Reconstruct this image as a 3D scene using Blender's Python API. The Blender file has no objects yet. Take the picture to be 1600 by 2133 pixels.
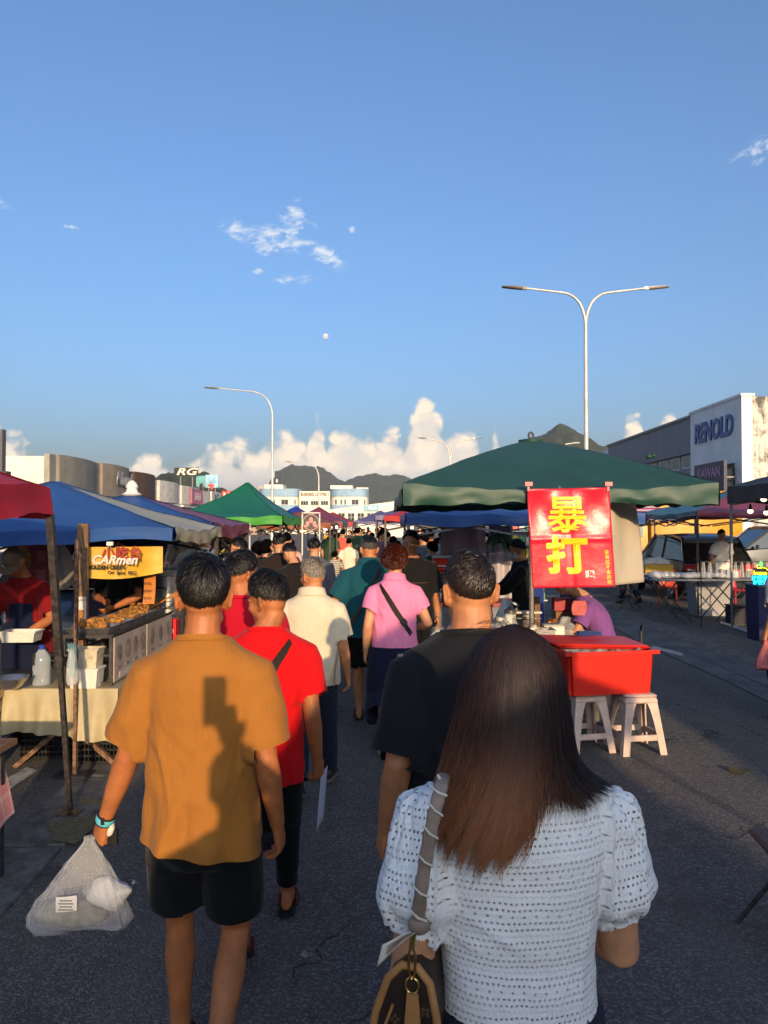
import bpy, bmesh, math, random
import numpy as np
from mathutils import Vector, Matrix

random.seed(7)
rng = np.random.default_rng(7)
R = math.radians
SC = bpy.context.scene
COL = SC.collection

# ------------------------------------------------------------------ camera
CAM_Z = 1.85
F_PX = 1550.0
HORIZON = 1095.0
PITCH = math.atan((HORIZON - 1066.5) / F_PX)
cam_data = bpy.data.cameras.new('camera')
cam = bpy.data.objects.new('camera', cam_data)
COL.objects.link(cam)
cam.location = (0, 0, CAM_Z)
cam.rotation_euler = (math.pi / 2 + PITCH, 0, 0)
cam_data.sensor_fit = 'VERTICAL'
cam_data.sensor_height = 36.0
cam_data.lens = 36.0 * F_PX / 2133.0
cam_data.clip_start = 0.02
cam_data.clip_end = 9000.0
SC.camera = cam

# ------------------------------------------------------------------ sun
SUN_TRAVEL = Vector((-0.2226, 1.0, -0.2097)).normalized()
SUN_EL = math.asin(-SUN_TRAVEL.z)
SUN_ROT = math.atan2(-SUN_TRAVEL.x, -SUN_TRAVEL.y)
sd = bpy.data.lights.new('sun', 'SUN')
sd.energy = 3.0
sd.angle = R(0.55)
sd.color = (1.0, 0.70, 0.40)
sun = bpy.data.objects.new('sun', sd)
COL.objects.link(sun)
sun.location = (8, -30, 20)
sun.rotation_euler = SUN_TRAVEL.to_track_quat('-Z', 'Y').to_euler()

# ------------------------------------------------------------------ exposure
SC.view_settings.view_transform = 'Standard'
SC.view_settings.look = 'None'
SC.view_settings.exposure = 0.98
SC.view_settings.gamma = 1.0
SC.view_settings.use_curve_mapping = False
SC.render.engine = 'CYCLES'
SC.cycles.use_denoising = True
SC.cycles.max_bounces = 6
SC.cycles.transparent_max_bounces = 16
SC.cycles.volume_bounces = 0
SC.cycles.sample_clamp_indirect = 6.0

# ------------------------------------------------------------------ world: evening sky with clouds
W = bpy.data.worlds.new('World')
SC.world = W
W.use_nodes = True

class NT:
 """small wrapper to write node trees compactly"""
 def __init__(self, tree):
  self.t = tree
  self.n = tree.nodes
  self.l = tree.links

 def new(self, typ, **kw):
  nd = self.n.new(typ)
  for k, v in kw.items():
   setattr(nd, k, v)
  return nd

 def put(self, sock, val):
  if val is None:
   return
  if isinstance(val, bpy.types.NodeSocket):
   self.l.new(val, sock)
  else:
   sock.default_value = val

 def math(self, op, a, b=None, c=None, clamp=False):
  nd = self.new('ShaderNodeMath', operation=op)
  nd.use_clamp = clamp
  self.put(nd.inputs[0], a)
  self.put(nd.inputs[1], b)
  self.put(nd.inputs[2], c)
  return nd.outputs[0]

 def vmath(self, op, a, b=None, scale=None):
  nd = self.new('ShaderNodeVectorMath', operation=op)
  self.put(nd.inputs[0], a)
  self.put(nd.inputs[1], b)
  if scale is not None:
   self.put(nd.inputs['Scale'], scale)
  return nd.outputs['Value'] if op in ('DOT_PRODUCT', 'LENGTH', 'DISTANCE') else nd.outputs[0]

 def ss(self, x, lo, hi, a=0.0, b=1.0):
  nd = self.new('ShaderNodeMapRange', interpolation_type='SMOOTHSTEP')
  self.put(nd.inputs['Value'], x)
  self.put(nd.inputs['From Min'], lo)
  self.put(nd.inputs['From Max'], hi)
  self.put(nd.inputs['To Min'], a)
  self.put(nd.inputs['To Max'], b)
  return nd.outputs['Result']

 def noise(self, vec, scale, detail=2.0, rough=0.5, dist=0.0):
  nd = self.new('ShaderNodeTexNoise')
  self.put(nd.inputs['Vector'], vec)
  self.put(nd.inputs['Scale'], scale)
  nd.inputs['Detail'].default_value = detail
  nd.inputs['Roughness'].default_value = rough
  nd.inputs['Distortion'].default_value = dist
  return nd.outputs['Fac']

 def comb(self, x, y, z):
  nd = self.new('ShaderNodeCombineXYZ')
  for s, v in zip(nd.inputs, (x, y, z)):
   self.put(s, v)
  return nd.outputs[0]

 def sep(self, v):
  nd = self.new('ShaderNodeSeparateXYZ')
  self.put(nd.inputs[0], v)
  return nd.outputs

 def mix(self, f, a, b, blend='MIX'):
  nd = self.new('ShaderNodeMix', data_type='RGBA', blend_type=blend)
  self.put(nd.inputs['Factor'], f)
  for s, v in ((nd.inputs[6], a), (nd.inputs[7], b)):
   if isinstance(v, tuple) and len(v) == 3:
    v = (*v, 1)
   self.put(s, v)
  return nd.outputs[2]

def build_world():
 t = NT(W.node_tree)
 t.n.clear()
 out = t.new('ShaderNodeOutputWorld')
 bg = t.new('ShaderNodeBackground')
 bg.inputs['Strength'].default_value = 0.15
 t.l.new(bg.outputs[0], out.inputs[0])
 sky = t.new('ShaderNodeTexSky', sky_type='NISHITA')
 sky.sun_disc = False
 sky.sun_elevation = SUN_EL
 sky.sun_rotation = SUN_ROT
 sky.altitude = 0
 sky.air_density = 1.0
 sky.dust_density = 5.5
 sky.ozone_density = 4.6
 gen = t.new('ShaderNodeTexCoord').outputs['Generated']
 d = t.vmath('NORMALIZE', gen)
 x, y, z = t.sep(d)
 # azimuth / elevation, elevation in the tangent plane units of a far cloud bank
 az = t.math('ARCTAN2', x, y)
 el = t.math('ARCTAN2', z, t.math('SQRT', t.math('ADD', t.math('MULTIPLY', x, x), t.math('MULTIPLY', y, y))))
 # --- cumulus bank, billowing edge built from layered noise
 def cumulus(az, el):
  p = t.comb(az, t.math('MULTIPLY', el, 1.15), 0.0)
  big = t.noise(p, 7.0, 1.0, 0.5)
  mid = t.noise(p, 24.0, 3.0, 0.55)
  vor = t.new('ShaderNodeTexVoronoi', feature='SMOOTH_F1', voronoi_dimensions='2D')
  vor.inputs['Smoothness'].default_value = 0.6
  vor.inputs['Scale'].default_value = 26.0
  wob = t.noise(p, 46.0, 3.0, 0.6)
  pv = t.vmath('ADD', p, t.comb(t.math('MULTIPLY', t.math('SUBTRACT', wob, 0.5), 0.03), t.math('MULTIPLY', t.math('SUBTRACT', mid, 0.5), 0.03), 0.0))
  t.l.new(pv, vor.inputs['Vector'])
  v2 = t.new('ShaderNodeTexVoronoi', feature='SMOOTH_F1', voronoi_dimensions='2D')
  v2.inputs['Smoothness'].default_value = 0.5
  v2.inputs['Scale'].default_value = 70.0
  t.l.new(pv, v2.inputs['Vector'])
  puff = t.math('ADD', t.math('MULTIPLY', vor.outputs['Distance'], -1.0), t.math('MULTIPLY', v2.outputs['Distance'], -0.35))
  fine = t.noise(p, 150.0, 4.0, 0.6)
  return big, mid, puff, fine
 big, mid, puff, fine = cumulus(az, el)
 # tower heights along the azimuth: gaussian humps (az in radians, height in radians of elevation)
 def hump(a0, w, h):
  u = t.math('DIVIDE', t.math('SUBTRACT', az, a0), w)
  return t.math('MULTIPLY', t.math('POWER', 2.718, t.math('MULTIPLY', t.math('POWER', t.math('ABSOLUTE', u), 2.2), -1.0)), h)
 top = None
 for a0, w, h in ((0.056, 0.040, 0.142), (0.100, 0.046, 0.108), (-0.090, 0.020, 0.116), (-0.20, 0.075, 0.080), (-0.135, 0.06, 0.096), (-0.045, 0.06, 0.104), (0.010, 0.04, 0.100),
                     (0.245, 0.035, 0.090), (0.322, 0.024, 0.112), (0.365, 0.025, 0.104), (0.195, 0.03, 0.082), (0.150, 0.012, 0.094),
                     (-0.475, 0.05, 0.082), (-0.30, 0.06, 0.062), (-0.75, 0.2, 0.06), (0.75, 0.3, 0.06), (1.6, 0.5, 0.05), (-1.5, 0.5, 0.055)):
  hh = hump(a0, w, h)
  top = hh if top is None else t.math('MAXIMUM', top, hh)
 top = t.math('ADD', top, 0.026)
 rag = t.math('ADD', t.math('MULTIPLY', puff, 0.044), t.math('MULTIPLY', t.math('SUBTRACT', mid, 0.5), 0.045))
 rag = t.math('ADD', rag, t.math('MULTIPLY', t.math('SUBTRACT', fine, 0.5), 0.016))
 edge = t.math('SUBTRACT', t.math('ADD', t.math('ADD', top, rag), 0.022), el)
 m1 = t.ss(edge, -0.008, 0.018)
 m1 = t.math('MULTIPLY', m1, t.ss(big, 0.25, 0.42, 0.82, 1.0))
 # light billows against grey hollows, base of the bank greyer and hazier
 lightness = t.math('ADD', t.math('MULTIPLY', puff, 1.15), t.math('MULTIPLY', mid, 0.9))
 lit = t.ss(lightness, -0.42, 0.20)
 rise = t.ss(el, 0.045, 0.085)
 lit = t.math('MULTIPLY', t.math('ADD', t.math('MULTIPLY', lit, 0.60), 0.42), t.math('ADD', t.math('MULTIPLY', rise, 0.75), 0.25))
 ccol = t.mix(lit, (2.3, 2.25, 2.25), (4.1, 3.42, 2.62))
 base_fade = t.ss(el, 0.02, 0.075, 0.30, 0.97)
 m1 = t.math('MULTIPLY', m1, base_fade)
 # --- small fair-weather wisps higher up
 def wisp(a0, e0, wa, we, tilt):
  da = t.math('SUBTRACT', az, a0)
  de = t.math('SUBTRACT', t.math('SUBTRACT', el, e0), t.math('MULTIPLY', da, tilt))
  u = t.math('DIVIDE', da, wa)
  v = t.math('DIVIDE', de, we)
  return t.math('SUBTRACT', 1.0, t.math('SQRT', t.math('ADD', t.math('MULTIPLY', u, u), t.math('MULTIPLY', v, v))))
 ws = None
 for a in ((-0.192, 0.372, 0.026, 0.014, -0.1), (-0.140, 0.366, 0.046, 0.020, 0.15), (-0.124, 0.388, 0.022, 0.022, 0.6), (-0.083, 0.352, 0.032, 0.013, -0.42),
              (-0.168, 0.327, 0.010, 0.005, 0.0), (-0.123, 0.320, 0.028, 0.007, 0.1), (-0.495, 0.372, 0.028, 0.007, -0.15),
              (-0.40, 0.356, 0.010, 0.003, 0.0), (-0.042, 0.381, 0.008, 0.005, 0.1), (0.49, 0.43, 0.05, 0.012, 0.2), (-0.9, 0.4, 0.06, 0.015, 0.1), (1.1, 0.36, 0.05, 0.012, 0.0), (2.4, 0.5, 0.1, 0.03, 0.1)):
  q = wisp(*a)
  ws = q if ws is None else t.math('MAXIMUM', ws, q)
 pw = t.comb(t.math('MULTIPLY', az, 1.0), t.math('MULTIPLY', el, 2.0), 3.0)
 nw = t.noise(pw, 46.0, 6.0, 0.66, 0.6)
 nw2 = t.noise(pw, 14.0, 2.0, 0.6)
 m2 = t.math('ADD', t.math('MULTIPLY', ws, 0.55), t.math('MULTIPLY', t.math('SUBTRACT', nw, 0.5), 2.4))
 m2 = t.math('MULTIPLY', t.ss(m2, 0.0, 0.75, 0.0, 0.8), t.ss(ws, -0.55, 0.15))
 skyc = t.mix(1.0, sky.outputs[0], (1.0, 1.0, 1.0), 'MULTIPLY')
 c = t.mix(m2, skyc, (3.1, 3.2, 3.3))
 c = t.mix(m1, c, ccol)
 t.l.new(c, bg.inputs['Color'])

build_world()

# ------------------------------------------------------------------ helpers
def P(px, py, d):
 """world point seen at photograph pixel (px, py), d metres ahead"""
 a = (px - 800.0) / F_PX
 b = (1066.5 - py) / F_PX
 c, s = math.cos(PITCH), math.sin(PITCH)
 dy = c - s * b
 dz = s + c * b
 k = d / dy
 return Vector((a * k, d, CAM_Z + dz * k))

def lin(h):
 h = h.lstrip('#')
 o = []
 for i in (0, 2, 4):
  c = int(h[i:i + 2], 16) / 255.0
  o.append(c / 12.92 if c <= 0.04045 else ((c + 0.055) / 1.055) ** 2.4)
 return tuple(o)

MATS = {}

def M(name, col=None, rough=0.7, metal=0.0, spec=0.4, var=0.0, vscale=6.0, bump=0.0, bscale=60.0, trans=0.0,
      alpha=1.0, emit=0.0, sheen=0.0, coat=0.0, transl=0.0, sss=0.0, dirt=0.0, tint=None, stretch=None, ior=None):
 """a procedural material: colour with soft blotches, fine bump, optional see-through film or thin cloth"""
 if name in MATS:
  return MATS[name]
 if isinstance(col, str):
  col = lin(col)
 m = bpy.data.materials.new(name)
 m.use_nodes = True
 t = NT(m.node_tree)
 t.n.clear()
 out = t.new('ShaderNodeOutputMaterial')
 b = t.new('ShaderNodeBsdfPrincipled')
 b.inputs['Base Color'].default_value = (*col, 1)
 b.inputs['Roughness'].default_value = rough
 b.inputs['Metallic'].default_value = metal
 b.inputs['Specular IOR Level'].default_value = spec
 b.inputs['Sheen Weight'].default_value = sheen
 b.inputs['Coat Weight'].default_value = coat
 b.inputs['Transmission Weight'].default_value = trans
 if ior:
  b.inputs['IOR'].default_value = ior
 if sss:
  b.inputs['Subsurface Weight'].default_value = sss
  b.inputs['Subsurface Radius'].default_value = (0.012, 0.005, 0.003)
  b.inputs['Subsurface Scale'].default_value = 1.0
 oc = t.new('ShaderNodeTexCoord').outputs['Object']
 if stretch:
  oc = t.vmath('MULTIPLY', oc, stretch)
 colour = None
 if var:
  n = t.noise(oc, vscale, 4.0, 0.6)
  dark = tuple(c * (1 - var) for c in col)
  lite = tuple(min(1, c * (1 + var * 0.8)) for c in col) if tint is None else tint
  colour = t.mix(t.ss(n, 0.3, 0.7), dark, lite)
 if dirt:
  n = t.noise(oc, vscale * 0.6 + 1.3, 6.0, 0.7)
  colour = t.mix(t.ss(n, 0.50, 0.72, 0.0, dirt), colour if colour is not None else (*col, 1), tuple(c * 0.25 + 0.01 for c in col))
 if colour is not None:
  t.l.new(colour, b.inputs['Base Color'])
 if bump:
  n = t.noise(oc, bscale, 4.0, 0.6)
  bn = t.new('ShaderNodeBump')
  bn.inputs['Strength'].default_value = bump
  bn.inputs['Distance'].default_value = 0.01
  t.l.new(n, bn.inputs['Height'])
  t.l.new(bn.outputs[0], b.inputs['Normal'])
 if emit:
  b.inputs['Emission Color'].default_value = (*col, 1)
  b.inputs['Emission Strength'].default_value = emit
 res = b.outputs[0]
 if transl:
  tr = t.new('ShaderNodeBsdfTranslucent')
  tr.inputs['Color'].default_value = (*col, 1)
  if colour is not None:
   t.l.new(colour, tr.inputs['Color'])
  mx = t.new('ShaderNodeMixShader')
  mx.inputs[0].default_value = transl
  t.l.new(res, mx.inputs[1])
  t.l.new(tr.outputs[0], mx.inputs[2])
  res = mx.outputs[0]
 if alpha < 1.0:
  tp = t.new('ShaderNodeBsdfTransparent')
  mx = t.new('ShaderNodeMixShader')
  mx.inputs[0].default_value = alpha
  lw = t.new('ShaderNodeLayerWeight')
  lw.inputs['Blend'].default_value = 0.35
  t.l.new(t.math('ADD', t.math('MULTIPLY', lw.outputs['Facing'], 0.55), alpha, clamp=True), mx.inputs[0])
  t.l.new(tp.outputs[0], mx.inputs[1])
  t.l.new(res, mx.inputs[2])
  res = mx.outputs[0]
 t.l.new(res, out.inputs[0])
 MATS[name] = m
 return m

def _h(ix, iy, iz, seed):
 n = (ix * 374761393 + iy * 668265263 + iz * 2147483647 + seed * 974711) & 0xFFFFFFFF
 n = ((n ^ (n >> 13)) * 1274126177) & 0xFFFFFFFF
 return ((n ^ (n >> 16)) & 0xFFFF) / 65535.0

def vn(p, seed=0):
 """value noise in [-1, 1] at points p (N, 3)"""
 p = np.asarray(p, dtype=float)
 i = np.floor(p).astype(np.int64)
 f = p - i
 f = f * f * (3 - 2 * f)
 r = 0
 for dx in (0, 1):
  wx = f[:, 0] if dx else 1 - f[:, 0]
  for dy in (0, 1):
   wy = f[:, 1] if dy else 1 - f[:, 1]
   for dz in (0, 1):
    wz = f[:, 2] if dz else 1 - f[:, 2]
    r = r + wx * wy * wz * _h(i[:, 0] + dx, i[:, 1] + dy, i[:, 2] + dz, seed)
 return r * 2 - 1

def fbm(p, oct=3, seed=0):
 r, a = 0, 1.0
 p = np.asarray(p, dtype=float)
 for k in range(oct):
  r = r + a * vn(p, seed + k * 17)
  p = p * 2.03 + 11.3
  a *= 0.5
 return r

class MB:
 """collects shapes; build() links them as one mesh object"""
 def __init__(self):
  self.v = []
  self.f = []
  self.mi = []
  self.n = 0
  self.cur = 0

 def add(self, v, f):
  v = np.asarray(v, dtype=float).reshape(-1, 3)
  o = self.n
  self.v.append(v)
  for q in f:
   self.f.append(tuple(int(a) + o for a in q))
   self.mi.append(self.cur)
  self.n += len(v)
  return self

 def box(self, c, s, rz=0.0, rx=0.0, ry=0.0, taper=1.0):
  x, y, z = s[0] / 2, s[1] / 2, s[2] / 2
  k = taper
  v = np.array([(-x, -y, -z), (x, -y, -z), (x, y, -z), (-x, y, -z), (-x * k, -y * k, z), (x * k, -y * k, z), (x * k, y * k, z), (-x * k, y * k, z)])
  if rz or rx or ry:
   m = np.array((Matrix.Rotation(rz, 3, 'Z') @ Matrix.Rotation(ry, 3, 'Y') @ Matrix.Rotation(rx, 3, 'X')))
   v = v @ m.T
  return self.add(v + np.array(c), [(3, 2, 1, 0), (4, 5, 6, 7), (0, 1, 5, 4), (1, 2, 6, 5), (2, 3, 7, 6), (3, 0, 4, 7)])

 def bbox(self, c, s, bev=0.01, rz=0.0, taper=1.0):
  """box with rounded vertical edges and chamfered rims"""
  x, y, z = s[0] / 2, s[1] / 2, s[2] / 2
  rings = []
  for zz, ins in ((-z, bev), (-z + bev, 0), (z - bev, 0), (z, bev)):
   k = 1.0 + (taper - 1.0) * (zz + z) / (2 * z)
   ring = []
   for cx, cy, a0 in ((1, 1, 0), (-1, 1, 90), (-1, -1, 180), (1, -1, 270)):
    for a in (0, 45, 90):
     r = bev
     ang = R(a0 + a)
     ring.append(((cx * (x * k - ins - r) + r * math.cos(ang)), (cy * (y * k - ins - r) + r * math.sin(ang)), zz))
   rings.append(np.array(ring))
  if rz:
   m = np.array(Matrix.Rotation(rz, 3, 'Z'))
   rings = [q @ m.T for q in rings]
  return self.loft([q + np.array(c) for q in rings])

 def loft(self, rings, cap=True, closed=True):
  n = len(rings[0])
  f = []
  for i in range(len(rings) - 1):
   for j in range(n if closed else n - 1):
    a, b = i * n + j, i * n + (j + 1) % n
    f.append((a, b, b + n, a + n))
  if cap:
   f.append(tuple(range(n - 1, -1, -1)))
   o = (len(rings) - 1) * n
   f.append(tuple(range(o, o + n)))
  return self.add(np.concatenate(rings), f)

 def tube(self, pts, rad, n=8, flat=None, cap=True):
  pts = [Vector(p) for p in pts]
  if not hasattr(rad, '__len__'):
   rad = [rad] * len(pts)
  rings = []
  up = None
  for i, p in enumerate(pts):
   a = pts[max(0, i - 1)]
   b = pts[min(len(pts) - 1, i + 1)]
   t = (b - a)
   if t.length < 1e-9:
    t = Vector((0, 0, 1))
   t.normalize()
   if up is None:
    up = Vector((0, 0, 1)) if abs(t.z) < 0.9 else Vector((0, 1, 0))
   u = (up - t * up.dot(t))
   if u.length < 1e-6:
    u = t.orthogonal()
   u.normalize()
   w = t.cross(u)
   up = u
   r = rad[i]
   ra, rb = (r, r) if flat is None else (r, r * flat)
   rings.append(np.array([p + u * (math.cos(2 * math.pi * k / n) * rb) + w * (math.sin(2 * math.pi * k / n) * ra) for k in range(n)]))
  return self.loft(rings, cap=cap)

 def bar(self, a, b, w, h=None):
  """square bar from a to b"""
  h = h or w
  a, b = Vector(a), Vector(b)
  t = (b - a).normalized()
  up = Vector((0, 0, 1)) if abs(t.z) < 0.95 else Vector((0, 1, 0))
  u = (up - t * up.dot(t)).normalized() * (h / 2)
  s = t.cross(up).normalized() * (w / 2)
  r = []
  for p in (a, b):
   r.append(np.array([p - s - u, p + s - u, p + s + u, p - s + u]))
  return self.loft(r)

 def ell(self, c, r, nu=14, nv=9, rot=None):
  th = np.linspace(0, math.pi, nv + 1)
  v = [(0, 0, r[2])]
  for t in th[1:-1]:
   for k in range(nu):
    a = 2 * math.pi * k / nu
    v.append((r[0] * math.sin(t) * math.cos(a), r[1] * math.sin(t) * math.sin(a), r[2] * math.cos(t)))
  v.append((0, 0, -r[2]))
  v = np.array(v)
  if rot is not None:
   v = v @ np.array(rot).T
  f = [(0, 1 + k, 1 + (k + 1) % nu) for k in range(nu)]
  for i in range(nv - 2):
   for k in range(nu):
    a, b = 1 + i * nu + k, 1 + i * nu + (k + 1) % nu
    f.append((a, a + nu, b + nu, b))
  o = 1 + (nv - 2) * nu
  f += [(o + k, len(v) - 1, o + (k + 1) % nu) for k in range(nu)]
  return self.add(v + np.array(c), f)

 def lathe(self, prof, c=(0, 0, 0), n=20, cap=True):
  rings = [np.array([(r * math.cos(2 * math.pi * k / n) + c[0], r * math.sin(2 * math.pi * k / n) + c[1], z + c[2]) for k in range(n)]) for r, z in prof]
  return self.loft(rings, cap=cap)

 def grid(self, fn, nu, nv):
  """surface fn(u, v) sampled on a grid, u and v in 0..1; fn takes arrays"""
  u, v = np.meshgrid(np.linspace(0, 1, nu + 1), np.linspace(0, 1, nv + 1))
  p = fn(u.ravel(), v.ravel())
  f = []
  for j in range(nv):
   for i in range(nu):
    a = j * (nu + 1) + i
    f.append((a, a + 1, a + nu + 2, a + nu + 1))
  return self.add(p, f)

 def mesh(self, name):
  me = bpy.data.meshes.new(name)
  me.from_pydata(np.concatenate(self.v).tolist(), [], self.f)
  return me

 def build(self, name, mat, parent=None, smooth=None, world=False, recalc=True):
  me = self.mesh(name)
  if world and parent is not None:
   me.transform(Matrix.Translation(-Vector(parent['base'] if 'base' in parent else parent.location)))
  mats = mat if isinstance(mat, (list, tuple)) else [mat]
  for m in mats:
   me.materials.append(m)
  if len(mats) > 1:
   me.polygons.foreach_set('material_index', self.mi)
  if recalc:
   bm = bmesh.new()
   bm.from_mesh(me)
   bmesh.ops.recalc_face_normals(bm, faces=bm.faces)
   bm.to_mesh(me)
   bm.free()
  if smooth:
   shade(me, smooth)
  return link(name, me, parent)

def shade(me, ang=40):
 me.polygons.foreach_set('use_smooth', [True] * len(me.polygons))
 if ang and ang < 180:
  me.set_sharp_from_angle(angle=R(ang))

def link(name, data, parent=None):
 o = bpy.data.objects.new(name, data)
 COL.objects.link(o)
 if parent is not None:
  o.parent = parent
 return o

def tag(o, label=None, cat=None, group=None, kind=None):
 for k, v in (('label', label), ('category', cat), ('group', group), ('kind', kind)):
  if v:
   o[k] = v
 return o

def thing(name, label, cat, loc=(0, 0, 0), rz=0.0, group=None):
 o = link(name, None)
 o.empty_display_size = 0.2
 o.location = loc
 o.rotation_euler = (0, 0, rz)
 return tag(o, label, cat, group)

def text(body, size, mat, parent, loc, rot=(math.pi / 2, 0, 0), bold=0.0, extrude=0.002, align='CENTER', shear=0.0, width=1.0, name='lettering'):
 c = bpy.data.curves.new('lettering', 'FONT')
 c.body = body
 c.size = size
 c.offset = bold
 c.extrude = extrude
 c.align_x = align
 c.align_y = 'CENTER'
 c.shear = shear
 c.resolution_u = 3
 tmp = bpy.data.objects.new('lettering', c)
 COL.objects.link(tmp)
 dg = bpy.context.evaluated_depsgraph_get()
 me = bpy.data.meshes.new_from_object(tmp.evaluated_get(dg))
 bpy.data.objects.remove(tmp)
 bpy.data.curves.remove(c)
 me.materials.clear()
 me.materials.append(mat)
 if width != 1.0:
  me.transform(Matrix.Diagonal((width, 1, 1, 1)))
 o = link(name, me, parent)
 o.location = loc
 o.rotation_euler = rot
 return o

def vox(mb, size, smooth=4, name='body', fac=0.5):
 """fuse overlapping closed shapes into one continuous skin"""
 me = mb.mesh(name)
 tmp = bpy.data.objects.new('fuse', me)
 COL.objects.link(tmp)
 r = tmp.modifiers.new('fuse', 'REMESH')
 r.mode = 'VOXEL'
 r.voxel_size = size
 r.adaptivity = 0.0
 if smooth:
  s = tmp.modifiers.new('soft', 'SMOOTH')
  s.factor = fac
  s.iterations = smooth
 dg = bpy.context.evaluated_depsgraph_get()
 out = bpy.data.meshes.new_from_object(tmp.evaluated_get(dg))
 bpy.data.objects.remove(tmp)
 bpy.data.meshes.remove(me)
 out.name = name
 return out

def coords(me):
 a = np.empty(len(me.vertices) * 3)
 me.vertices.foreach_get('co', a)
 return a.reshape(-1, 3)

def normals(me):
 a = np.empty(len(me.vertices) * 3)
 me.vertices.foreach_get('normal', a)
 return a.reshape(-1, 3)

def setco(me, a):
 me.vertices.foreach_set('co', np.ascontiguousarray(a).ravel())
 me.update()

def clip(me, cuts):
 """open a fused garment: each cut is (centre, outward normal, radius)"""
 bm = bmesh.new()
 bm.from_mesh(me)
 for cut in cuts:
  c, n, r = Vector(cut[0]), Vector(cut[1]).normalized(), cut[2]
  fs = [f for f in bm.faces if (f.calc_center_median() - c).length < r]
  if len(cut) > 3:
   # a cuff: leave the torso behind the arm alone
   ax, rr = cut[3], cut[4]
   keep = []
   for f in fs:
    d = f.calc_center_median() - c
    rad = d - ax * d.dot(ax)
    if len(cut) > 6 and rad.x * cut[6] < -0.012:
     continue
    if len(cut) > 5 and cut[5](f.calc_center_median()) and f.normal.dot(ax) < 0.6:
     continue
    if rad.length < rr and (f.normal.dot(ax) > 0.45 or rad.length < 1e-4 or f.normal.dot(rad.normalized()) > 0.05):
     keep.append(f)
   fs = keep
  if not fs:
   continue
  es = {e for f in fs for e in f.edges}
  vs = {v for f in fs for v in f.verts}
  bmesh.ops.bisect_plane(bm, geom=fs + list(es) + list(vs), plane_co=c, plane_no=n, clear_outer=True, dist=1e-5)
 bm.to_mesh(me)
 bm.free()
 me.update()

def thicken(me, t=0.004):
 bm = bmesh.new()
 bm.from_mesh(me)
 bmesh.ops.recalc_face_normals(bm, faces=bm.faces)
 bmesh.ops.solidify(bm, geom=list(bm.faces), thickness=t)
 bm.to_mesh(me)
 bm.free()
 me.update()

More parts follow.
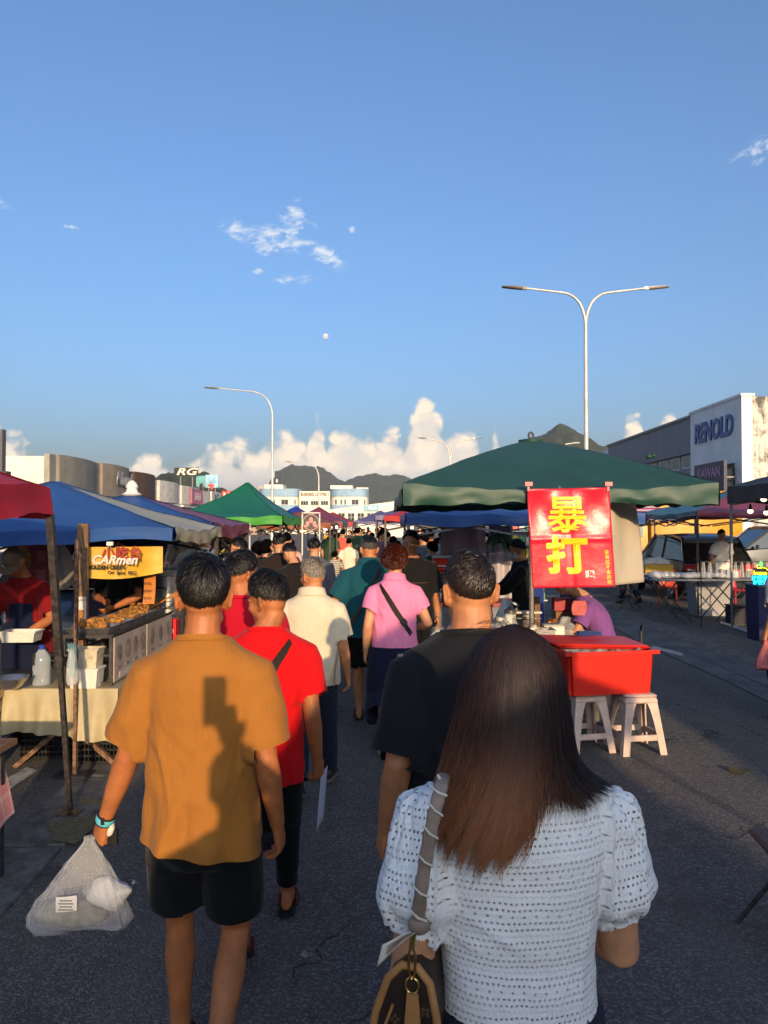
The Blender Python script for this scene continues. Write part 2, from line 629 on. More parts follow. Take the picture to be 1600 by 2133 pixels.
# ------------------------------------------------------------------ ground
def asphalt_material():
 m = bpy.data.materials.new('asphalt')
 m.use_nodes = True
 t = NT(m.node_tree)
 t.n.clear()
 out = t.new('ShaderNodeOutputMaterial')
 b = t.new('ShaderNodeBsdfPrincipled')
 oc = t.new('ShaderNodeTexCoord').outputs['Object']
 x, y, z = t.sep(oc)
 vor = t.new('ShaderNodeTexVoronoi', feature='F1')
 vor.inputs['Scale'].default_value = 105.0
 vor.inputs['Randomness'].default_value = 1.0
 wob = t.vmath('ADD', oc, t.vmath('MULTIPLY', t.new('ShaderNodeTexNoise').outputs['Color'], (0, 0, 0)))
 t.l.new(oc, vor.inputs['Vector'])
 stone = t.new('ShaderNodeSeparateColor')
 t.l.new(vor.outputs['Color'], stone.inputs[0])
 grain = t.noise(oc, 260.0, 3.0, 0.6)
 patch = t.noise(oc, 0.55, 4.0, 0.6)
 blot = t.noise(oc, 3.2, 4.0, 0.65)
 # chips of paler stone in dark binder
 chip = t.ss(stone.outputs[0], 0.55, 0.98)
 c = t.mix(chip, (0.102, 0.100, 0.097), (0.27, 0.255, 0.24))
 c = t.mix(t.ss(grain, 0.35, 0.7, 0.0, 0.5), c, (0.060, 0.059, 0.058))
 # older, dustier surface towards the left stalls
 old = t.ss(t.math('ADD', t.math('MULTIPLY', x, -1.0), t.math('MULTIPLY', t.math('SUBTRACT', patch, 0.5), 1.6)), 0.95, 1.45)
 c = t.mix(t.math('MULTIPLY', old, 0.55), c, t.mix(chip, (0.100, 0.094, 0.086), (0.22, 0.20, 0.18)))
 c = t.mix(t.ss(blot, 0.45, 0.75, 0.0, 0.35), c, (0.066, 0.064, 0.062))
 # oil stains, a worn paler wheel track and hairline cracks
 st = t.noise(oc, 0.9, 3.0, 0.55, 0.3)
 c = t.mix(t.ss(st, 0.60, 0.72, 0.0, 0.55), c, (0.030, 0.030, 0.031))
 tr = t.noise(t.vmath('MULTIPLY', oc, (1.0, 0.06, 1.0)), 1.1, 2.0, 0.5)
 c = t.mix(t.ss(tr, 0.52, 0.66, 0.0, 0.35), c, (0.165, 0.16, 0.15))
 ce = t.new('ShaderNodeTexVoronoi', feature='DISTANCE_TO_EDGE')
 ce.inputs['Scale'].default_value = 0.55
 wn = t.new('ShaderNodeTexNoise')
 wn.inputs['Scale'].default_value = 2.2
 wn.inputs['Detail'].default_value = 5.0
 t.l.new(oc, wn.inputs['Vector'])
 t.l.new(t.vmath('ADD', oc, t.vmath('SCALE', wn.outputs['Color'], None, 0.9)), ce.inputs['Vector'])
 crack = t.math('MULTIPLY', t.ss(ce.outputs['Distance'], 0.002, 0.008, 1.0, 0.0), t.ss(patch, 0.46, 0.58))
 c = t.mix(t.math('MULTIPLY', crack, 0.8), c, (0.012, 0.012, 0.012))
 # light specks of litter and grit
 v2 = t.new('ShaderNodeTexVoronoi', feature='F1')
 v2.inputs['Scale'].default_value = 15.0
 t.l.new(oc, v2.inputs['Vector'])
 speck = t.ss(v2.outputs['Distance'], 0.055, 0.075, 1.0, 0.0)
 c = t.mix(t.math('MULTIPLY', speck, 0.6), c, (0.30, 0.28, 0.26))
 t.l.new(c, b.inputs['Base Color'])
 b.inputs['Roughness'].default_value = 0.82
 b.inputs['Specular IOR Level'].default_value = 0.35
 hgt = t.math('SUBTRACT', t.math('MULTIPLY', grain, 0.35), t.math('MULTIPLY', vor.outputs['Distance'], 1.0))
 bn = t.new('ShaderNodeBump')
 bn.inputs['Strength'].default_value = 0.9
 bn.inputs['Distance'].default_value = 0.016
 t.l.new(hgt, bn.inputs['Height'])
 t.l.new(bn.outputs[0], b.inputs['Normal'])
 t.l.new(b.outputs[0], out.inputs[0])
 return m

ASPHALT = asphalt_material()
g = MB()
g.add([(-1700, -900, -0.008), (1700, -900, -0.008), (1700, 2400, -0.008), (-1700, 2400, -0.008)], [(0, 1, 2, 3)])
tag(g.build('ground', M('earth', (0.10, 0.095, 0.075), rough=0.95, var=0.4, vscale=0.02)), kind='structure')
g = MB()
g.grid(lambda u, v: np.stack([-26 + 52 * u, -40 + 260 * v, 0.004 * np.sin(u * 40) * np.sin(v * 90)], 1), 60, 150)
tag(g.build('road', ASPHALT, smooth=180), kind='structure')

CONC = M('old_concrete', (0.125, 0.12, 0.112), rough=0.9, var=0.45, vscale=9.0, bump=0.9, bscale=140, dirt=0.75)
CONC2 = M('worn_concrete', (0.105, 0.105, 0.105), rough=0.9, var=0.3, vscale=2.2, bump=0.5, bscale=150, dirt=0.4)

def flat_patch(name, pts, z, mat, parent=None, rag=0.0, seed=0, n=60):
 """irregular flat sheet lying on the road"""
 P0 = [Vector((p[0], p[1], 0)) for p in pts]
 out = []
 m = len(P0)
 for i in range(m):
  a, b = P0[i], P0[(i + 1) % m]
  k = max(2, int(n / m))
  for q in range(k):
   out.append(a + (b - a) * (q / k))
 A = np.array([tuple(v) for v in out])
 if rag:
  A[:, :2] += np.stack([fbm(A * 9 + seed, 3, seed), fbm(A * 9 + 40, 3, seed + 5)], 1) * rag
 c = A.mean(0)
 A[:, 2] = z
 c[2] = z
 mb = MB()
 mb.add(np.vstack([A, c[None, :]]), [(i, (i + 1) % len(A), len(A)) for i in range(len(A))])
 return mb.build(name, mat, parent)

apron = flat_patch('pavement', [(3.95, 4), (4.72, 4), (5.3, 34), (4.5, 34)], 0.010, CONC2, rag=0.05, n=120)
tag(apron, kind='structure')
gut = tag(link('gutter', None), kind='structure')
for row, (xa, wd, y0, n, rz) in enumerate(((4.86, 0.46, 4.0, 22, R(-1.1)), (-2.02, 0.42, 1.9, 9, R(2.5)))):
 for i in range(n):
  mb = MB()
  L = 1.18
  mb.bbox((0, 0, 0.0), (wd - 0.02, L - 0.025, 0.06), 0.008)
  o = mb.build('concrete_slab', CONC, gut, 30)
  yy = y0 + i * 1.2 + 0.6
  o.location = (xa + math.tan(-rz) * (yy - 4) + random.uniform(-0.008, 0.008), yy, -0.018 + random.uniform(-0.004, 0.004) + 0.004 * (row == 0))
  o.rotation_euler = (random.uniform(-0.004, 0.004), random.uniform(-0.01, 0.01), rz + random.uniform(-0.01, 0.01))
PAINT_W = M('road_paint_white', (0.42, 0.41, 0.38), rough=0.85, var=0.3, vscale=14, bump=0.5, bscale=160, dirt=0.8)
PAINT_Y = M('road_paint_yellow', (0.135, 0.112, 0.06), rough=0.9, var=0.4, vscale=40, bump=0.6, bscale=160, dirt=0.6)

def ground_px(px, py):
 d = CAM_Z * F_PX / (py - HORIZON)
 return (px_x0(px, d), d)

def px_x0(px, d):
 return (px - 800) / F_PX * d

tag(flat_patch('road_marking', [ground_px(-40, 1690), ground_px(-40, 1655), ground_px(60, 1598), ground_px(84, 1603)], 0.012, PAINT_W, rag=0.012, seed=3), kind='structure')
tag(flat_patch('road_marking', [ground_px(100, 1752), ground_px(130, 1712), ground_px(200, 1702), ground_px(190, 1735), ground_px(160, 1757)], 0.024, PAINT_Y, rag=0.05, seed=5), kind='structure')
tag(flat_patch('road_marking', [ground_px(165, 1672), ground_px(170, 1662), ground_px(215, 1664), ground_px(225, 1675)], 0.012, PAINT_Y, rag=0.02, seed=6), kind='structure')
tag(flat_patch('road_marking', [ground_px(1355, 1350), ground_px(1356, 1345), ground_px(1420, 1361), ground_px(1418, 1367)], 0.012, PAINT_W, rag=0.02, seed=8), kind='structure')
tag(flat_patch('road_marking', [ground_px(1498, 1299), ground_px(1500, 1294), ground_px(1566, 1316), ground_px(1566, 1322)], 0.014, PAINT_W, rag=0.01, seed=9), kind='structure')
tag(flat_patch('road_marking', [ground_px(1530, 1304), ground_px(1532, 1302), ground_px(1566, 1299), ground_px(1566, 1303)], 0.018, PAINT_W, rag=0.01, seed=10), kind='structure')
# dry leaf and paper litter
for i, (px, py, sz, col) in enumerate(((1535, 1608, 0.09, '#4a4a22'), (285, 1842, 0.02, '#b9b4aa'), (250, 1868, 0.018, '#9d978c'), (640, 1990, 0.03, '#8d8a84'), (1350, 1652, 0.02, '#99938a'), (700, 1385, 0.03, '#9a958d'), (718, 1560, 0.015, '#8a857d'))):
 x_, y_ = ground_px(px, py)
 mb = MB()
 mb.grid(lambda u, v: np.stack([x_ + (u - 0.5) * sz * 1.6, y_ + (v - 0.5) * sz * np.sin(math.pi * np.clip(u, 0.06, 0.94)) * 1.6, 0.022 + 0.012 * np.sin(u * 7) * v + 0.006 * u], 1), 6, 4)
 nm, lb = (('leaf', 'dried olive leaf lying on the open road') if i == 0 else ('paper_scrap', 'tiny pale scrap of litter on the road ' + ('', 'beside the concrete slabs', 'just below the yellow paint', 'by the heels of the person in ochre', 'in front of the pale stools', 'ahead of the cream polo shirt', 'behind the cream polo shirt')[i]))
 tag(mb.build(nm, M('litter%d' % i, col, rough=0.9, var=0.3, vscale=30), smooth=60), lb, 'leaf' if i == 0 else 'litter', None if i == 0 else 'litter on the road')

# ------------------------------------------------------------------ people
def skin_mat(name, col):
 return M(name, col, rough=0.5, spec=0.35, var=0.16, vscale=17, bump=0.12, bscale=110, sss=0.12)

def cloth_mat(name, col, rough=0.88, weave=900, var=0.06, bump=0.10):
 """knitted or woven cloth: soft colour drift, wrinkles and a fine weave"""
 if name in MATS:
  return MATS[name]
 if isinstance(col, str):
  col = lin(col)
 m = bpy.data.materials.new(name)
 m.use_nodes = True
 t = NT(m.node_tree)
 t.n.clear()
 out = t.new('ShaderNodeOutputMaterial')
 b = t.new('ShaderNodeBsdfPrincipled')
 b.inputs['Roughness'].default_value = rough
 b.inputs['Specular IOR Level'].default_value = 0.2
 b.inputs['Sheen Weight'].default_value = 0.06
 oc = t.new('ShaderNodeTexCoord').outputs['Object']
 n = t.noise(oc, 9.0, 5.0, 0.65)
 c = t.mix(t.ss(n, 0.3, 0.7), tuple(k * (1 - var) for k in col), tuple(min(1, k * (1 + var)) for k in col))
 n2 = t.noise(t.vmath('MULTIPLY', oc, (1, 1, 3)), 160.0, 2.0, 0.5)
 c = t.mix(t.ss(n2, 0.35, 0.65, 0.0, 0.20), c, tuple(k * 0.72 for k in col))
 t.l.new(c, b.inputs['Base Color'])
 w1 = t.noise(t.vmath('MULTIPLY', oc, (1, 1, 0.45)), 22.0, 3.0, 0.55, 0.4)
 w2 = t.noise(oc, weave, 1.0, 0.5)
 hgt = t.math('ADD', t.math('MULTIPLY', w1, 0.9), t.math('MULTIPLY', w2, 0.06))
 bn = t.new('ShaderNodeBump')
 bn.inputs['Strength'].default_value = bump * 4
 bn.inputs['Distance'].default_value = 0.012
 t.l.new(hgt, bn.inputs['Height'])
 t.l.new(bn.outputs[0], b.inputs['Normal'])
 t.l.new(b.outputs[0], out.inputs[0])
 MATS[name] = m
 return m

def hair_mat(name, root, tip, rough=0.38, tip_at=0.6):
 if name in MATS:
  return MATS[name]
 m = bpy.data.materials.new(name)
 m.use_nodes = True
 t = NT(m.node_tree)
 t.n.clear()
 out = t.new('ShaderNodeOutputMaterial')
 b = t.new('ShaderNodeBsdfPrincipled')
 at = t.new('ShaderNodeAttribute', attribute_name='hv')
 sx, sy, sz = t.sep(at.outputs['Vector'])
 root, tip = lin(root), lin(tip)
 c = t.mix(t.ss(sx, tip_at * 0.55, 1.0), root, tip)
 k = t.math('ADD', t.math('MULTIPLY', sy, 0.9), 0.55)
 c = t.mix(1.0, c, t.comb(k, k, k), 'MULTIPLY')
 t.l.new(c, b.inputs['Base Color'])
 t.put(b.inputs['Roughness'], t.math('ADD', rough, t.math('MULTIPLY', sz, 0.5)))
 t.put(b.inputs['Specular IOR Level'], t.math('SUBTRACT', 0.45, t.math('MULTIPLY', sz, 0.42)))
 t.l.new(b.outputs[0], out.inputs[0])
 MATS[name] = m
 return m

def ribbons(paths, width, nrm):
 """hair strands: paths (N, K, 3) become narrow strips lying on the surface with normals nrm (N, K, 3)"""
 N, K, _ = paths.shape
 t = np.gradient(paths, axis=1)
 t /= np.linalg.norm(t, axis=2, keepdims=True) + 1e-9
 s = np.cross(t, nrm)
 s /= np.linalg.norm(s, axis=2, keepdims=True) + 1e-9
 w = np.asarray(width)
 if w.ndim == 1:
  w = w[None, :, None]
 else:
  w = w[:, :, None]
 a = paths - s * w
 b = paths + s * w
 v = np.stack([a, b], axis=2).reshape(-1, 3)
 base = (np.arange(N) * K * 2)[:, None] + (np.arange(K - 1) * 2)[None, :]
 f = np.stack([base, base + 1, base + 3, base + 2], axis=2).reshape(-1, 4)
 return v, f

def hair_object(name, parts, mat, parent):
 """parts: list of (verts, faces, attribute (n, 3))"""
 vs, fs, at, o = [], [], [], 0
 for v, f, a in parts:
  vs.append(v)
  fs.append(np.asarray(f) + o)
  at.append(a)
  o += len(v)
 me = bpy.data.meshes.new(name)
 V = np.concatenate(vs)
 Fq = np.concatenate(fs)
 me.vertices.add(len(V))
 me.vertices.foreach_set('co', V.ravel())
 me.loops.add(Fq.size)
 me.loops.foreach_set('vertex_index', Fq.ravel().astype(np.int32))
 me.polygons.add(len(Fq))
 me.polygons.foreach_set('loop_start', np.arange(0, Fq.size, 4, dtype=np.int32))
 me.polygons.foreach_set('use_smooth', [True] * len(Fq))
 me.update(calc_edges=True)
 me.validate()
 A = me.attributes.new('hv', 'FLOAT_VECTOR', 'POINT')
 A.data.foreach_set('vector', np.concatenate(at).ravel())
 me.materials.append(mat)
 return link(name, me, parent)

def lerp_rows(rows, z):
 zs = [r[0] for r in rows]
 return tuple(float(np.interp(z, zs, [r[i] for r in rows])) for i in range(1, len(rows[0])))

BODY = [(0.76, 0.05, 0.05), (0.80, 0.135, 0.085), (0.88, 0.165, 0.108), (0.96, 0.16, 0.108), (1.06, 0.142, 0.098), (1.18, 0.152, 0.106),
  (1.28, 0.168, 0.112), (1.36, 0.165, 0.098), (1.415, 0.135, 0.082), (1.45, 0.085, 0.066), (1.475, 0.058, 0.056)]
TEE = [(0.60, 0.200, 0.142), (0.84, 0.195, 0.138), (0.96, 0.188, 0.130), (1.10, 0.184, 0.126), (1.22, 0.190, 0.132), (1.31, 0.195, 0.130),
       (1.37, 0.185, 0.116), (1.41, 0.155, 0.099), (1.44, 0.112, 0.085), (1.462, 0.082, 0.074), (1.50, 0.070, 0.068)]

def ik(a, b, l1, l2, pole):
 a, b, pole = Vector(a), Vector(b), Vector(pole)
 d = b - a
 L = min(d.length, (l1 + l2) * 0.998)
 d.normalize()
 x = (l1 * l1 - l2 * l2 + L * L) / (2 * L)
 h = math.sqrt(max(l1 * l1 - x * x, 0.0))
 n = pole - d * pole.dot(d)
 if n.length < 1e-5:
  n = d.orthogonal()
 n.normalize()
 return a + d * x + n * h, a + d * L

def hand(mb, w, dirn, palm, side, curl=0.5, k=1.0, spread=1.0, thumb=0.6):
 """palm and five unequal fingers; dirn along the hand, palm = normal of the palm side, side = +1 thumb along cross"""
 u = Vector(dirn).normalized()
 n = Vector(palm)
 n = (n - u * n.dot(u)).normalized()
 s = u.cross(n) * side
 w = Vector(w)
 def pt(a, b, c):
  return w + (u * a + s * b + n * c) * k
 rings = []
 for a, hw, ht in ((-0.03, 0.024, 0.020), (0.0, 0.026, 0.018), (0.03, 0.036, 0.0175), (0.06, 0.041, 0.016), (0.088, 0.040, 0.012)):
  rings.append(np.array([pt(a, hw * math.cos(q), ht * math.sin(q)) for q in np.linspace(0, 2 * math.pi, 13)[:-1]]))
 mb.loft(rings)
 for i, (off, L) in enumerate(((0.031, 0.070), (0.0105, 0.079), (-0.0105, 0.074), (-0.031, 0.058))):
  p = pt(0.075, off, 0.0)
  c = curl * (0.85 + 0.18 * i)
  ang = 0.15 * curl
  pts, rad = [p], [0.0095 * k]
  yaw = off * 4.0 * spread
  for j, fr in enumerate((0.44, 0.32, 0.24)):
   ang += c * (0.75, 1.0, 0.65)[j]
   dvec = (u * math.cos(ang) + n * math.sin(ang)) + s * yaw * math.cos(ang)
   dvec.normalize()
   p = p + dvec * (L * fr * k * 1.12)
   pts.append(p)
   rad.append((0.0088, 0.0080, 0.0066)[j] * k)
  mb.tube(pts, rad, 8)
 a = pt(0.018, 0.030, 0.004)
 d1 = (u * 0.72 + s * 0.60 + n * (0.10 + 0.45 * thumb)).normalized()
 d2 = (u * 0.88 + s * (0.30 - 0.35 * thumb) + n * (0.15 + 0.6 * thumb)).normalized()
 b = a + d1 * 0.042 * k
 c = b + d2 * 0.030 * k
 mb.tube([a - d1 * 0.012 * k, a, b, c, c + d2 * 0.014 * k], [0.013 * k, 0.0135 * k, 0.0105 * k, 0.0095 * k, 0.0065 * k], 8)

class Person:
 pass

def frame(yaw, pitch, tilt=0.0):
 return Matrix.Rotation(yaw, 3, 'Z') @ Matrix.Rotation(pitch, 3, 'X') @ Matrix.Rotation(tilt, 3, 'Y')

def person(label, x, y, rz, H=1.70, res=0.012, skin=None, shirt=None, bottom=None, shoes=None, hair=None, lean=0.0, shoulders=1.0, girth=1.0,
           armL=None, armR=None, handL=0.45, handR=0.45, palmL=None, palmR=None, footL=None, footR=None, head=(0, 0, 0), face=True, group=None,
           z0=0.0, hip_drop=0.0, mask=None, glasses=None, cat='person', handdirL=None, handdirR=None, neck=1.0, elbL=None, elbR=None, eyes=False, stoop=0.0):
 """one figure facing local +Y. Joint targets are given for a 1.70 m body and scaled to H.
 arm = (wrist, elbow pole); foot = (ankle xyz, toe pitch, toe yaw)"""
 k = H / 1.70
 pr = Person()
 pr.k = k
 tl = math.tan(lean)
 dz = -hip_drop

 def bend(p):
  px, py, pz = p
  if pz > 0.92:
   py = py + tl * (pz - 0.92) + stoop * max(0.0, pz - 1.2) ** 2 * 4
  return (px, py, pz + dz)
 sh = 0.178 * shoulders
 J = {}
 for s, nm, arm, ep in ((-1, 'L', armL, elbL), (1, 'R', armR, elbR)):
  S = Vector(bend((s * sh, -0.004, 1.352)))
  wr, pole = arm if arm else ((s * 0.228, 0.05, 0.835), (s * 0.22, -1.0, 0.0))
  E_, Wr = ik(S, Vector(wr), 0.292, 0.258, pole)
  J['S' + nm], J['E' + nm], J['W' + nm] = S, E_, Wr
 for s, nm, ft in ((-1, 'L', footL), (1, 'R', footR)):
  Hp = Vector((s * 0.088, 0.0, 0.90 + dz))
  an, pitch, yaw = ft if ft else ((s * 0.10, 0.0, 0.085), 0.0, 0.0)
  Kn, An = ik(Hp, Vector(an), 0.425, 0.415, (s * 0.08, 1.0, 0.0))
  J['H' + nm], J['K' + nm], J['A' + nm] = Hp, Kn, An
  J['F' + nm] = (pitch, yaw)
 body = MB()

 def ring(rows, z, gx=1.0, gy=1.0, n=22, add=0.0):
  a, b = lerp_rows(rows, z)
  a, b = a * gx + add, b * gy + add
  cx, cy, cz = bend((0, -0.005, z))
  q = np.linspace(0, 2 * math.pi, n + 1)[:-1]
  e = 0.86
  c_, s_ = np.cos(q), np.sin(q)
  return np.stack([cx + a * np.sign(c_) * np.abs(c_) ** e, cy + b * np.sign(s_) * np.abs(s_) ** e, np.full(n, cz)], axis=1)
 gx = (shoulders * 0.5 + girth * 0.5)
 body.loft([ring(BODY, z, (shoulders if z > 1.2 else girth), girth) for z in [r[0] for r in BODY]])
 # neck and head
 hc = Vector(bend((0, 0.012, 1.589)))
 hc += Vector((0, 0.03 * math.sin(-head[1]) * 2, 0))
 hm = frame(*head)
 hs = 0.94
 def hp(a, b, c):
  return hc + hm @ Vector((a, b, c)) * hs
 nb = Vector(bend((0, -0.022, 1.40)))
 body.tube([nb, Vector(bend((0, -0.018, 1.46))), hp(0, -0.024, -0.085), hp(0, -0.010, -0.02)], [0.066 * neck, 0.058 * neck, 0.055 * neck, 0.055 * neck], 14)
 def he(c, r, rot=None):
  m = hm if rot is None else hm @ rot
  body.ell(hp(*c), tuple(q * hs for q in r), 18, 12, m)
 he((0, -0.010, 0.020), (0.0765, 0.097, 0.098))
 he((0, -0.035, -0.015), (0.066, 0.062, 0.07))
 he((0, 0.026, -0.042), (0.063, 0.066, 0.086))
 if face:
  he((0, 0.058, -0.100), (0.033, 0.030, 0.025))
  he((0, 0.099, -0.036), (0.0125, 0.020, 0.017))
  he((0, 0.091, -0.018), (0.0085, 0.014, 0.028))
  he((0, 0.086, -0.0705), (0.024, 0.0125, 0.0075))
  he((0, 0.084, -0.0825), (0.021, 0.0125, 0.0075))
  he((0.03, 0.070, 0.006), (0.026, 0.022, 0.010))
  he((-0.03, 0.070, 0.006), (0.026, 0.022, 0.010))
  he((0.04, 0.058, -0.035), (0.024, 0.030, 0.028))
  he((-0.04, 0.058, -0.035), (0.024, 0.030, 0.028))
  he((0.046, 0.012, -0.082), (0.020, 0.038, 0.022), Matrix.Rotation(0.3, 3, 'X'))
  he((-0.046, 0.012, -0.082), (0.020, 0.038, 0.022), Matrix.Rotation(0.3, 3, 'X'))
 for s in (-1, 1):
  tilt = Matrix.Rotation(s * 0.55, 3, 'Z') @ Matrix.Rotation(-0.22, 3, 'X')
  he((s * 0.083, -0.016, -0.018), (0.0085, 0.024, 0.035), tilt)
  he((s * 0.079, -0.004, -0.046), (0.0085, 0.011, 0.014), tilt)
  he((s * 0.091, -0.025, 0.000), (0.006, 0.018, 0.020), tilt)
 # arms and hands
 for s, nm, crl, pal, hd in ((-1, 'L', handL, palmL, handdirL), (1, 'R', handR, palmR, handdirR)):
  S, E_, Wr = J['S' + nm], J['E' + nm], J['W' + nm]
  up = (E_ - S)
  fo = (Wr - E_)
  g = 0.5 + 0.5 * girth
  body.tube([S + Vector((-s * 0.06, 0, -0.01)), S, S + up * 0.35, S + up * 0.75, E_, E_ + fo * 0.22, E_ + fo * 0.55, E_ + fo * 0.88, Wr],
                  [0.050 * g, 0.056 * g, 0.050 * g, 0.044 * g, 0.041 * g, 0.043 * g, 0.037 * g, 0.027, 0.025], 12)
  fd = fo.normalized()
  pl = Vector(pal) if pal else Vector((-s, 0.15, 0))
  hd_ = Vector(hd) if hd else fd
  u = hd_.normalized()
  n_ = (pl - u * pl.dot(u)).normalized()
  # thumb towards the front for hanging hands
  thumb_dir = u.cross(n_)
  want = Vector((0, 1, 0)) if abs(u.y) < 0.8 else Vector((-s, 0, 0.6))
  sd_ = 1.0 if thumb_dir.dot(want) > 0 else -1.0
  hand(body, Wr, u, n_, sd_, crl, 1.0)
 # legs and feet
 for s, nm in ((-1, 'L'), (1, 'R')):
  Hp, Kn, An = J['H' + nm], J['K' + nm], J['A' + nm]
  th, shn = Kn - Hp, An - Kn
  g = 0.4 + 0.6 * girth
  body.tube([Hp + Vector((0, 0, 0.04)), Hp + th * 0.12, Hp + th * 0.5, Hp + th * 0.88, Kn, Kn + shn * 0.14, Kn + shn * 0.32, Kn + shn * 0.62, Kn + shn * 0.88, An],
                  [0.080 * g, 0.084 * g, 0.072 * g, 0.055 * g, 0.052 * g, 0.050 * g, 0.056 * g, 0.043 * g, 0.034, 0.036], 14)
  pitch, yaw = J['F' + nm]
  fm = Matrix.Rotation(yaw, 3, 'Z') @ Matrix.Rotation(-pitch, 3, 'X')
  rings = []
  for fy, hw, zt, zb in ((-0.058, 0.018, -0.030, -0.070), (-0.045, 0.030, 0.005, -0.083), (-0.01, 0.033, 0.03, -0.084), (0.04, 0.035, 0.004, -0.080), (0.09, 0.041, -0.028, -0.082),
                               (0.135, 0.045, -0.046, -0.084), (0.17, 0.040, -0.056, -0.083), (0.192, 0.022, -0.064, -0.080)):
   q = np.linspace(0, 2 * math.pi, 13)[:-1]
   zc, zh = (zt + zb) / 2, (zt - zb) / 2
   rings.append(np.array([An + fm @ Vector((hw * math.cos(a) * (1 if math.sin(a) < 0 else 0.85), fy, zc + zh * math.sin(a))) for a in q]))
  body.loft(rings)
 sc = Matrix.Diagonal((k, k, k, 1))
 me = vox(body, res / k, 3, 'person', 0.5)
 me.transform(sc)
 me.materials.clear()
 me.materials.append(skin or skin_mat('skin_light', '#c8936c'))
 shade(me, 180)
 o = link('person', me)
 o.location = (x, y, z0)
 o.rotation_euler = (0, 0, rz)
 tag(o, label, cat, group)
 pr.o, pr.J, pr.bend, pr.hc, pr.hm, pr.hs, pr.sc = o, J, bend, hc, hm, hs, sc
 pr.to_world = Matrix.Translation((x, y, z0)) @ Matrix.Rotation(rz, 4, 'Z') @ sc
 if shirt:
  make_top(pr, ring, shoulders, girth, res, **shirt)
 if bottom:
  make_bottom(pr, ring, girth, res, **bottom)
 if shoes:
  make_shoes(pr, **shoes)
 if hair:
  make_hair(pr, **hair)
 if mask:
  make_mask(pr, mask)
 if glasses:
  make_glasses(pr, glasses)
 if eyes:
  make_eyes(pr)
 return pr

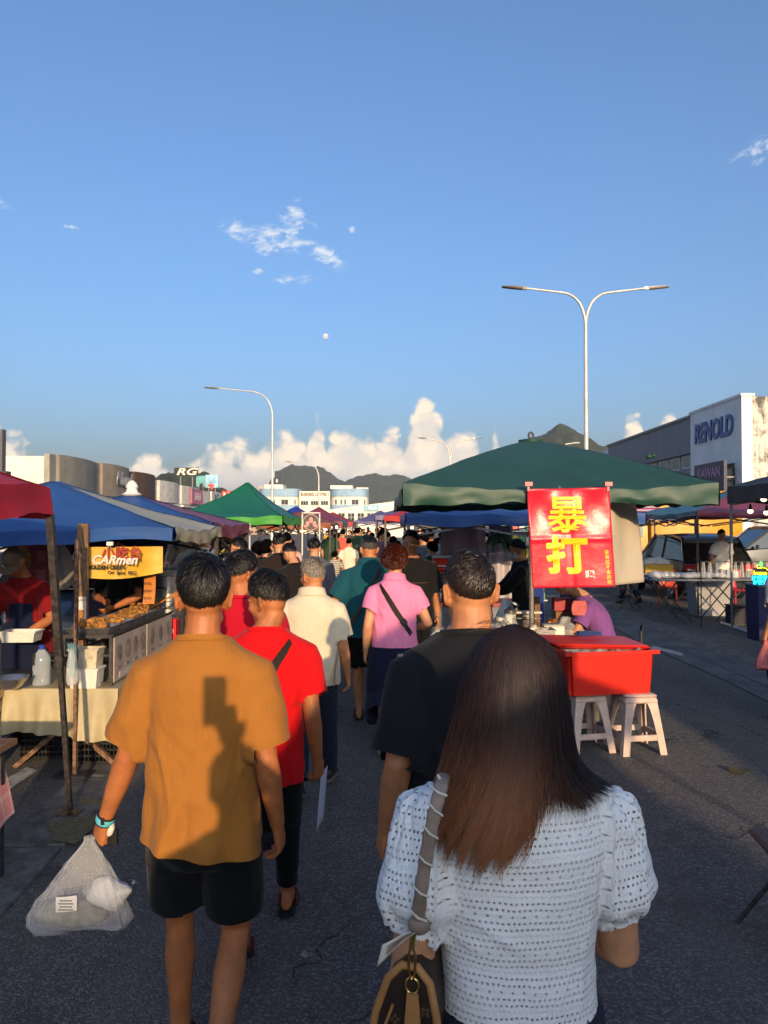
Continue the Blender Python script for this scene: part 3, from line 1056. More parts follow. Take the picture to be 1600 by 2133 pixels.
def make_top(pr, ring, shoulders, girth, res, mat=None, sleeve=0.62, hem=0.80, fit=1.0, fold=0.006, collar=None, collar_mat=None, cuff=0.080, puff=None, name='shirt',
             rows=None, seed=1, neck_z=1.455, hem_tilt=0.0, band=True, flare=0.0, vres=None):
 J, bend = pr.J, pr.bend
 rows = rows or TEE
 b = MB()
 zs = sorted(set([hem - 0.05, hem, hem + 0.06, 0.92, 1.0, 1.10, 1.22, 1.31, 1.37, 1.41, 1.44, 1.462, 1.49]))
 zs = [z for z in zs if z >= hem - 0.051]
 rr = []
 for z in zs:
  f = fit * (1 + flare * max(0.0, (1.2 - z)) / 0.4)
  rr.append(ring(rows, z, (shoulders if z > 1.2 else girth) * (f if z < 1.40 else 1.0), girth * (f if z < 1.40 else 1.0), 28))
 b.loft(rr)
 cuts = []

 def on_torso(c):
  a_, b_ = lerp_rows(rows, c.z - bend((0, 0, 1.0))[2] + 1.0)
  a_, b_ = a_ * shoulders * fit, b_ * girth * fit
  yy = c.y - bend((0, -0.005, c.z))[1]
  return (abs(c.x) / a_) ** 2.3 + (abs(yy) / b_) ** 2.3 < (1.25 if puff else 2.4)
 for s, nm in ((-1, 'L'), (1, 'R')):
  S, E_, Wr = J['S' + nm], J['E' + nm], J['W' + nm]
  up, fo = E_ - S, Wr - E_
  g = 0.4 + 0.6 * fit
  pts = [S + Vector((-s * 0.085, 0, -0.015)), S + Vector((-s * 0.025, 0, -0.002)), S + up * 0.06]
  rad = [0.058 * g, 0.066 * g, 0.071 * g]
  if puff:
   for q, rd in puff:
    pts.append(S + up * q if q <= 1 else E_ + fo * (q - 1))
    rad.append(rd)
   end = puff[-1][0]
  elif sleeve <= 1.0:
   for q in (0.25, 0.55, 1.0, 1.12):
    pts.append(S + up * (sleeve * q))
    rad.append((0.074 + (cuff - 0.074) * q) * g)
   end = sleeve
  else:
   for q, rd in ((0.3, 0.070), (0.7, 0.062), (1.0, 0.058)):
    pts.append(S + up * q)
    rad.append(rd * g)
   for q in (0.3, 0.7, 1.0):
    if 1 + q * (sleeve - 1) * 1.0 <= 2:
     pts.append(E_ + fo * (q * (sleeve - 1)))
     rad.append((0.056 + (0.042 - 0.056) * q) * g)
   pts.append(pts[-1] + fo.normalized() * 0.03)
   rad.append(rad[-1])
   end = sleeve
  b.tube(pts, rad, 16)
  ax = up if end <= 1 else fo
  c = S + up * end if end <= 1 else E_ + fo * (end - 1)
  if puff:
   c = c - ax.normalized() * 0.012
  # slightly slanted cuff
  cuts.append((c, ax.normalized() + Vector((s * 0.12, 0, 0.0)), 0.14, ax.normalized(), 0.135 if puff else cuff * 1.18 * g, on_torso, s))
 hb = Vector(bend((0, 0, hem)))
 cuts.append((hb, (hem_tilt, 0, -1), 0.45))
 nc = Vector(bend((0, -0.01, neck_z)))
 cuts.append((nc, (0, 0.22, 1), 0.14))
 me = vox(b, (vres or max(res, 0.009)) / pr.k * 1.15, 7, name, 0.5)
 clip(me, cuts)
 p, n = coords(me), normals(me)
 if fold:
  q = p.copy()
  low = np.clip((1.30 - p[:, 2] + 0.0) / 0.35, 0.15, 1.0)
  sl = np.clip((np.abs(p[:, 0]) - 0.19) / 0.05, 0, 1)
  wgt = np.maximum(low, sl * 0.8)
  w = fbm(q * 5.0 + seed, 2, seed) * 0.6
  d1 = vn(np.stack([q[:, 0] * 13 + w * 1.6 + q[:, 2] * 4.0 * np.sign(q[:, 0]), q[:, 1] * 11, q[:, 2] * 5.5 + w], 1), seed + 3)
  d2 = vn(np.stack([q[:, 0] * 24 + w * 2, q[:, 1] * 20, q[:, 2] * 13 - w * 2], 1), seed + 9)
  ridge = (1 - np.abs(d1) * 1.9) * 0.95 + d2 * 0.35
  # creases pulled from the armpits and across the small of the back
  rl = np.random.default_rng(seed)
  cre = np.zeros(len(p))
  for s_ in (-1, 1):
   for _ in range(7):
    a = np.array((s_ * rl.uniform(0.13, 0.18), rl.uniform(1.15, 1.34)))
    b2 = np.array((s_ * rl.uniform(-0.06, 0.12), rl.uniform(0.84, 1.15)))
    ab = b2 - a
    xz = q[:, [0, 2]] - a
    tt_ = np.clip(xz @ ab / (ab @ ab), 0, 1)
    dd = np.linalg.norm(xz - tt_[:, None] * ab + (w * 0.018)[:, None], axis=1)
    side_ = np.where(n[:, 1] * rl.choice((-1, -1, 1)) > -0.3, 1.0, 0.15)
    cre += rl.uniform(-0.6, 1.0) * np.exp(-(dd / rl.uniform(0.007, 0.014)) ** 2) * np.sin(math.pi * np.clip(tt_ * 0.92 + 0.06, 0, 1)) * side_
  p = p + n * (fold * 0.95 * cre)[:, None]
  hemw = np.clip((hem + 0.20 - p[:, 2]) / 0.2, 0, 1)
  wave = np.sin(np.arctan2(p[:, 1], p[:, 0]) * 7 + w * 4 + seed) * 0.006 * hemw * (fold / 0.006)
  p = p + n * (fold * ridge * wgt + wave)[:, None]
  setco(me, p)
 thicken(me, -0.0035 / pr.k)
 me.transform(pr.sc)
 me.materials.clear()
 me.materials.append(mat)
 shade(me, 55)
 o = link(name, me, pr.o)
 pr.top = o
 pr.rows, pr.fit, pr.shd, pr.gir = rows, fit, shoulders, girth
 # neckband or collar following the cut
 a_, b_ = lerp_rows(rows, neck_z)
 a_, b_ = a_ * shoulders, b_ * girth
 if collar:
  cm = collar_mat or mat
  mb = MB()
  q = np.linspace(0, 2 * math.pi, 29)[:-1]
  rings = []
  for off, zz in ((-0.012, -0.012), (-0.010, 0.030), (-0.004, 0.040), (0.006, 0.034), (0.014, 0.0), (0.021, -0.020)):
   rr_ = []
   for t in q:
    cx, sy = math.cos(t), math.sin(t)
    fz = -0.22 * b_ * sy
    rr_.append(nc + Vector(((a_ + off) * cx, (b_ + off) * sy + 0.004, zz + fz - (0.035 * max(0, sy) ** 3))))
   rings.append(np.array(rr_))
  mb.loft(rings, cap=False)
  oc = mb.build('collar', cm, None, 60)
  oc.data.transform(pr.sc)
  oc.parent = pr.o
 elif band:
  mb = MB()
  pts = []
  for t in np.linspace(0, 2 * math.pi, 37)[:-1]:
   cx, sy = math.cos(t), math.sin(t)
   e = 0.86
   c2, s2 = math.copysign(abs(cx) ** e, cx), math.copysign(abs(sy) ** e, sy)
   pts.append(nc + Vector((a_ * c2 * 0.99, b_ * s2 * 0.99 - 0.003, -0.22 * b_ * s2 + 0.003)))
  rings = []
  for dr, dz_ in ((-0.004, 0.002), (0.002, 0.003), (0.0065, -0.014), (0.0, -0.015)):
   rings.append(np.array([v + Vector(((v.x - nc.x), (v.y - nc.y), 0)).normalized() * dr + Vector((0, 0, dz_)) for v in pts]))
  mb.loft(rings, cap=False)
  oc = mb.build('neckband', mat, None, 60)
  oc.data.transform(pr.sc)
  oc.parent = pr.o

def back_point(pr, x, z, out=0.006, front=False):
 """point on the back (or front) of the torso clothing at local (x, z), 1.70 m units"""
 a, b = lerp_rows(pr.rows, z)
 a, b = a * pr.fit * (pr.shd if z > 1.2 else pr.gir), b * pr.fit * pr.gir
 t = max(0.0, 1 - min(1.0, abs(x / a)) ** 2.3) ** (1 / 2.3)
 yy = b * t + out
 c = Vector(pr.bend((x, 0.0, z)))
 c.y += yy if front else -yy - 0.005
 return c

def make_bottom(pr, ring, girth, res, mat=None, length=0.45, waist=1.02, r0=0.105, r1=0.085, r2=0.068, name='trousers', fold=0.004, seed=5):
 """shorts / trousers: length = how far down the leg, 0 hip .. 1 knee .. 2 ankle"""
 J, bend = pr.J, pr.bend
 b = MB()
 rows = [(0.74, 0.11, 0.085), (0.80, 0.165, 0.115), (0.88, 0.178, 0.120), (0.96, 0.170, 0.116), (1.06, 0.155, 0.108)]
 b.loft([ring(rows, z, girth, girth, 24) for z in (0.74, 0.80, 0.88, 0.96, waist)])
 cuts = []
 for s, nm in ((-1, 'L'), (1, 'R')):
  Hp, Kn, An = J['H' + nm], J['K' + nm], J['A' + nm]
  th, shn = Kn - Hp, An - Kn
  g = 0.4 + 0.6 * girth
  pts, rad = [Hp + Vector((0, 0, 0.05)), Hp + th * 0.1], [r0 * 0.72 * g, r0 * 0.86 * g]
  for q in np.linspace(0.3, 1.0, 4):
   if q < length + 0.12:
    pts.append(Hp + th * q)
    rad.append((r0 + (r1 - r0) * q) * g)
  for q in np.linspace(0.2, 1.0, 5):
   if 1 + q < length + 0.12:
    pts.append(Kn + shn * q)
    rad.append((r1 + (r2 - r1) * q) * g)
  ax = th if length <= 1 else shn
  c = Hp + th * length if length <= 1 else Kn + shn * (length - 1)
  pts.append(c + ax.normalized() * 0.04)
  rad.append(rad[-1])
  b.tube(pts, rad, 16)
  cuts.append((c, ax.normalized(), 0.16))
 me = vox(b, max(res, 0.010) / pr.k * 1.2, 5, name, 0.5)
 clip(me, cuts)
 p, n = coords(me), normals(me)
 d1 = vn(np.stack([p[:, 0] * 16, p[:, 1] * 16, p[:, 2] * 7 + fbm(p * 6, 2, seed)], 1), seed)
 d2 = vn(p * 22 + 4, seed + 2)
 setco(me, p + n * (fold * ((1 - abs(d1) * 1.5) * 0.8 + d2 * 0.4))[:, None])
 thicken(me, -0.003 / pr.k)
 me.transform(pr.sc)
 me.materials.clear()
 me.materials.append(mat)
 shade(me, 55)
 pr.bot = link(name, me, pr.o)

def make_shoes(pr, mat=None, kind='shoe', sole=None, strap=None):
 J = pr.J
 for s, nm in ((-1, 'L'), (1, 'R')):
  An = J['A' + nm]
  pitch, yaw = J['F' + nm]
  fm = Matrix.Rotation(yaw, 3, 'Z') @ Matrix.Rotation(-pitch, 3, 'X')
  q = np.linspace(0, 2 * math.pi, 15)[:-1]
  mb = MB()
  def rg(rows):
   rings = []
   for fy, hw, zt, zb in rows:
    zc, zh = (zt + zb) / 2, (zt - zb) / 2
    rings.append(np.array([An + fm @ Vector((hw * math.copysign(abs(math.cos(a)) ** 0.8, math.cos(a)), fy, zc + zh * math.copysign(abs(math.sin(a)) ** 0.7, math.sin(a)))) for a in q]))
   return rings
  if kind == 'shoe':
   mb.loft(rg(((-0.070, 0.022, -0.01, -0.070), (-0.058, 0.036, 0.015, -0.078), (-0.02, 0.040, 0.028, -0.078), (0.03, 0.041, 0.012, -0.078), (0.08, 0.045, -0.018, -0.078),
      (0.135, 0.050, -0.036, -0.078), (0.180, 0.045, -0.046, -0.078), (0.208, 0.024, -0.056, -0.075))))
   o = mb.build('shoe', mat, None, 50)
   sb = MB()
   sb.loft(rg(((-0.076, 0.026, -0.066, -0.090), (-0.06, 0.041, -0.066, -0.092), (0.03, 0.043, -0.068, -0.092), (0.13, 0.053, -0.068, -0.092), (0.185, 0.047, -0.068, -0.092), (0.214, 0.024, -0.066, -0.088))))
   so = sb.build('sole', sole or mat, o, 40)
   so.data.transform(pr.sc)
  else:
   mb.loft(rg(((-0.070, 0.026, -0.084, -0.104), (-0.055, 0.040, -0.084, -0.104), (0.03, 0.042, -0.084, -0.104), (0.13, 0.052, -0.084, -0.104), (0.185, 0.046, -0.084, -0.104), (0.208, 0.024, -0.084, -0.104))))
   o = mb.build('flip_flop', mat, None, 40)
   tb = MB()
   for e in (-1, 1):
    tb.tube([An + fm @ Vector((e * 0.044, 0.035, -0.085)), An + fm @ Vector((e * 0.040, 0.085, -0.030)), An + fm @ Vector((e * 0.020, 0.125, -0.036)), An + fm @ Vector((0.0, 0.150, -0.080))], [0.008, 0.008, 0.007, 0.006], 8)
   st = tb.build('strap', strap or mat, o, 60)
   st.data.transform(pr.sc)
  o.data.transform(pr.sc)
  o.parent = pr.o

def head_r(d):
 """radius of the skull ellipsoid in direction d (N, 3), head units"""
 return 1.0 / np.sqrt((d[:, 0] / 0.0765) ** 2 + (d[:, 1] / 0.097) ** 2 + (d[:, 2] / 0.098) ** 2)

HC = np.array((0, -0.010, 0.020))

def make_hair(pr, mat=None, style='short', strands=0, top=0.026, side=0.012, nape=118, front=58, ear=92, length=0.03, seed=3, whorl=(0.1, -0.75, 0.6), lift=0.35, width=0.0009, curl=0.0):
 hm, hc, hs = np.array(pr.hm), np.array(pr.hc), pr.hs
 def limit(phi):
  """polar angle (deg) of the hairline for azimuth phi (0 = right, 90 = front)"""
  f = math.sin(phi)
  if f > 0:
   return ear * (1 - f ** 1.5) + front * f ** 1.5
  w = (-f) ** 0.8
  return ear * (1 - w) + nape * w
 NU, NV = (72, 30) if strands else (30, 14)
 if style == 'long':
  pass
 vs, at = [], []
 for j in range(NV + 1):
  for i in range(NU):
   phi = 2 * math.pi * i / NU
   th = R(limit(phi)) * j / NV
   d = np.array((math.sin(th) * math.cos(phi), math.sin(th) * math.sin(phi), math.cos(th)))
   vs.append(d)
   at.append((0.1, 0.2, 1.0))
 D = np.array(vs)
 r = head_r(D)
 f = np.repeat(np.linspace(0, 1, NV + 1), NU)
 tk = (top + (side - top) * np.clip(f * 1.35, 0, 1)) * (1 - np.clip((f - 0.80) / 0.20, 0, 1) ** 2 * 0.92) * (0.62 if strands and style != 'curly' else 1.0)
 lump = fbm(D * 9 + seed, 3, seed) * 0.22 + fbm(D * 26 + seed, 2, seed + 5) * 0.15
 if style == 'curly':
  tk = top * np.sqrt(np.clip(1 - f ** 5, 0.02, 1))
  lump = np.abs(fbm(D * 11 + seed, 3, seed)) * 0.5
 V = (D * (r + tk * (1 + lump))[:, None] + HC) * hs
 V[:, 2] -= 0
 V = V @ hm.T + hc
 fq = []
 for j in range(NV):
  for i in range(NU):
   a, b = j * NU + i, j * NU + (i + 1) % NU
   fq.append((a, a + NU, b + NU, b))
 parts = [(V * pr.k, np.array(fq), np.array(at))]
 if strands:
  N = strands
  rg = np.random.default_rng(seed)
  phi = rg.uniform(0, 2 * math.pi, N)
  lim = np.array([R(limit(p)) for p in phi])
  ff = np.sqrt(rg.uniform(0, 1, N)) ** 0.9
  th = lim * ff
  d = np.stack([np.sin(th) * np.cos(phi), np.sin(th) * np.sin(phi), np.cos(th)], 1)
  r0 = head_r(d)
  tk = (top + (side - top) * np.clip(ff * 1.35, 0, 1)) * (1 - np.clip((ff - 0.75) / 0.25, 0, 1) ** 2 * 0.9)
  if style == 'curly':
   tk = top * 1.1 * np.sqrt(np.clip(1 - ff ** 5, 0.02, 1))
  wd = np.array(whorl, dtype=float)
  wd /= np.linalg.norm(wd)
  # combed away from the crown whorl with a slight swirl
  away = d - wd[None, :] * (d @ wd)[:, None]
  away -= d * np.sum(away * d, 1)[:, None]
  away /= np.linalg.norm(away, axis=1, keepdims=True) + 1e-6
  sw = np.cross(d, away)
  comb = away + sw * 0.45 * np.exp(-np.arccos(np.clip(d @ wd, -1, 1)) * 1.4)[:, None] + rg.normal(0, 0.22, (N, 3))
  cl = fbm(d * 8 + seed, 2, seed + 2)
  comb += sw * (cl * 0.7)[:, None]
  K = 5
  tt = np.linspace(0, 1, K)
  L = length * (0.45 + 0.55 * np.clip(tk / top, 0.12, 1)) * rg.uniform(0.7, 1.15, N)
  paths = np.zeros((N, K, 3))
  rg0, rg1 = rg.uniform(0, 1, N), rg.uniform(0, 1, N)
  for q in range(K):
   rad = r0 + tk * (0.45 + 0.45 * rg0) + L * lift * (tt[q] - 0.75 * tt[q] ** 2) * (0.5 + 0.9 * rg1)
   dd = d + comb * (L * tt[q] / r0)[:, None]
   if curl:
    dd = dd + np.stack([np.sin(tt[q] * 9 + phi * 50), np.cos(tt[q] * 9 + phi * 50), np.sin(tt[q] * 7 + phi * 31)], 1) * curl
   dd /= np.linalg.norm(dd, axis=1, keepdims=True)
   paths[:, q] = dd * rad[:, None] + HC
  nr = np.repeat((d + rg.normal(0, 0.35, (N, 3)))[:, None, :], K, 1)
  paths = (paths * hs) @ hm.T + hc
  nr = nr @ hm.T
  w = width * np.array((1.0, 1.0, 0.9, 0.7, 0.25))
  v, f = ribbons(paths, w, nr)
  a = np.zeros((N, K, 2, 3))
  a[..., 0] = tt[None, :, None]
  a[..., 1] = rg.uniform(0, 1, N)[:, None, None]
  parts.append((v * pr.k, f, a.reshape(-1, 3)))
 pr.hair = hair_object('hair', parts, mat, pr.o)

def head_part(pr, mb, name, mat, smooth=50):
 o = mb.build(name, mat, None, smooth)
 m = np.array(pr.hm)
 p = (coords(o.data) * pr.hs) @ m.T + np.array(pr.hc)
 setco(o.data, p * pr.k)
 o.parent = pr.o
 return o

def make_mask(pr, mat):
 mb = MB()
 def fn(u, v):
  a = (u - 0.5) * math.pi * 0.98
  rx, ry = 0.071, 0.083 + 0.030 * np.exp(-((u - 0.5) / 0.16) ** 2)
  z = -0.022 - v * 0.088
  return np.stack([rx * np.sin(a), 0.015 + ry * np.cos(a) * (1 - 0.22 * (v - 0.35) ** 2 * 4), z], 1)
 mb.grid(fn, 16, 8)
 head_part(pr, mb, 'face_mask', mat)

def make_glasses(pr, mat):
 mb = MB()
 for s in (-1, 1):
  pts = [(s * (0.033 + 0.024 * math.cos(a)), 0.100 - 0.006 * abs(math.cos(a)), -0.012 + 0.017 * math.sin(a)) for a in np.linspace(0, 2 * math.pi, 17)]
  mb.tube(pts, 0.0018, 5)
  mb.tube([(s * 0.057, 0.096, -0.006), (s * 0.077, 0.06, -0.004), (s * 0.082, -0.01, -0.006)], 0.002, 5)
 mb.tube([(-0.010, 0.101, -0.008), (0.010, 0.101, -0.008)], 0.0018, 5)
 head_part(pr, mb, 'glasses', mat)

def make_eyes(pr):
 mb = MB()
 for s in (-1, 1):
  mb.ell((s * 0.032, 0.0735, -0.012), (0.0145, 0.0125, 0.0065), 10, 8)
 head_part(pr, mb, 'eye', M('eye_white', '#d8cfc4', rough=0.3))
 mb = MB()
 for s in (-1, 1):
  mb.ell((s * 0.032, 0.0825, -0.012), (0.0062, 0.0045, 0.0058), 10, 8)
  mb.tube([(s * 0.018, 0.094, 0.011), (s * 0.034, 0.092, 0.016), (s * 0.050, 0.080, 0.011)], [0.003, 0.0038, 0.002], 6, flat=0.7)
  mb.tube([(s * 0.019, 0.0885, -0.0075), (s * 0.033, 0.0905, -0.004), (s * 0.047, 0.083, -0.008)], 0.0016, 5)
 head_part(pr, mb, 'iris', M('iris_dark', '#140c08', rough=0.3))

def on_person(pr, mb, name, mat, parent, smooth=50):
 """mesh drawn in the wearer's 1.70 m coordinates, owned by another top-level thing"""
 o = mb.build(name, mat, None, smooth)
 p = coords(o.data)
 m = np.array(pr.to_world)
 p = p @ m[:3, :3].T + m[:3, 3] - np.array(parent.location)
 setco(o.data, p)
 o.parent = parent
 return o

# ------------------------------------------------------------------ the people walking ahead
SK_TAN = skin_mat('skin_tan', '#a8683f')
SK_WARM = skin_mat('skin_warm', '#b67a52')
SK_LIGHT = skin_mat('skin_light', '#c08a66')
BLACK_HAIR = hair_mat('hair_black', '#0a0808', '#15110e', 0.5)
BROWN_HAIR = hair_mat('hair_dark_brown', '#16100c', '#33241a', 0.42)
GREY_HAIR = hair_mat('hair_grey', '#4c4640', '#9a8f82', 0.5)
CURL_HAIR = hair_mat('hair_auburn', '#34130c', '#5c2a1c', 0.6)
BLACK_CLOTH = cloth_mat('cloth_black', '#0c0d10')
NAVY_CLOTH = cloth_mat('cloth_navy', '#0f1730')
RED_CLOTH = cloth_mat('cloth_red', '#c40a12')
OCHRE_CLOTH = cloth_mat('cloth_ochre', '#9a6429', bump=0.16)
CHAR_CLOTH = cloth_mat('cloth_charcoal', '#15161b')
CREAM_CLOTH = cloth_mat('cloth_cream', '#c9bda4')
PINK_CLOTH = cloth_mat('cloth_pink', '#d87fa6')
TEAL_CLOTH = cloth_mat('cloth_teal', '#0f4a55')
WHITE_CLOTH = cloth_mat('cloth_white', '#cfc9be')
JEANS = cloth_mat('cloth_jeans', '#1a2233')
STRAP = M('strap_webbing', '#221d19', rough=0.8, var=0.15, vscale=90, bump=0.3, bscale=400)
RUBBER = M('rubber_black', '#0d0d0e', rough=0.75, var=0.2)

def px_x(px, d):
 return (px - 800) / F_PX * d

# --- boy in the ochre tee shirt carrying a clear bag
boy = person('person in an ochre tee shirt and black shorts carrying a clear plastic bag', px_x(424, 2.45), 2.45, R(3), H=1.735, res=0.0065, skin=SK_TAN,
             shirt=dict(mat=OCHRE_CLOTH, sleeve=0.84, hem=0.80, fit=0.97, fold=0.011, cuff=0.084, seed=11, hem_tilt=-0.12, flare=0.10),
             bottom=dict(mat=BLACK_CLOTH, length=0.80, r0=0.100, r1=0.098, name='shorts', fold=0.005),
             shoes=dict(mat=RUBBER, kind='flip', strap=RUBBER),
             hair=dict(mat=BLACK_HAIR, strands=14000, top=0.034, side=0.006, nape=121, front=56, ear=88, length=0.042, whorl=(0.30, -0.55, 0.78), lift=0.50, width=0.0011),
             armL=((-0.335, 0.10, 0.845), (0.55, -1.0, 0.0)), armR=((0.235, 0.06, 0.825), (0.12, -1, 0)), handL=1.25, palmL=(0.75, 0.6, 0), handR=0.55,
             footL=((-0.10, 0.16, 0.085), 0.0, 0.05), footR=((0.075, -0.22, 0.20), R(38), -0.1), head=(R(7), R(-3), 0), shoulders=0.875, girth=0.88)

# --- boy in red with a sling strap
red = person('person in a red tee shirt with a dark sling strap across the back', px_x(556, 3.3), 3.3, R(4), H=1.63, res=0.007, skin=SK_TAN,
             shirt=dict(mat=RED_CLOTH, sleeve=0.70, hem=0.77, fit=1.0, fold=0.007, cuff=0.082, seed=23),
             bottom=dict(mat=BLACK_CLOTH, length=1.86, r0=0.098, r1=0.068, r2=0.052),
             shoes=dict(mat=RUBBER, kind='flip', strap=M('strap_red', '#5a1712', rough=0.6)),
             hair=dict(mat=BLACK_HAIR, strands=9000, top=0.038, side=0.011, nape=104, front=52, ear=84, length=0.036, whorl=(0.0, -0.6, 0.8), lift=0.85, width=0.0012),
             armR=((0.235, 0.03, 0.83), (0.1, -1, 0)), armL=((-0.225, 0.10, 0.84), (-0.1, -1, 0)), shoulders=0.95, girth=0.88, handR=0.75, palmR=(-0.6, 0.5, 0.0),
             footL=((-0.085, -0.16, 0.17), R(30), 0.05), footR=((0.08, 0.30, 0.10), R(4), -0.05), head=(R(58), R(-10), 0), eyes=True)

# --- second boy in red, mostly hidden
red2 = person('person in a crimson tee shirt walking between the two others', px_x(505, 4.1), 4.1, R(-6), H=1.70, res=0.009, skin=SK_TAN,
              shirt=dict(mat=cloth_mat('cloth_crimson', '#b00b22'), sleeve=0.66, hem=0.80, fit=1.0, fold=0.005, seed=31),
              bottom=dict(mat=BLACK_CLOTH, length=1.9), shoes=dict(mat=RUBBER),
              hair=dict(mat=BLACK_HAIR, strands=6000, top=0.030, side=0.012, nape=108, front=54, ear=86, length=0.034, lift=0.5, width=0.0014),
              footL=((-0.10, -0.12, 0.14), R(22), 0), footR=((0.09, 0.24, 0.09), 0, 0), head=(R(-38), R(-4), 0))

# --- older man in a cream polo shirt
polo = person('person with grey hair and glasses in a cream polo shirt', px_x(650, 5.1), 5.1, R(2), H=1.62, res=0.008, skin=SK_WARM,
              shirt=dict(mat=CREAM_CLOTH, sleeve=0.74, hem=0.82, fit=1.04, fold=0.005, collar=True, cuff=0.080, seed=41),
              bottom=dict(mat=JEANS, length=1.93, r0=0.102, r1=0.078, r2=0.066), shoes=dict(mat=M('shoe_leather', '#2a2521', rough=0.5), sole=M('sole_grey', '#6b675f', rough=0.8)),
              hair=dict(mat=GREY_HAIR, strands=7000, top=0.020, side=0.012, nape=112, front=56, ear=88, length=0.030, whorl=(0.2, -0.6, 0.75), lift=0.4, width=0.0016),
              armR=((0.255, 0.10, 0.84), (0.1, -1, 0)), armL=((-0.22, 0.04, 0.83), (-0.1, -1, 0)), footL=((-0.085, -0.10, 0.13), R(18), 0.05), footR=((0.11, 0.30, 0.10), R(2), -0.15),
              head=(R(38), R(-5), 0), glasses=M('glasses_black', '#101010', rough=0.3), shoulders=0.97, girth=1.0)

# --- woman in a pink polo shirt
pink = person('person with curly auburn hair in a pink polo shirt and navy culottes', px_x(822, 6.05), 6.05, R(-4), H=1.66, res=0.009, skin=SK_LIGHT,
              shirt=dict(mat=PINK_CLOTH, sleeve=0.56, hem=0.90, fit=0.98, fold=0.006, collar=True, cuff=0.078, seed=51, flare=0.02),
              bottom=dict(mat=NAVY_CLOTH, length=1.52, r0=0.135, r1=0.145, r2=0.155, name='culottes', fold=0.009), shoes=dict(mat=M('shoe_white', '#b5aea2', rough=0.6), sole=M('sole_white', '#a89f92', rough=0.8)),
              hair=dict(mat=CURL_HAIR, style='curly', strands=9000, top=0.042, side=0.040, nape=122, front=60, ear=98, length=0.032, lift=0.8, width=0.0016, curl=0.09),
              armL=((-0.245, 0.04, 0.84), (-0.1, -1, 0)), armR=((0.15, 0.22, 1.00), (0.55, -0.7, 0)), footL=((-0.075, -0.20, 0.20), R(34), 0.1), footR=((0.09, 0.22, 0.10), 0, 0), girth=0.98, shoulders=0.90)

# --- man in teal
teal = person('person with grey hair in a teal polo shirt with a brown strap', px_x(768, 7.0), 7.0, R(4), H=1.75, res=0.010, skin=SK_WARM,
              shirt=dict(mat=TEAL_CLOTH, sleeve=0.80, hem=0.80, fit=1.05, fold=0.006, collar=True, cuff=0.092, seed=61),
              bottom=dict(mat=BLACK_CLOTH, length=0.95, r0=0.108, r1=0.10, name='shorts'), shoes=dict(mat=M('sandal_brown', '#2b211a', rough=0.7), kind='flip'),
              hair=dict(mat=hair_mat('hair_slate', '#2e2c2c', '#5a5652', 0.5), strands=3000, top=0.016, side=0.010, nape=110, front=54, ear=86, length=0.022, lift=0.3, width=0.0018),
              armL=((-0.24, 0.22, 1.02), (-0.4, -0.9, 0)), armR=((0.24, 0.06, 0.84), (0.1, -1, 0)), footL=((-0.08, 0.18, 0.09), 0, 0), footR=((0.02, -0.24, 0.27), R(55), 0), head=(R(14), R(-8), 0), girth=1.06)

# --- man in the dark tee shirt
dark = person('person with cropped hair in a plain charcoal tee shirt', px_x(978, 2.42), 2.42, R(5), H=1.76, res=0.0065, skin=SK_WARM,
              shirt=dict(mat=CHAR_CLOTH, sleeve=0.92, hem=0.76, fit=1.02, fold=0.007, cuff=0.084, seed=71),
              bottom=dict(mat=BLACK_CLOTH, length=1.9), shoes=dict(mat=RUBBER),
              hair=dict(mat=BROWN_HAIR, strands=15000, top=0.017, side=0.007, nape=119, front=50, ear=86, length=0.020, whorl=(0.35, -0.62, 0.66), lift=0.35, width=0.0009),
              armL=((-0.265, 0.02, 0.84), (-0.05, -1, 0)), armR=((0.25, 0.08, 0.84), (0.1, -1, 0)), handL=0.6, head=(R(6), R(-3), 0), girth=1.06, shoulders=1.03, neck=1.14,
              footL=((-0.10, 0.2, 0.085), 0, 0), footR=((0.10, -0.15, 0.14), R(20), 0))

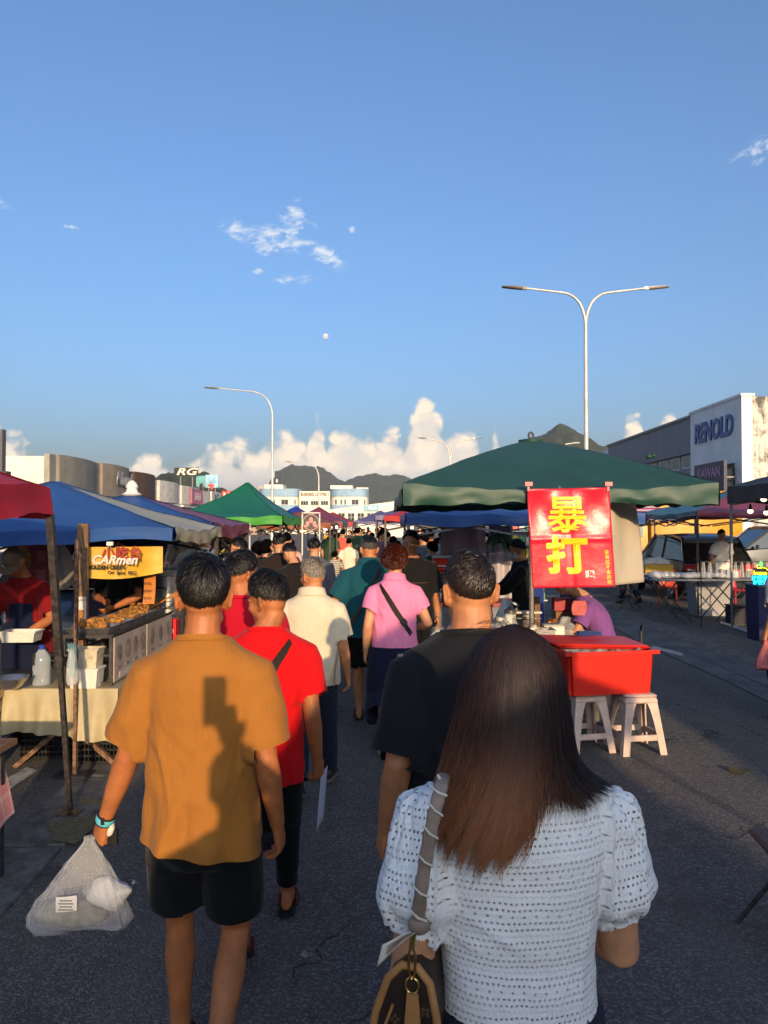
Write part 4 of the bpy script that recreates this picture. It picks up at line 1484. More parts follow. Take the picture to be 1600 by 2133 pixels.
# --- woman in the white eyelet blouse
def eyelet_material():
 m = bpy.data.materials.new('eyelet_cotton')
 m.use_nodes = True
 t = NT(m.node_tree)
 t.n.clear()
 out = t.new('ShaderNodeOutputMaterial')
 b = t.new('ShaderNodeBsdfPrincipled')
 at = t.new('ShaderNodeAttribute', attribute_name='fab').outputs['Vector']
 u, v, w = t.sep(at)
 oc = t.new('ShaderNodeTexCoord').outputs['Object']
 wob = t.math('MULTIPLY', t.math('SUBTRACT', t.noise(oc, 14.0, 2.0), 0.5), 0.012)
 v = t.math('ADD', v, wob)
 RP = 0.0118
 row = t.math('FLOOR', t.math('DIVIDE', v, RP))
 k = t.math('FLOORED_MODULO', row, 6.0)
 fv = t.math('SUBTRACT', t.math('FLOORED_MODULO', v, RP), RP / 2)
 sparse = t.math('COMPARE', k, 0.0, 0.1)
 none = t.math('COMPARE', k, 3.0, 0.1)
 off = t.math('MULTIPLY', t.math('FLOORED_MODULO', row, 2.0), 0.5)
 du = t.math('ADD', 0.0105, t.math('MULTIPLY', sparse, 0.0125))
 uu = t.math('ADD', t.math('DIVIDE', u, du), off)
 fu = t.math('MULTIPLY', t.math('SUBTRACT', t.math('FRACT', uu), 0.5), du)
 jit = t.math('MULTIPLY', t.math('SUBTRACT', t.noise(at, 130.0, 1.0), 0.5), 0.0030)
 fu = t.math('ADD', fu, jit)
 dist = t.math('SQRT', t.math('ADD', t.math('MULTIPLY', fu, fu), t.math('MULTIPLY', fv, fv)))
 hole = t.math('MULTIPLY', t.ss(dist, 0.0019, 0.0026, 1.0, 0.0), t.math('SUBTRACT', 1.0, none))
 rim = t.ss(dist, 0.0022, 0.0042, 1.0, 0.0)
 n = t.noise(oc, 9.0, 4.0, 0.6)
 c = t.mix(t.ss(n, 0.3, 0.7), (0.80, 0.79, 0.77), (0.87, 0.86, 0.84))
 t.l.new(c, b.inputs['Base Color'])
 b.inputs['Roughness'].default_value = 0.85
 b.inputs['Specular IOR Level'].default_value = 0.2
 ribs = t.math('SINE', t.math('MULTIPLY', v, 2 * math.pi / RP))
 fr = t.noise(oc, 26.0, 3.0, 0.6)
 h = t.math('ADD', t.math('MULTIPLY', ribs, 0.05), t.math('ADD', t.math('MULTIPLY', fr, 1.6), t.math('MULTIPLY', rim, 0.25)))
 h = t.math('ADD', h, t.math('MULTIPLY', t.noise(oc, 700.0, 1.0), 0.10))
 bn = t.new('ShaderNodeBump')
 bn.inputs['Strength'].default_value = 0.35
 bn.inputs['Distance'].default_value = 0.005
 t.l.new(h, bn.inputs['Height'])
 t.l.new(bn.outputs[0], b.inputs['Normal'])
 tr = t.new('ShaderNodeBsdfTransparent')
 mx = t.new('ShaderNodeMixShader')
 t.l.new(hole, mx.inputs[0])
 t.l.new(b.outputs[0], mx.inputs[1])
 t.l.new(tr.outputs[0], mx.inputs[2])
 t.l.new(mx.outputs[0], out.inputs[0])
 return m

W_ROWS = [(0.60, 0.178, 0.128), (0.84, 0.176, 0.126), (0.94, 0.160, 0.118), (1.03, 0.147, 0.106), (1.10, 0.148, 0.106), (1.20, 0.160, 0.116), (1.30, 0.176, 0.122),
          (1.36, 0.180, 0.112), (1.41, 0.158, 0.097), (1.44, 0.118, 0.086), (1.462, 0.090, 0.078), (1.50, 0.076, 0.070)]
woman = person('person with long brown hair in a white puff sleeve eyelet blouse', px_x(1072, 1.44), 1.44, R(2), H=1.63, res=0.0065, skin=SK_LIGHT,
               shirt=dict(mat=eyelet_material(), hem=0.84, fit=1.0, fold=0.004, rows=W_ROWS, seed=81, neck_z=1.437, name='blouse', vres=0.006, band=False,
                          puff=((0.12, 0.070), (0.25, 0.076), (0.42, 0.082), (0.54, 0.080), (0.61, 0.064), (0.66, 0.053), (0.76, 0.052))),
               bottom=dict(mat=JEANS, length=1.95, waist=1.0), shoes=dict(mat=RUBBER),
               armL=((-0.205, 0.17, 0.93), (-0.12, -1.0, 0)), armR=((0.13, 0.27, 1.05), (0.35, -0.9, 0)), head=(R(-2), R(-6), 0), shoulders=0.97, girth=1.0, elbR=None)

def fabric_coords(pr):
 me = pr.top.data
 p = coords(me) / pr.k
 u = np.arctan2(p[:, 0], -p[:, 1] + 0.02) * 0.155
 v = p[:, 2] + 0.10 * np.cos(np.arctan2(p[:, 0], -p[:, 1] + 0.02)) * 0.0
 for s, nm in ((-1, 'L'), (1, 'R')):
  S, E_ = np.array(pr.J['S' + nm]), np.array(pr.J['E' + nm])
  ax = (E_ - S) / np.linalg.norm(E_ - S)
  d = p - S
  t = d @ ax
  rad = d - t[:, None] * ax
  q = np.array((0, -1.0, 0)); q -= ax * (q @ ax); q /= np.linalg.norm(q)
  r = np.cross(ax, q)
  ang = np.arctan2(rad @ r, rad @ q)
  on = (np.abs(p[:, 0]) > 0.172) & (np.sign(p[:, 0]) == s)
  u = np.where(on, ang * 0.09, u)
  v = np.where(on, -t * 0.92 + 0.33, v)
 a = me.attributes.new('fab', 'FLOAT_VECTOR', 'POINT')
 a.data.foreach_set('vector', np.stack([u, v, p[:, 0] * 0], 1).ravel())

# gathers of the puff sleeves, pulled in at the shoulder seam and the cuff
def gather(pr):
 me = pr.top.data
 p, n = coords(me), normals(me)
 q = p / pr.k
 for s, nm in ((-1, 'L'), (1, 'R')):
  S, E_ = np.array(pr.J['S' + nm]), np.array(pr.J['E' + nm])
  ax = (E_ - S) / np.linalg.norm(E_ - S)
  d = q - S
  t = (d @ ax) / np.linalg.norm(E_ - S)
  rad = d - (d @ ax)[:, None] * ax
  a0 = np.array((0, -1.0, 0)); a0 -= ax * (a0 @ ax); a0 /= np.linalg.norm(a0)
  ang = np.arctan2(rad @ np.cross(ax, a0), rad @ a0)
  on = np.clip((s * q[:, 0] - 0.165) / 0.02, 0, 1)
  wv = np.sin(ang * 15 + 2.5 * vn(q * 16, 5)) * 0.6 + np.sin(ang * 9 + t * 5 + 3 * vn(q * 9, 8))
  endw = np.exp(-((t - 0.02) / 0.16) ** 2) + np.exp(-((t - 0.62) / 0.08) ** 2) * 0.9 + 0.25
  seam = -0.006 * np.exp(-((s * q[:, 0] - 0.170) / 0.008) ** 2)
  sag = np.sin(t * 9 + 3 * vn(q * 7 + 3, 4)) * 0.004
  p = p + n * ((wv * 0.0042 * endw + sag) * on + seam)[:, None]
 # horizontal pulls across the lower back
 low = np.clip((1.12 - q[:, 2]) / 0.2, 0, 1)
 pull = vn(np.stack([q[:, 0] * 5, q[:, 1] * 5, q[:, 2] * 34 + 6 * np.abs(q[:, 0])], 1), 14)
 p = p + n * (0.0055 * low * pull)[:, None]
 setco(me, p)

gather(woman)
fabric_coords(woman)

def long_hair(pr):
 rg = np.random.default_rng(12)
 hm, hc = np.array(pr.hm), np.array(pr.hc)
 zz = np.array((0.140, 0.128, 0.105, 0.070, 0.030, -0.020, -0.070, -0.120, -0.170, -0.220, -0.280, -0.360))
 rx = np.array((0.004, 0.040, 0.070, 0.091, 0.103, 0.112, 0.122, 0.133, 0.146, 0.158, 0.165, 0.170))
 ry = np.array((0.004, 0.045, 0.082, 0.105, 0.120, 0.125, 0.124, 0.124, 0.132, 0.142, 0.148, 0.152))
 s_all = np.concatenate([[0], np.cumsum(np.hypot(np.diff(zz), np.diff(np.maximum(rx, ry))))])

 def env(phi, s, fac):
  z = np.interp(s, s_all, zz)
  a = np.interp(s, s_all, rx) * fac
  b = np.interp(s, s_all, ry) * fac
  return np.stack([a * np.cos(phi), b * np.sin(phi) - 0.012, z], 1)
 N, K = 15000, 15
 nc = 190
 cph = R(160) + R(220) * rg.uniform(0, 1, nc)
 cl = rg.integers(0, nc, N)
 ph0 = cph[cl] + rg.normal(0, 0.10, N)
 st = rg.uniform(0, 1, N) ** 1.5 * 0.16
 # length by side: falls longest left of the middle of the back, flips out on the right
 deg = (np.degrees(ph0)) % 360
 right = np.clip((deg - 285) / 40, 0, 1)
 left = np.clip((255 - deg) / 60, 0, 1)
 mid_gap = np.exp(-((deg - 293) / 12) ** 2)
 Lend = 0.462 - 0.085 * right - 0.02 * left - 0.06 * mid_gap + rg.normal(0, 0.012, N) + 0.030 * np.sin(cl * 1.7)
 fac = 0.90 + 0.10 * rg.uniform(0, 1, N) ** 0.6
 pull = rg.uniform(0.45, 0.97, N)
 paths = np.zeros((N, K, 3))
 nrm = np.zeros((N, K, 3))
 tt = np.linspace(0, 1, K)
 for q in range(K):
  s = st + (Lend - st) * tt[q]
  w = tt[q] ** 1.6
  ph = ph0 + (cph[cl] - ph0) * pull * w + 0.05 * np.sin(s * 22 + cl) * w + 0.02 * np.sin(s * 60 + cl * 3.1)
  # lower back hair drifts to the left of the spine
  back = np.exp(-((deg - 270) / 45) ** 2)
  p = env(ph, s, fac)
  p[:, 0] -= 0.050 * w * back * np.clip((s - 0.30) / 0.2, 0, 1)
  p[:, 0] += rg.normal(0, 0.0015, N) * tt[q] + 0.016 * np.sin(cl * 2.3) * np.clip((s - 0.33) / 0.14, 0, 1) ** 2
  flip = np.clip((s - 0.300) / 0.09, 0, 1.4) ** 1.8
  p[:, 0] += right * flip * 0.036 - 0.018 * w
  p[:, 2] += right * flip * 0.022 + left * np.clip((s - 0.42) / 0.08, 0, 1) ** 2 * 0.006
  p[:, 1] -= (1 - right) * np.clip((s - 0.40) / 0.1, 0, 1) * 0.006
  paths[:, q] = p
  nrm[:, q] = np.stack([np.cos(ph), np.sin(ph), 0.25 + 0 * ph], 1) + rg.normal(0, 0.30, (N, 3)) * 0.7
 w = np.full((N, K), 0.0007)
 w[:, -4:] *= np.array((0.9, 0.75, 0.5, 0.15))
 rot = np.array(Matrix.Rotation(R(-4), 3, 'X'))
 paths = paths @ rot.T @ np.array(Matrix.Rotation(R(-2), 3, 'Z')).T + hc
 v, f = ribbons(paths, w, nrm)
 a = np.zeros((N, K, 2, 3))
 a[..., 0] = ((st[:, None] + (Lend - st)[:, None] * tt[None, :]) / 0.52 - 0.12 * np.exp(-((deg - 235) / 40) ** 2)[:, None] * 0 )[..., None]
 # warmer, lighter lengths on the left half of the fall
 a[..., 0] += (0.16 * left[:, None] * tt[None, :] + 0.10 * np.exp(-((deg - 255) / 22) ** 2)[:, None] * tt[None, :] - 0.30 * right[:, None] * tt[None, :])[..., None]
 a[..., 1] = (rg.uniform(0, 1, N) * 0.6 + 0.4 * ((np.sin(cl * 12.9) + 1) / 2))[:, None, None]
 parts = [(v * pr.k, f, a.reshape(-1, 3))]
 # dense under-layer so no gaps show
 NU, NV = 90, 26
 ph = np.tile(np.linspace(R(172), R(368), NU), NV)
 s = np.repeat(np.linspace(0.0, 0.31, NV), NU)
 p = env(ph, s, 0.87 + 0.03 * vn(np.stack([ph * 9, s * 4, s * 0], 1), 3))
 dg = np.degrees(ph) % 360
 p[:, 0] -= 0.045 * np.clip((s - 0.30) / 0.2, 0, 1) * np.exp(-((dg - 270) / 45) ** 2)
 p = (p @ rot.T + hc) * pr.k
 fq = [(j * NU + i, j * NU + i + 1, (j + 1) * NU + i + 1, (j + 1) * NU + i) for j in range(NV - 1) for i in range(NU - 1)]
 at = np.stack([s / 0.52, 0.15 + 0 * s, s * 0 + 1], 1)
 parts.append((p, np.array(fq), at))
 # a few flyaway hairs at the crown
 n2 = 60
 ph = rg.uniform(0, 2 * math.pi, n2)
 base = env(ph, rg.uniform(0.0, 0.06, n2), 1.0)
 dirn = np.stack([np.cos(ph) * 0.9 + rg.normal(0, 0.4, n2), np.sin(ph) * 0.7, 0.75 + rg.normal(0, 0.3, n2)], 1)
 pp = np.stack([base + dirn * (0.055 * q - np.array((0, 0, 0.05)) * q * q) for q in np.linspace(0, 1, 6)], 1) + hc
 v, f = ribbons(pp, np.full((n2, 6), 0.00035), np.repeat(rg.normal(0, 1, (n2, 1, 3)), 6, 1))
 a = np.zeros((len(v), 3)); a[:, 1] = 0.9; a[:, 0] = 0.5
 parts.append((v * pr.k, f, a))
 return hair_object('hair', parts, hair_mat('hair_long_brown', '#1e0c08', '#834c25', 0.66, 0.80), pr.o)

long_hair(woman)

# ------------------------------------------------------------------ hills, lamps and buildings around the market
def hill(prof, d, depth, col, seed, nx=140, ny=36, rough=0.02):
 xs = np.array([px_x0(p, d) for p, q in prof])
 hs = np.array([max(0.0, CAM_Z + (HORIZON - q) / F_PX * d) for p, q in prof])
 lo, hi = xs.min(), xs.max()
 def fn(u, v):
  x = lo + (hi - lo) * u
  h = np.interp(x, xs, hs)
  t = (v - 0.5) * 2
  bell = np.maximum(0, 1 - np.abs(t) ** 2.2)
  p = np.stack([x, d + t * depth + 0 * x, h * 0], 1)
  n = fbm(p / (hs.max() * 0.22) + seed, 4, seed)
  z = h * bell * (1 + rough * n * 2) + h * rough * n * bell - 1.0
  return np.stack([x, p[:, 1], z], 1)
 mb = MB()
 mb.grid(fn, nx, ny)
 return tag(mb.build('hill', col, smooth=180), kind='structure')

FOREST = M('forest', (0.022, 0.034, 0.020), rough=0.95, var=0.6, vscale=0.12, bump=1.0, bscale=0.5)
hill([(560, 1094), (578, 1000), (586, 984), (600, 977), (622, 975), (650, 977), (675, 979), (692, 988), (708, 1000), (722, 1010), (740, 1030), (770, 1094)], 1400, 260, FOREST, 3)
hill([(700, 1094), (722, 1008), (740, 998), (762, 992), (790, 990), (815, 991), (838, 995), (870, 1003), (910, 1012), (960, 1030), (1010, 1094)], 1500, 300, FOREST, 5)
hill([(1040, 1094), (1080, 930), (1100, 916), (1120, 914), (1140, 906), (1156, 898), (1168, 896), (1182, 900), (1198, 910), (1216, 920), (1240, 930), (1275, 938), (1330, 960), (1400, 1094)], 700, 130, FOREST, 8, rough=0.025)
hill([(310, 1094), (335, 998), (352, 990), (372, 986), (395, 980), (412, 979), (424, 986), (440, 998), (470, 1020), (500, 1094)], 420, 60, FOREST, 11, rough=0.05)

STEEL = M('galvanised_steel', (0.52, 0.50, 0.46), rough=0.5, metal=0.35, var=0.15, vscale=3)
LAMP_DARK = M('lamp_housing', (0.18, 0.17, 0.16), rough=0.5)

def street_lamp(label, x, y, fork, tip, reach, arms, r=0.085, face=0.0):
 t = thing('street_lamp', label, 'street lamp', (x, y, 0))
 mb = MB()
 mb.tube([(0, 0, 0), (0, 0, fork * 0.45), (0, 0, fork * 0.455), (0, 0, fork)], [r * 1.35, r * 1.05, r * 0.85, r * 0.62], 14)
 mb.build('pole', STEEL, t, 40)
 for s in arms:
  pts, rad = [], []
  for q in np.linspace(0, 1, 16):
   a = q * math.pi / 2
   if q < 0.7:
    aa = q / 0.7 * math.pi / 2 * 0.93
    px_, pz_ = reach * 0.42 * (1 - math.cos(aa)), (tip - fork) * 0.88 * math.sin(aa)
   else:
    k = (q - 0.7) / 0.3
    aa = math.pi / 2 * 0.93
    px_ = reach * 0.42 * (1 - math.cos(aa)) + (reach * (1 - 0.42 * (1 - math.cos(aa)))) * k
    pz_ = (tip - fork) * 0.88 * math.sin(aa) + (tip - fork) * 0.13 * k
   pts.append((s * px_, 0, fork - 0.15 + pz_ + 0.15 * min(1, q * 3)))
   rad.append(r * (0.60 - 0.25 * q))
  mb = MB()
  mb.tube(pts, rad, 10)
  arm = mb.build('arm', STEEL, t, 60)
  e = Vector(pts[-1])
  mb = MB()
  mb.box(e + Vector((s * 0.06, 0, 0.0)), (0.16, 0.09, 0.09))
  rings = []
  for q, hw, th in ((0.10, 0.06, 0.05), (0.16, 0.11, 0.06), (0.45, 0.13, 0.05), (0.72, 0.11, 0.03), (0.78, 0.07, 0.02)):
   rings.append(np.array([e + Vector((s * q, hw * math.cos(a), 0.06 * q + th * math.sin(a))) for a in np.linspace(0, 2 * math.pi, 13)[:-1]]))
  mb.loft(rings)
  mb.build('lamp_head', LAMP_DARK if s < 0 else STEEL, arm, 40)
 return t

street_lamp('tall double armed street lamp rising behind the green parasol', px_x0(1222, 23.7), 23.7, 8.35, 9.45, 1.90, (-1, 1))
street_lamp('distant double armed street lamp against the tall cloud', px_x0(938, 66), 66, 7.4, 9.6, 2.1, (-1, 1), r=0.12)
street_lamp('single armed street lamp rising behind the green peaked tent', px_x0(567, 40), 40, 7.9, 9.25, 2.9, (-1,))
street_lamp('small distant single armed lamp in front of the karst hill', px_x0(664, 87), 87, 7.6, 9.3, 3.2, (-1,), r=0.13)

GLASS = M('window_glass', (0.03, 0.035, 0.04), rough=0.12, spec=0.6, var=0.3, vscale=1.5)
FRAME_W = M('window_frame', (0.55, 0.54, 0.5), rough=0.6)
WALL_WHITE = M('wall_white', (0.66, 0.63, 0.56), rough=0.85, var=0.12, vscale=0.5, dirt=0.25, bump=0.2, bscale=8)

def wall_box(name, mat, parent, x0, x1, y0, y1, z0, z1, smooth=None):
 mb = MB()
 mb.box(((x0 + x1) / 2, (y0 + y1) / 2, (z0 + z1) / 2), (abs(x1 - x0), abs(y1 - y0), z1 - z0))
 return mb.build(name, mat, parent, smooth, world=True)

def window_x(parent, x, y0, y1, z0, z1, side, nx=2, nz=2):
 """window in a wall facing +x (side=1) or -x (side=-1): recess frame, panes and bars"""
 w = wall_box('window', FRAME_W, parent, x - side * 0.02, x + side * 0.04, y0, y1, z0, z1)
 w['base'] = parent.location
 for i in range(nx):
  for j in range(nz):
   a, b = y0 + 0.06 + (y1 - y0 - 0.12) * i / nx, y0 + 0.06 + (y1 - y0 - 0.12) * (i + 1) / nx
   c, d = z0 + 0.06 + (z1 - z0 - 0.12) * j / nz, z0 + 0.06 + (z1 - z0 - 0.12) * (j + 1) / nz
   wall_box('pane', GLASS, w, x + side * 0.03, x + side * 0.05, a + 0.03, b - 0.03, c + 0.03, d - 0.03)
 return w

def window_y(parent, y, x0, x1, z0, z1, nx=2, nz=1):
 w = wall_box('window', FRAME_W, parent, x0, x1, y - 0.05, y + 0.02, z0, z1)
 w['base'] = parent.location
 for i in range(nx):
  for j in range(nz):
   a, b = x0 + 0.06 + (x1 - x0 - 0.12) * i / nx, x0 + 0.06 + (x1 - x0 - 0.12) * (i + 1) / nx
   c, d = z0 + 0.06 + (z1 - z0 - 0.12) * j / nz, z0 + 0.06 + (z1 - z0 - 0.12) * (j + 1) / nz
   wall_box('pane', GLASS, w, a + 0.03, b - 0.03, y - 0.07, y - 0.04, c + 0.03, d - 0.03)
 return w

XL = -27.0
SHOPS = [
 ('grey shop with a plain curved parapet and sunlit white end wall', 60.3, 69.6, 7.75, (0.20, 0.19, 0.165), (0.30, 0.28, 0.24)),
 ('taupe shop with curved parapet carrying silver script lettering', 69.8, 78.7, 7.85, (0.22, 0.19, 0.155), (0.30, 0.27, 0.22)),
 ('dark brown shop with a curved blank parapet', 78.9, 87.6, 7.7, (0.075, 0.045, 0.035), (0.12, 0.08, 0.06)),
 ('weathered white shop with streaked peeling parapet', 87.8, 97.5, 7.3, (0.55, 0.53, 0.48), (0.4, 0.32, 0.25)),
 ('cream shop with a pink fascia sign', 97.7, 108.5, 7.2, (0.50, 0.48, 0.44), (0.45, 0.33, 0.22)),
 ('pale shop carrying a square white sign with dark letters', 108.7, 121.0, 7.0, (0.42, 0.42, 0.42), (0.38, 0.30, 0.24)),
 ('plain cream shop at the far end of the row', 121.2, 150.0, 6.6, (0.42, 0.38, 0.32), (0.4, 0.32, 0.26)),
]
shops = []
for i, (lb, y0, y1, ht, col, low) in enumerate(SHOPS):
 t = thing('shop_building', lb, 'building', (XL, y0, 0), group='shops in the row behind the stalls')
 par = M('parapet%d' % i, col, rough=0.85, var=0.14, vscale=0.6, dirt=0.7 if i == 3 else 0.18, bump=0.2, bscale=6)
 lowm = M('shopwall%d' % i, low, rough=0.85, var=0.2, vscale=0.7, dirt=0.3)
 wall_box('wall', WALL_WHITE if i == 0 else lowm, t, XL - 22, XL - 0.6, y0, y1, 0, ht - 0.25)
 # curved parapet slab
 n = 14
 rings = []
 for q in range(n + 1):
  yy = y0 + 1.2 + (y1 - y0 - 1.2) * q / n
  bow = 0.75 * math.sin(math.pi * (0.15 + 0.75 * q / n)) - 0.2
  drop = 0.0
  rings.append(np.array([(XL - 0.55, yy, 4.7), (XL + bow, yy, 4.7), (XL + bow, yy, ht), (XL - 0.55, yy, ht)]))
 mb = MB()
 mb.loft(rings)
 mb.build('parapet', par, t, 30, world=True)
 wall_box('pier', par if i != 0 else lowm, t, XL - 0.59, XL - 0.15, y0 + 0.02, y0 + 1.15, 0, ht - 0.05)
 wall_box('ledge', FRAME_W, t, XL - 0.58, XL + 0.35, y0 + 1.25, y1 - 0.1, 4.35, 4.62)
 m = 3
 for k in range(m):
  a = y0 + 1.6 + (y1 - y0 - 2.2) * k / m
  window_x(t, XL - 0.55, a, a + (y1 - y0 - 2.2) / m - 0.5, 3.0, 4.3, 1, 3, 1)
 shops.append(t)
SILVER = M('sign_silver', (0.55, 0.55, 0.55), rough=0.3, metal=0.8)
text('Nined', 1.9, SILVER, shops[1], (0.75, 5.2, 6.5), (math.pi / 2, 0, R(92)), bold=0.01, extrude=0.06, shear=0.35)
PINK_SIGN = M('sign_pink', (0.42, 0.10, 0.20), rough=0.5)
sg = wall_box('fascia_sign', PINK_SIGN, shops[4], XL + 0.6, XL + 0.8, 101.5, 107.5, 4.9, 6.9)
text('SARA', 1.5, M('sign_white', (0.75, 0.74, 0.7), rough=0.5), shops[4], (0.84, 6.8, 5.9), (math.pi / 2, 0, R(90)), bold=0.03)
SIGN_WHITE = MATS['sign_white']
SIGN_BLACK = M('sign_black', (0.015, 0.015, 0.018), rough=0.4)
wall_box('sign_board', M('sign_grey', (0.50, 0.50, 0.50), rough=0.5), shops[5], XL + 0.6, XL + 0.85, 113.0, 119.5, 4.7, 7.1)
text('RG', 2.4, SIGN_BLACK, shops[5], (0.9, 7.6, 5.9), (math.pi / 2, 0, R(90)), bold=0.05)

# building cut off at the picture's left edge
t = thing('building', 'dark corner of a tall building at the picture edge', 'building', (-15.6, 30, 0))
wall_box('wall', M('wall_slate', (0.10, 0.10, 0.11), rough=0.8, var=0.2, vscale=0.6), t, -40, -15.42, 30, 30.3, 0, 5.75)
wall_box('ledge', M('wall_slate_dark', (0.05, 0.05, 0.055), rough=0.8), t, -40, -15.2, 29.9, 30.3, 3.75, 4.05)

# rooftop billboards
def billboard(label, px0, px1, py0, py1, d, mat, body=None, tm=None, rows=None, size=1.0, cat='billboard', base=0.0, bold=0.03, shear=0.0, width=1.0):
 a, b = P(px0, py1, d), P(px1, py0, d)
 t = thing('billboard', label, cat, ((a.x + b.x) / 2, d, base))
 mb = MB()
 mb.box(((a.x + b.x) / 2, d, (a.z + b.z) / 2), (b.x - a.x, 0.15, b.z - a.z))
 mb.build('panel', mat, t, world=True)
 for fx in (0.25, 0.75):
  mb = MB()
  xx = a.x + (b.x - a.x) * fx
  mb.tube([(xx, d + 0.18, base), (xx, d + 0.18, b.z - 0.1)], 0.10, 8)
  mb.build('post', LAMP_DARK, t, world=True)
 if body:
  text(body, size, tm, t, (0, -0.09, (a.z + b.z) / 2 - base), bold=bold, shear=shear, width=width)
 return t

billboard('black rooftop billboard with two slanted cream letters', 363, 413, 974, 992, 99, SIGN_BLACK, 'RG', M('sign_cream', (0.75, 0.66, 0.5), rough=0.5), size=1.25, base=7.0, width=1.6, bold=0.03, shear=0.3)
bt = billboard('teal rooftop billboard beside the black one', 409, 427, 991, 1014, 112, M('board_teal', (0.10, 0.33, 0.32), rough=0.5, var=0.3, vscale=1), base=6.6)
mb = MB(); mb.ell((0.2, -0.1, 1.1), (0.35, 0.03, 0.55), 12, 8)
mb.build('printed_figure', SIGN_BLACK, bt, 60)
bt = billboard('sky blue rooftop billboard with a red print', 428, 455, 989, 1016, 114, M('board_sky', (0.25, 0.45, 0.60), rough=0.5, var=0.4, vscale=0.8), base=6.6)
mb = MB(); mb.ell((-0.1, -0.1, 1.4), (0.55, 0.03, 0.22), 12, 8); mb.ell((0.0, -0.1, 1.1), (0.25, 0.03, 0.35), 12, 8)
mb.build('printed_figure', M('print_red', (0.5, 0.06, 0.03), rough=0.5), bt, 60)
a = P(463, 1062, 95); b = P(482, 1023, 95)
t = thing('hotel_sign', 'tall red vertical sign with white letters H O T', 'sign', ((a.x + b.x) / 2, 95, 0))
mb = MB(); mb.box((0, 0, 4.2), (b.x - a.x, 0.3, 4.2)); mb.build('panel', M('sign_red', (0.45, 0.035, 0.03), rough=0.5), t)
mb = MB(); mb.box((0, 0.3, 3.0), (0.3, 0.25, 6.0)); mb.build('post', LAMP_DARK, t)
for ch, zz in (('H', 5.6), ('O', 4.55), ('T', 3.5)):
 text(ch, 1.15, SIGN_WHITE, t, (0, -0.16, zz), bold=0.05, name='letter')

# --- building on the right with the blue name
t = thing('warehouse', 'grey and white warehouse with one big blue name on its wall', 'building', (17, 35.3, 0))
WW = M('wall_shade_white', (0.74, 0.74, 0.74), rough=0.85, var=0.08, vscale=0.7, dirt=0.15)
GREYW = M('cladding_grey', (0.17, 0.17, 0.19), rough=0.6, var=0.08, vscale=0.5, stretch=(1, 3, 0.1))

def mould_material():
 m = bpy.data.materials.new('mouldy_wall')
 m.use_nodes = True
 q = NT(m.node_tree)
 b = q.n['Principled BSDF']
 oc = q.new('ShaderNodeTexCoord').outputs['Object']
 n1 = q.noise(oc, 1.6, 6.0, 0.7, 0.4)
 n2 = q.noise(q.vmath('MULTIPLY', oc, (3, 3, 0.5)), 2.2, 5.0, 0.7)
 s = q.math('ADD', q.math('MULTIPLY', n1, 0.6), q.math('MULTIPLY', n2, 0.4))
 c = q.mix(q.ss(s, 0.46, 0.60), (0.58, 0.55, 0.48), (0.10, 0.095, 0.08))
 q.l.new(c, b.inputs['Base Color'])
 b.inputs['Roughness'].default_value = 0.9
 return m

wall_box('end_wall', mould_material(), t, 17.12, 32, 35.3, 35.6, 0, 8.0)
wall_box('wall', WW, t, 17.0, 17.5, 35.28, 41.2, 4.9, 8.02)
wall_box('wall', WW, t, 17.0, 17.5, 35.28, 36.0, 0, 4.9)
wall_box('wall', WW, t, 17.0, 17.5, 38.9, 41.2, 0, 4.9)
wall_box('wall', WW, t, 17.45, 18.2, 36.0, 38.9, 0, 4.9)
wall_box('wall', GREYW, t, 17.05, 17.5, 41.22, 56.5, 5.9, 7.86)
wall_box('wall', GREYW, t, 17.05, 17.5, 41.22, 56.5, 0, 5.05)
wall_box('wall', GREYW, t, 17.3, 17.6, 41.22, 56.5, 5.05, 5.9)
wall_box('core', GREYW, t, 17.6, 32, 35.7, 56.5, 0, 7.6)
wall_box('coping', LAMP_DARK, t, 16.95, 17.6, 41.22, 56.6, 7.86, 8.0)
wall_box('coping', WW, t, 16.93, 17.6, 35.2, 41.25, 8.02, 8.14)
mb = MB(); mb.box((24.5, 58, 7.2), (14, 2.8, 1.2)); mb.build('roof_plant', WW, t, world=True)
for k in range(8):
 window_x(t, 17.3, 41.6 + k * 1.8, 43.1 + k * 1.8, 5.1, 5.85, -1, 2, 1)
window_x(t, 17.45, 36.2, 38.7, 2.9, 4.8, -1, 3, 3)
window_x(t, 17.05, 39.2, 40.8, 2.9, 4.4, -1, 3, 2)
text('RENOLD', 1.42, M('sign_blue', (0.02, 0.05, 0.22), rough=0.4), t, (-0.03, 3.05, 6.75), (math.pi / 2, 0, R(-90)), bold=0.045, extrude=0.04, shear=0.12, width=0.80)
sgn = thing('sign_board', 'dark shop sign with mauve lettering below the blue name', 'sign', (16.4, 37.4, 0))
mb = MB(); mb.box((0, 0, 4.2), (0.15, 3.4, 1.6)); mb.build('panel', M('sign_night', (0.02, 0.02, 0.05), rough=0.5), sgn)
mb = MB(); mb.bar((0.1, -1.5, 4.2), (0.7, -1.5, 4.2), 0.08); mb.bar((0.1, 1.5, 4.2), (0.7, 1.5, 4.2), 0.08); mb.build('bracket', LAMP_DARK, sgn)
text('KAWAN', 0.7, M('sign_mauve', (0.38, 0.2, 0.32), rough=0.5), sgn, (-0.09, 0, 4.5), (math.pi / 2, 0, R(-90)), bold=0.02)
text('DOBI', 0.55, M('sign_lilac', (0.25, 0.2, 0.4), rough=0.5), sgn, (-0.09, 0, 3.8), (math.pi / 2, 0, R(-90)), bold=0.02)

